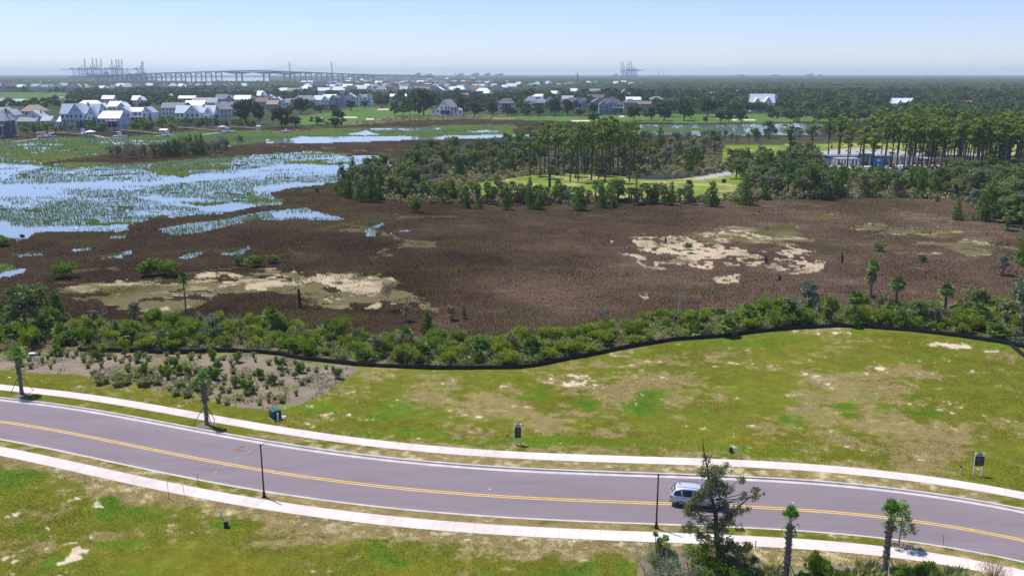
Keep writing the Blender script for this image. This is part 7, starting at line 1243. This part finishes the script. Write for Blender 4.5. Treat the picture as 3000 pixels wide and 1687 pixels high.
def canopy():
    r = 1500 * 1.0052 ** np.arange(0, 470); az = np.linspace(-.60, .60, 900); A, Rr = np.meshgrid(az, r); X = (Rr * np.tan(A)).ravel(); Y = Rr.ravel(); g = np.random.default_rng(4)
    n1 = fbm(X, Y, 16, 3, 51, .7); n2 = fbm(X, Y, 110, 3, 52); z = 2 + 13 * (.35 + .9 * (n1 - .15)) * (.75 + .5 * n2); z += g.normal(size=X.shape) * .9
    px = CX + F * X / (Y * CP); left = sstep(1750, 1500, px); z *= 1 - .35 * left * (Y < 2600); z[:] = np.clip(z, -2, 21)
    hole = (fbm(X, Y, 140, 3, 53) > .60) & (px < 1900); z[hole] = -1
    for hx, hy, hw in HOUSES:
        if hy > 1400: z[(np.abs(X - hx * (Y / hy)) < hw * .6) & (Y < hy + 10) & (Y > hy - 120)] = 2.0
    cl = classify(X, Y); z[np.isin(cl, [WATER, FMARSH])] = -2
    riv = (px > 380) & (px < 1300) & (Y > 3000) & (Y < 6500); z[riv] = -3
    z[(Y > 3000) & (px < 420) & (fbm(X, Y, 600, 3, 54) > .56)] = -1
    c = np.array([.034, .056, .024]) * (.55 + .8 * n1)[:, None] * (.6 + .8 * n2)[:, None] * (.8 + .4 * g.random(X.shape))[:, None]; nr, nc = len(r), len(az); i = np.arange(nr * nc).reshape(nr, nc)
    f = np.stack([i[:-1, :-1], i[1:, :-1], i[1:, 1:], i[:-1, 1:]], -1).reshape(-1, 4); X = X + g.normal(size=X.shape) * 1.2
    tag(link('distant_treetops', np_mesh('distant_treetops', np.stack([X, Y, z], 1), f, attrmat('treetops', .9, ((6, .3),), .1, 0), col=c)), kind='stuff')
canopy()

# ------------------------------------------------------------------ docks and boats
WOODD = plain('weathered_boards', (.36, .33, .31), .9, var=.15); PILE = plain('pile_wood', (.13, .12, .12), .9); HULL = plain('white_hull', (.75, .76, .78), .35)
def dock(label, walk, floats=(), roof=None, zf=Z1):
    a = Vector((*at(zf, *walk[0]), 0)); t = thing('boat_dock', label, 'dock', a); sgm = MB(); pl = MB()
    for p, q in zip(walk, walk[1:]):
        u = Vector((*at(zf, *p), 1.3)) - a; v = Vector((*at(zf, *q), 1.3)) - a; n = (v - u).normalized().cross(Vector((0, 0, 1))) * .75
        sgm.add([u - n, v - n, v + n, u + n] + [k - Vector((0, 0, .2)) for k in (u - n, v - n, v + n, u + n)], [(0, 1, 2, 3), (4, 5, 6, 7), (0, 1, 5, 4), (2, 3, 7, 6)]); L_ = (v - u).length
        for k in range(int(L_ / 4) + 1):
            c = u.lerp(v, k * 4 / L_)
            for s in (-1, 1): pl.box((c.x + n.x * s, c.y + n.y * s, .4), (.2, .2, 2.0))
        for s in (-1, 1): w_ = n * s * .95; m_ = (u + v) / 2 + w_ + Vector((0, 0, .85)); pl.tube([u + w_ + Vector((0, 0, .85)), v + w_ + Vector((0, 0, .85))], .05, 4)
    sgm.obj('walkway', WOODD, t); pl.obj('piles', PILE, t, ) ; t_f = None
    for p, q in floats:
        u = Vector((*at(zf, *p), .25)) - a; v = Vector((*at(zf, *q), .25)) - a; n = (v - u).normalized().cross(Vector((0, 0, 1))) * 1.3; mb = MB()
        mb.add([u - n, v - n, v + n, u + n] + [k - Vector((0, 0, .4)) for k in (u - n, v - n, v + n, u + n)], [(0, 1, 2, 3), (4, 5, 6, 7), (0, 1, 5, 4), (1, 2, 6, 5), (2, 3, 7, 6), (3, 0, 4, 7)])
        for c in (u, v, (u + v) / 2): mb.tube([c + n + Vector((0, 0, -.5)), c + n + Vector((0, 0, 1.6))], .14, 6)
        mb.obj('float', WOODD, t)
    if roof:
        x, y, wpx, col_, kind = roof; X, Y = at(zf, x, y); w = wpx / 3.4347 / ppm(*zf(x, y)); mb = MB()
        for i in (-1, 0, 1):
            for j in (-1, 1): mb.box((X - a.x + i * w / 2 * .75, Y - a.y + j * 1.8, 1.8), (.2, .2, 3.0))
        mb.box((X - a.x, Y - a.y, 1.3), (w * .85, 4.2, .2)); mb.obj('roof_posts', TRIMW, t); mb = MB(); roof_part(mb, w * .85, 4.2, 3.3, .9 if kind == 'hip' else .6, kind, .4, X - a.x, Y - a.y); mb.obj('roof', ROOFM[col_], t)
def boat(label, x, y, L_, zf=Z1, rz=0, cab=True, z=.1, top=True):
    X, Y = at(zf, x, y); t = thing('motor_boat', label, 'boat', (X, Y, z), rz); mb = MB(); st = [(-.5, .30, .32), (-.2, .34, .34), (.2, .32, .38), (.42, .16, .46), (.5, .02, .5)]; vs = []
    for sx, w_, hh_ in st: vs += [(sx * L_, -w_ * L_ * .5, hh_ * L_ * .35), (sx * L_, -w_ * L_ * .3, 0), (sx * L_, w_ * L_ * .3, 0), (sx * L_, w_ * L_ * .5, hh_ * L_ * .35)]
    fs = [(i * 4 + k, i * 4 + (k + 1) % 4, (i + 1) * 4 + (k + 1) % 4, (i + 1) * 4 + k) for i in range(4) for k in range(4)] + [(0, 1, 2, 3), (16, 17, 18, 19)]; mb.add(vs, fs); mb.obj('hull', HULL, t)
    if cab: mb = MB(); mb.box((-.02 * L_, 0, .2 * L_), (.16 * L_, .14 * L_, .14 * L_)); mb.obj('console', HULL, t)
    if top:
        mb = MB(); mb.box((-.05 * L_, 0, .36 * L_), (.3 * L_, .22 * L_, .02 * L_))
        for i in (-1, 1):
            for j in (-1, 1): mb.box((-.05 * L_ + i * .1 * L_, j * .09 * L_, .27 * L_), (.05, .05, .18 * L_))
        mb.obj('canopy', TRIMW, t)
    mb = MB(); mb.box((-.53 * L_, 0, .12 * L_), (.07 * L_, .07 * L_, .14 * L_)); mb.obj('outboard', BLACKM, t)
dock('leftmost boat dock with a long slanting gangway', [(560, 838), (480, 860), (390, 880)], [((130, 918), (300, 898)), ((290, 900), (395, 882)), ((400, 888), (555, 882))], (430, 882, 90, 'dark', 'side'))
boat('small white boat at the right end of the leftmost dock', 500, 870, 7.5, rz=.1); boat('white boat seen partly behind trees at the far left dock', 130, 862, 6, rz=.2, top=False)
dock('covered dock with white hipped roof below the blue house', [(530, 838), (700, 848), (810, 858)], [((960, 852), (1040, 872)), ((1020, 878), (1270, 880))], (915, 868, 75, 'white', 'hip')); boat('white boat lifted under the covered dock', 845, 870, 8.5, rz=1.6, z=1.6); boat('long white boat moored at the float of the covered dock', 1210, 872, 9, rz=-.1)
dock('long double pier with flat roofed shelter', [(1200, 810), (1400, 828), (1620, 850)], [((1560, 856), (1760, 862))], (1658, 848, 80, 'white', 'side')); boat('dark windowed boat at the flat roofed shelter', 1690, 860, 8, rz=.0)
dock('pier with pale hipped gazebo right of the flat shelter', [(1790, 785), (2000, 800), (2200, 816)], [((2010, 850), (2210, 822))], (2240, 815, 85, 'lgrey', 'hip')); boat('white motor boat by the hipped gazebo pier', 2300, 825, 9, rz=.2)
dock('thin pier ending at a small lamp post dock', [(2300, 777), (2450, 785), (2600, 798)], [((2560, 812), (2640, 812)), ((2740, 820), (2830, 820))], (2610, 808, 40, 'lgrey', 'side')); boat('low white skiff at the far end of the thin pier', 2880, 818, 7, rz=0, top=False)
for i, (x, y) in enumerate(((740, 402), (1050, 404), (905, 412), (1135, 412), (480, 405), (260, 405), (20, 402))): boat('tiny distant boat at a landing across the far green marsh', x, y, 10, rz=rnd(-.3, .3)); bpy.context.scene.objects[-1] if False else None
for o in [o for o in COL.objects if o.get('label') == 'tiny distant boat at a landing across the far green marsh']: o['group'] = 'distant boats at the far landings'

# ------------------------------------------------------------------ bridges, cranes, ships, steeple
BRC = plain('bridge_concrete_hazed', (.28, .32, .40), .9, var=.05, scale=.02); CRM = plain('crane_steel_hazed', (.32, .44, .60), .7, var=.05); SHIPM = plain('ship_hull', (.05, .07, .12), .7)  # pale blue crane paint and bridge concrete, lightened to carry distance haze
YB = 3500.0
deck = [(Z1, 700, 262), (Z1, 1000, 247), (Z1, 1580, 220), (Z1, 2000, 208), (Z1, 2380, 197), (Z1, 2576, 193), (Z2, 0, 194), (Z2, 120, 196), (Z2, 320, 204), (Z2, 700, 217), (Z2, 1000, 232), (Z2, 1200, 241), (Z2, 1500, 246), (Z2, 1800, 252)]
dp = [V(*zf(x, y), YB) for zf, x, y in deck]; t = thing('highway_bridge', 'long grey highway bridge on paired piers arching over the river', 'bridge', (dp[0][0], YB, 0)); ox = dp[0][0]
mb = MB()
for (xa, za), (xb, zb) in zip(dp, dp[1:]): th = 4.0; mb.add([(xa - ox, -9, za), (xb - ox, -9, zb), (xb - ox, 9, zb), (xa - ox, 9, za), (xa - ox, -9, za - th), (xb - ox, -9, zb - th), (xb - ox, 9, zb - th), (xa - ox, 9, za - th)], [(0, 1, 2, 3), (4, 5, 6, 7), (0, 1, 5, 4), (2, 3, 7, 6), (0, 3, 7, 4), (1, 2, 6, 5)])
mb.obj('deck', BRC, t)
def dz(x): return float(np.interp(x, [p[0] for p in dp], [p[1] for p in dp]))
for zf, xs_ in ((Z1, (1010, 1105, 1200, 1300, 1395, 1495, 1595, 1693, 1793, 1893, 1997, 2097, 2200, 2405)), (Z2, (105, 312, 418, 525, 632, 738, 846, 955, 1060, 1150))):
    for k in xs_:
        x = V(*zf(k, 230), YB)[0]; mb = MB(); z = dz(x) - 5; big = k in (2405, 105, 312)
        for s in (-1, 1): mb.box((x - ox + s * 11, 0, z / 2 - 2), (5.0 if big else 3.2, 5, z + 4))
        mb.box((x - ox, 0, z - 2), (26, 7, 3)); mb.obj('pier', BRC, t)
        if big: mb = MB(); mb.add([(x - ox - 70, -8, z), (x - ox + 70, -8, z), (x - ox + 14, -8, z - 8), (x - ox - 14, -8, z - 8), (x - ox - 70, 8, z), (x - ox + 70, 8, z), (x - ox + 14, 8, z - 8), (x - ox - 14, 8, z - 8)], [(0, 1, 2, 3), (4, 5, 6, 7), (0, 1, 5, 4), (1, 2, 6, 5), (2, 3, 7, 6), (3, 0, 4, 7)]); mb.obj('haunch', BRC, t)
YT_ = 5600.0; t = thing('cable_bridge', 'faint far cable bridge with two tall pylons behind the highway bridge', 'bridge', (V(*Z2(0, 250), YT_)[0], YT_, 0)); ox = t.location.x; FNT = plain('far_concrete_hazed', (.36, .42, .52), .9)  # pylon and horizon concrete lightened: part of the haze is in its colour
tips = []
for k in (336, 760):
    x, z = V(*Z2(k, 105), YT_); mb = MB(); mb.tube([(x - ox - 3, 0, 0), (x - ox - 3, 0, z * .5), (x - ox, 0, z)], [2.2, 1.8, 1.2], 6); mb.tube([(x - ox + 3, 0, 0), (x - ox + 3, 0, z * .5), (x - ox, 0, z)], [2.2, 1.8, 1.2], 6); mb.obj('pylon', FNT, t); tips.append((x - ox, z))
mb = MB(); xa = V(*Z2(-150, 220), YT_)[0] - ox; xb = V(*Z2(1600, 240), YT_)[0] - ox; mb.add([(xa, -8, 48), (xb, -8, 30), (xb, 8, 30), (xa, 8, 48), (xa, -8, 45), (xb, -8, 27), (xb, 8, 27), (xa, 8, 45)], [(0, 1, 2, 3), (4, 5, 6, 7), (0, 1, 5, 4), (2, 3, 7, 6)]); mb.obj('deck', FNT, t)
mb = MB()
for x, z in tips:
    for k in range(1, 8):
        for s in (-1, 1): mb.tube([(x, 0, z * (.98 - k * .03)), (x + s * k * 40, 0, 42)], .12, 3, False)
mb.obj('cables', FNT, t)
def crane(zf, x, ytop, ybeam, yfoot, Yd, label, group, lean=0, ov=60, rz=0):
    X, zt = V(*zf(x, ytop), Yd); zb = V(*zf(x, ybeam), Yd)[1]; t = thing('port_crane', label, 'crane', (X + (30 if rz else 0), Yd, 0), rz, group); mb = MB(); r = 1.6
    for sx in (-14, 14):
        for sy in (-10, 10): mb.tube([(sx, sy, -3), (sx * .9, sy, zb)], r, 4)
    for sy in (-10, 10): mb.tube([(-14, sy, zb * .45), (14, sy, zb * .45)], 1.0, 4); mb.tube([(-13, sy, zb * .45), (13, sy, zb)], .7, 4)
    mb.obj('legs', CRM, t); mb = MB(); mb.box((-ov * .25, 0, zb + 1.5), (ov * 1.5, 7, 3.2)); mb.box((-20, 0, zb + 6), (14, 8, 6)); mb.obj('girder', CRM, t)
    mb = MB(); dx = lean * (zt - zb); mb.tube([(15, -4, zb), (15 + dx, -4, zt)], 1.25, 4); mb.tube([(15, 4, zb), (15 + dx, 4, zt)], 1.25, 4)
    for k in range(9): u = k / 9; v = (k + 1) / 9; mb.tube([(15 + dx * u, -4, zb + (zt - zb) * u), (15 + dx * v, 4, zb + (zt - zb) * v)], .7, 4)
    mb.obj('boom', CRM, t); mb = MB(); zA = zb + (zt - zb) * .42; mb.tube([(10, -3, zb), (4, 0, zA)], 1.1, 4); mb.tube([(-8, 3, zb), (4, 0, zA)], .9, 4); mb.tube([(4, 0, zA), (15 + dx * .7, 0, zb + (zt - zb) * .72)], .5, 4); mb.tube([(4, 0, zA), (-45, 0, zb + 3)], .5, 4); mb.obj('apex_frame', CRM, t)
for x, yt in ((818, 77), (897, 75), (937, 77), (983, 80), (1092, 86), (1137, 82), (1162, 84), (1192, 84)): crane(Z1, x, yt, 186, 222, 5000, 'blue hazy port crane with raised boom at the left terminal', 'port cranes with raised booms at the left terminal', .03)
crane(Z1, 1402, 105, 188, 222, 5050, 'port crane with slanted boom right of the others at the left terminal', None, .12); crane(Z1, 1398, 104, 188, 222, 5120, 'port crane with upright boom crossing the slanted one', None, 0)
for k, x in enumerate((760, 850, 1030, 1255)): crane(Z1, x, 176, 188, 222, 5100, 'port crane with lowered boom at the left terminal', 'port cranes with lowered booms', 0, 90)
for x in (1078, 1098, 1137, 1161, 1183): crane(Z3, x, 105, 200, 245, 5500, 'blue hazy port crane with raised boom on the horizon right of centre', 'port cranes on the horizon right of centre', .06, 55, math.pi)
def ship(x0, x1, yt, label):
    xa, za = V(*Z1(x0, yt), 5150); xb = V(*Z1(x1, yt), 5150)[0]; t = thing('container_ship', label, 'ship', ((xa + xb) / 2, 5150, 0)); L_ = xb - xa; mb = MB(); za *= .8; mb.add([(-L_ / 2, -20, za * .5), (L_ / 2, -20, za * .5), (L_ / 2, 20, za * .5), (-L_ / 2, 20, za * .5), (-L_ * .46, -16, 0), (L_ * .46, -16, 0), (L_ * .46, 16, 0), (-L_ * .46, 16, 0)], [(0, 1, 2, 3), (4, 5, 6, 7), (0, 1, 5, 4), (1, 2, 6, 5), (2, 3, 7, 6), (3, 0, 4, 7)]); mb.obj('hull', SHIPM, t)
    mb = MB(); g = random.Random(int(x0)); n = 12
    for k in range(n): h = za * .5 * g.uniform(.6, 1.0); mb.box((-L_ * .42 + L_ * .84 * (k + .5) / n, 0, za * .5 + h / 2), (L_ * .84 / n * .9, 34, h))
    mb.obj('container_stacks', CRM, t); mb = MB(); mb.box((L_ * .3, 0, za * .8), (12, 30, za * .7)); mb.obj('bridge_house', FNT, t)
ship(850, 1120, 203, 'dark container ship lying under the left terminal cranes'); ship(1280, 1480, 203, 'second dark container ship right beside the terminal')
X, z = V(*Z3(657, 206), 2600); t = thing('church_steeple', 'thin dark church steeple on the horizon left of the right cranes', 'church', (X, 2600, 0)); mb = MB(); mb.box((0, 0, 10), (9, 9, 22)); mb.obj('tower', FNT, t); mb = MB(); mb.tube([(0, 0, 21), (0, 0, z)], [4.5, .2], 8); mb.obj('spire', CRM, t)
for i, (zf, x, w_, yt) in enumerate(((Z2, 1630, 60, 225), (Z2, 1740, 70, 232), (Z2, 2060, 60, 228), (Z2, 2210, 80, 226), (Z2, 2330, 60, 224), (Z2, 2450, 90, 230), (Z3, 1040, 50, 234), (Z3, 2290, 110, 240), (Z4, 60, 120, 240), (Z4, 420, 60, 232), (Z4, 520, 60, 238))):
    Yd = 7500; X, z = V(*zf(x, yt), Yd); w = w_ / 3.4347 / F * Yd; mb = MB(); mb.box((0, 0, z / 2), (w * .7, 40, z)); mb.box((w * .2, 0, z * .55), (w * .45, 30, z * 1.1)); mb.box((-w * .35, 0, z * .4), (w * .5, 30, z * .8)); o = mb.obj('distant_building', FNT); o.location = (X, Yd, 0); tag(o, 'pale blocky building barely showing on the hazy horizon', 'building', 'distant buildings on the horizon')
for zf, x, y0, y1 in ((Z2, 2000, 205, 245), (Z3, 1475, 195, 245), (Z3, 1525, 205, 245), (Z4, 182, 225, 245), (Z4, 385, 222, 245), (Z4, 1595, 220, 245)):
    Yd = 7000; X, z = V(*zf(x, y0), Yd); mb = MB(); mb.tube([(0, 0, 0), (0, 0, z)], [4.5, 1.5], 4); mb.tube([(-5, 0, z * .8), (5, 0, z * .8)], .8, 4); o = mb.obj('radio_mast', FNT); o.location = (X, Yd, 0); tag(o, 'very thin faint mast on the hazy horizon', 'mast', 'faint masts on the horizon')

# ------------------------------------------------------------------ the air
hb = MB(); hb.box((0, 0, (92 - 2) / 2 + 20), (42000, 42000, 94 + 40))
m = bpy.data.materials.new('haze'); m.use_nodes = True; t = m.node_tree; t.nodes.remove(t.nodes['Principled BSDF']); pv = t.nodes.new('ShaderNodeVolumePrincipled')
pv.inputs['Color'].default_value = (.76, .91, 1.0, 1); pv.inputs['Density'].default_value = HAZE; pv.inputs['Anisotropy'].default_value = 0.0
t.links.new(pv.outputs[0], t.nodes['Material Output'].inputs['Volume'])
tag(hb.obj('haze', m), kind='stuff')
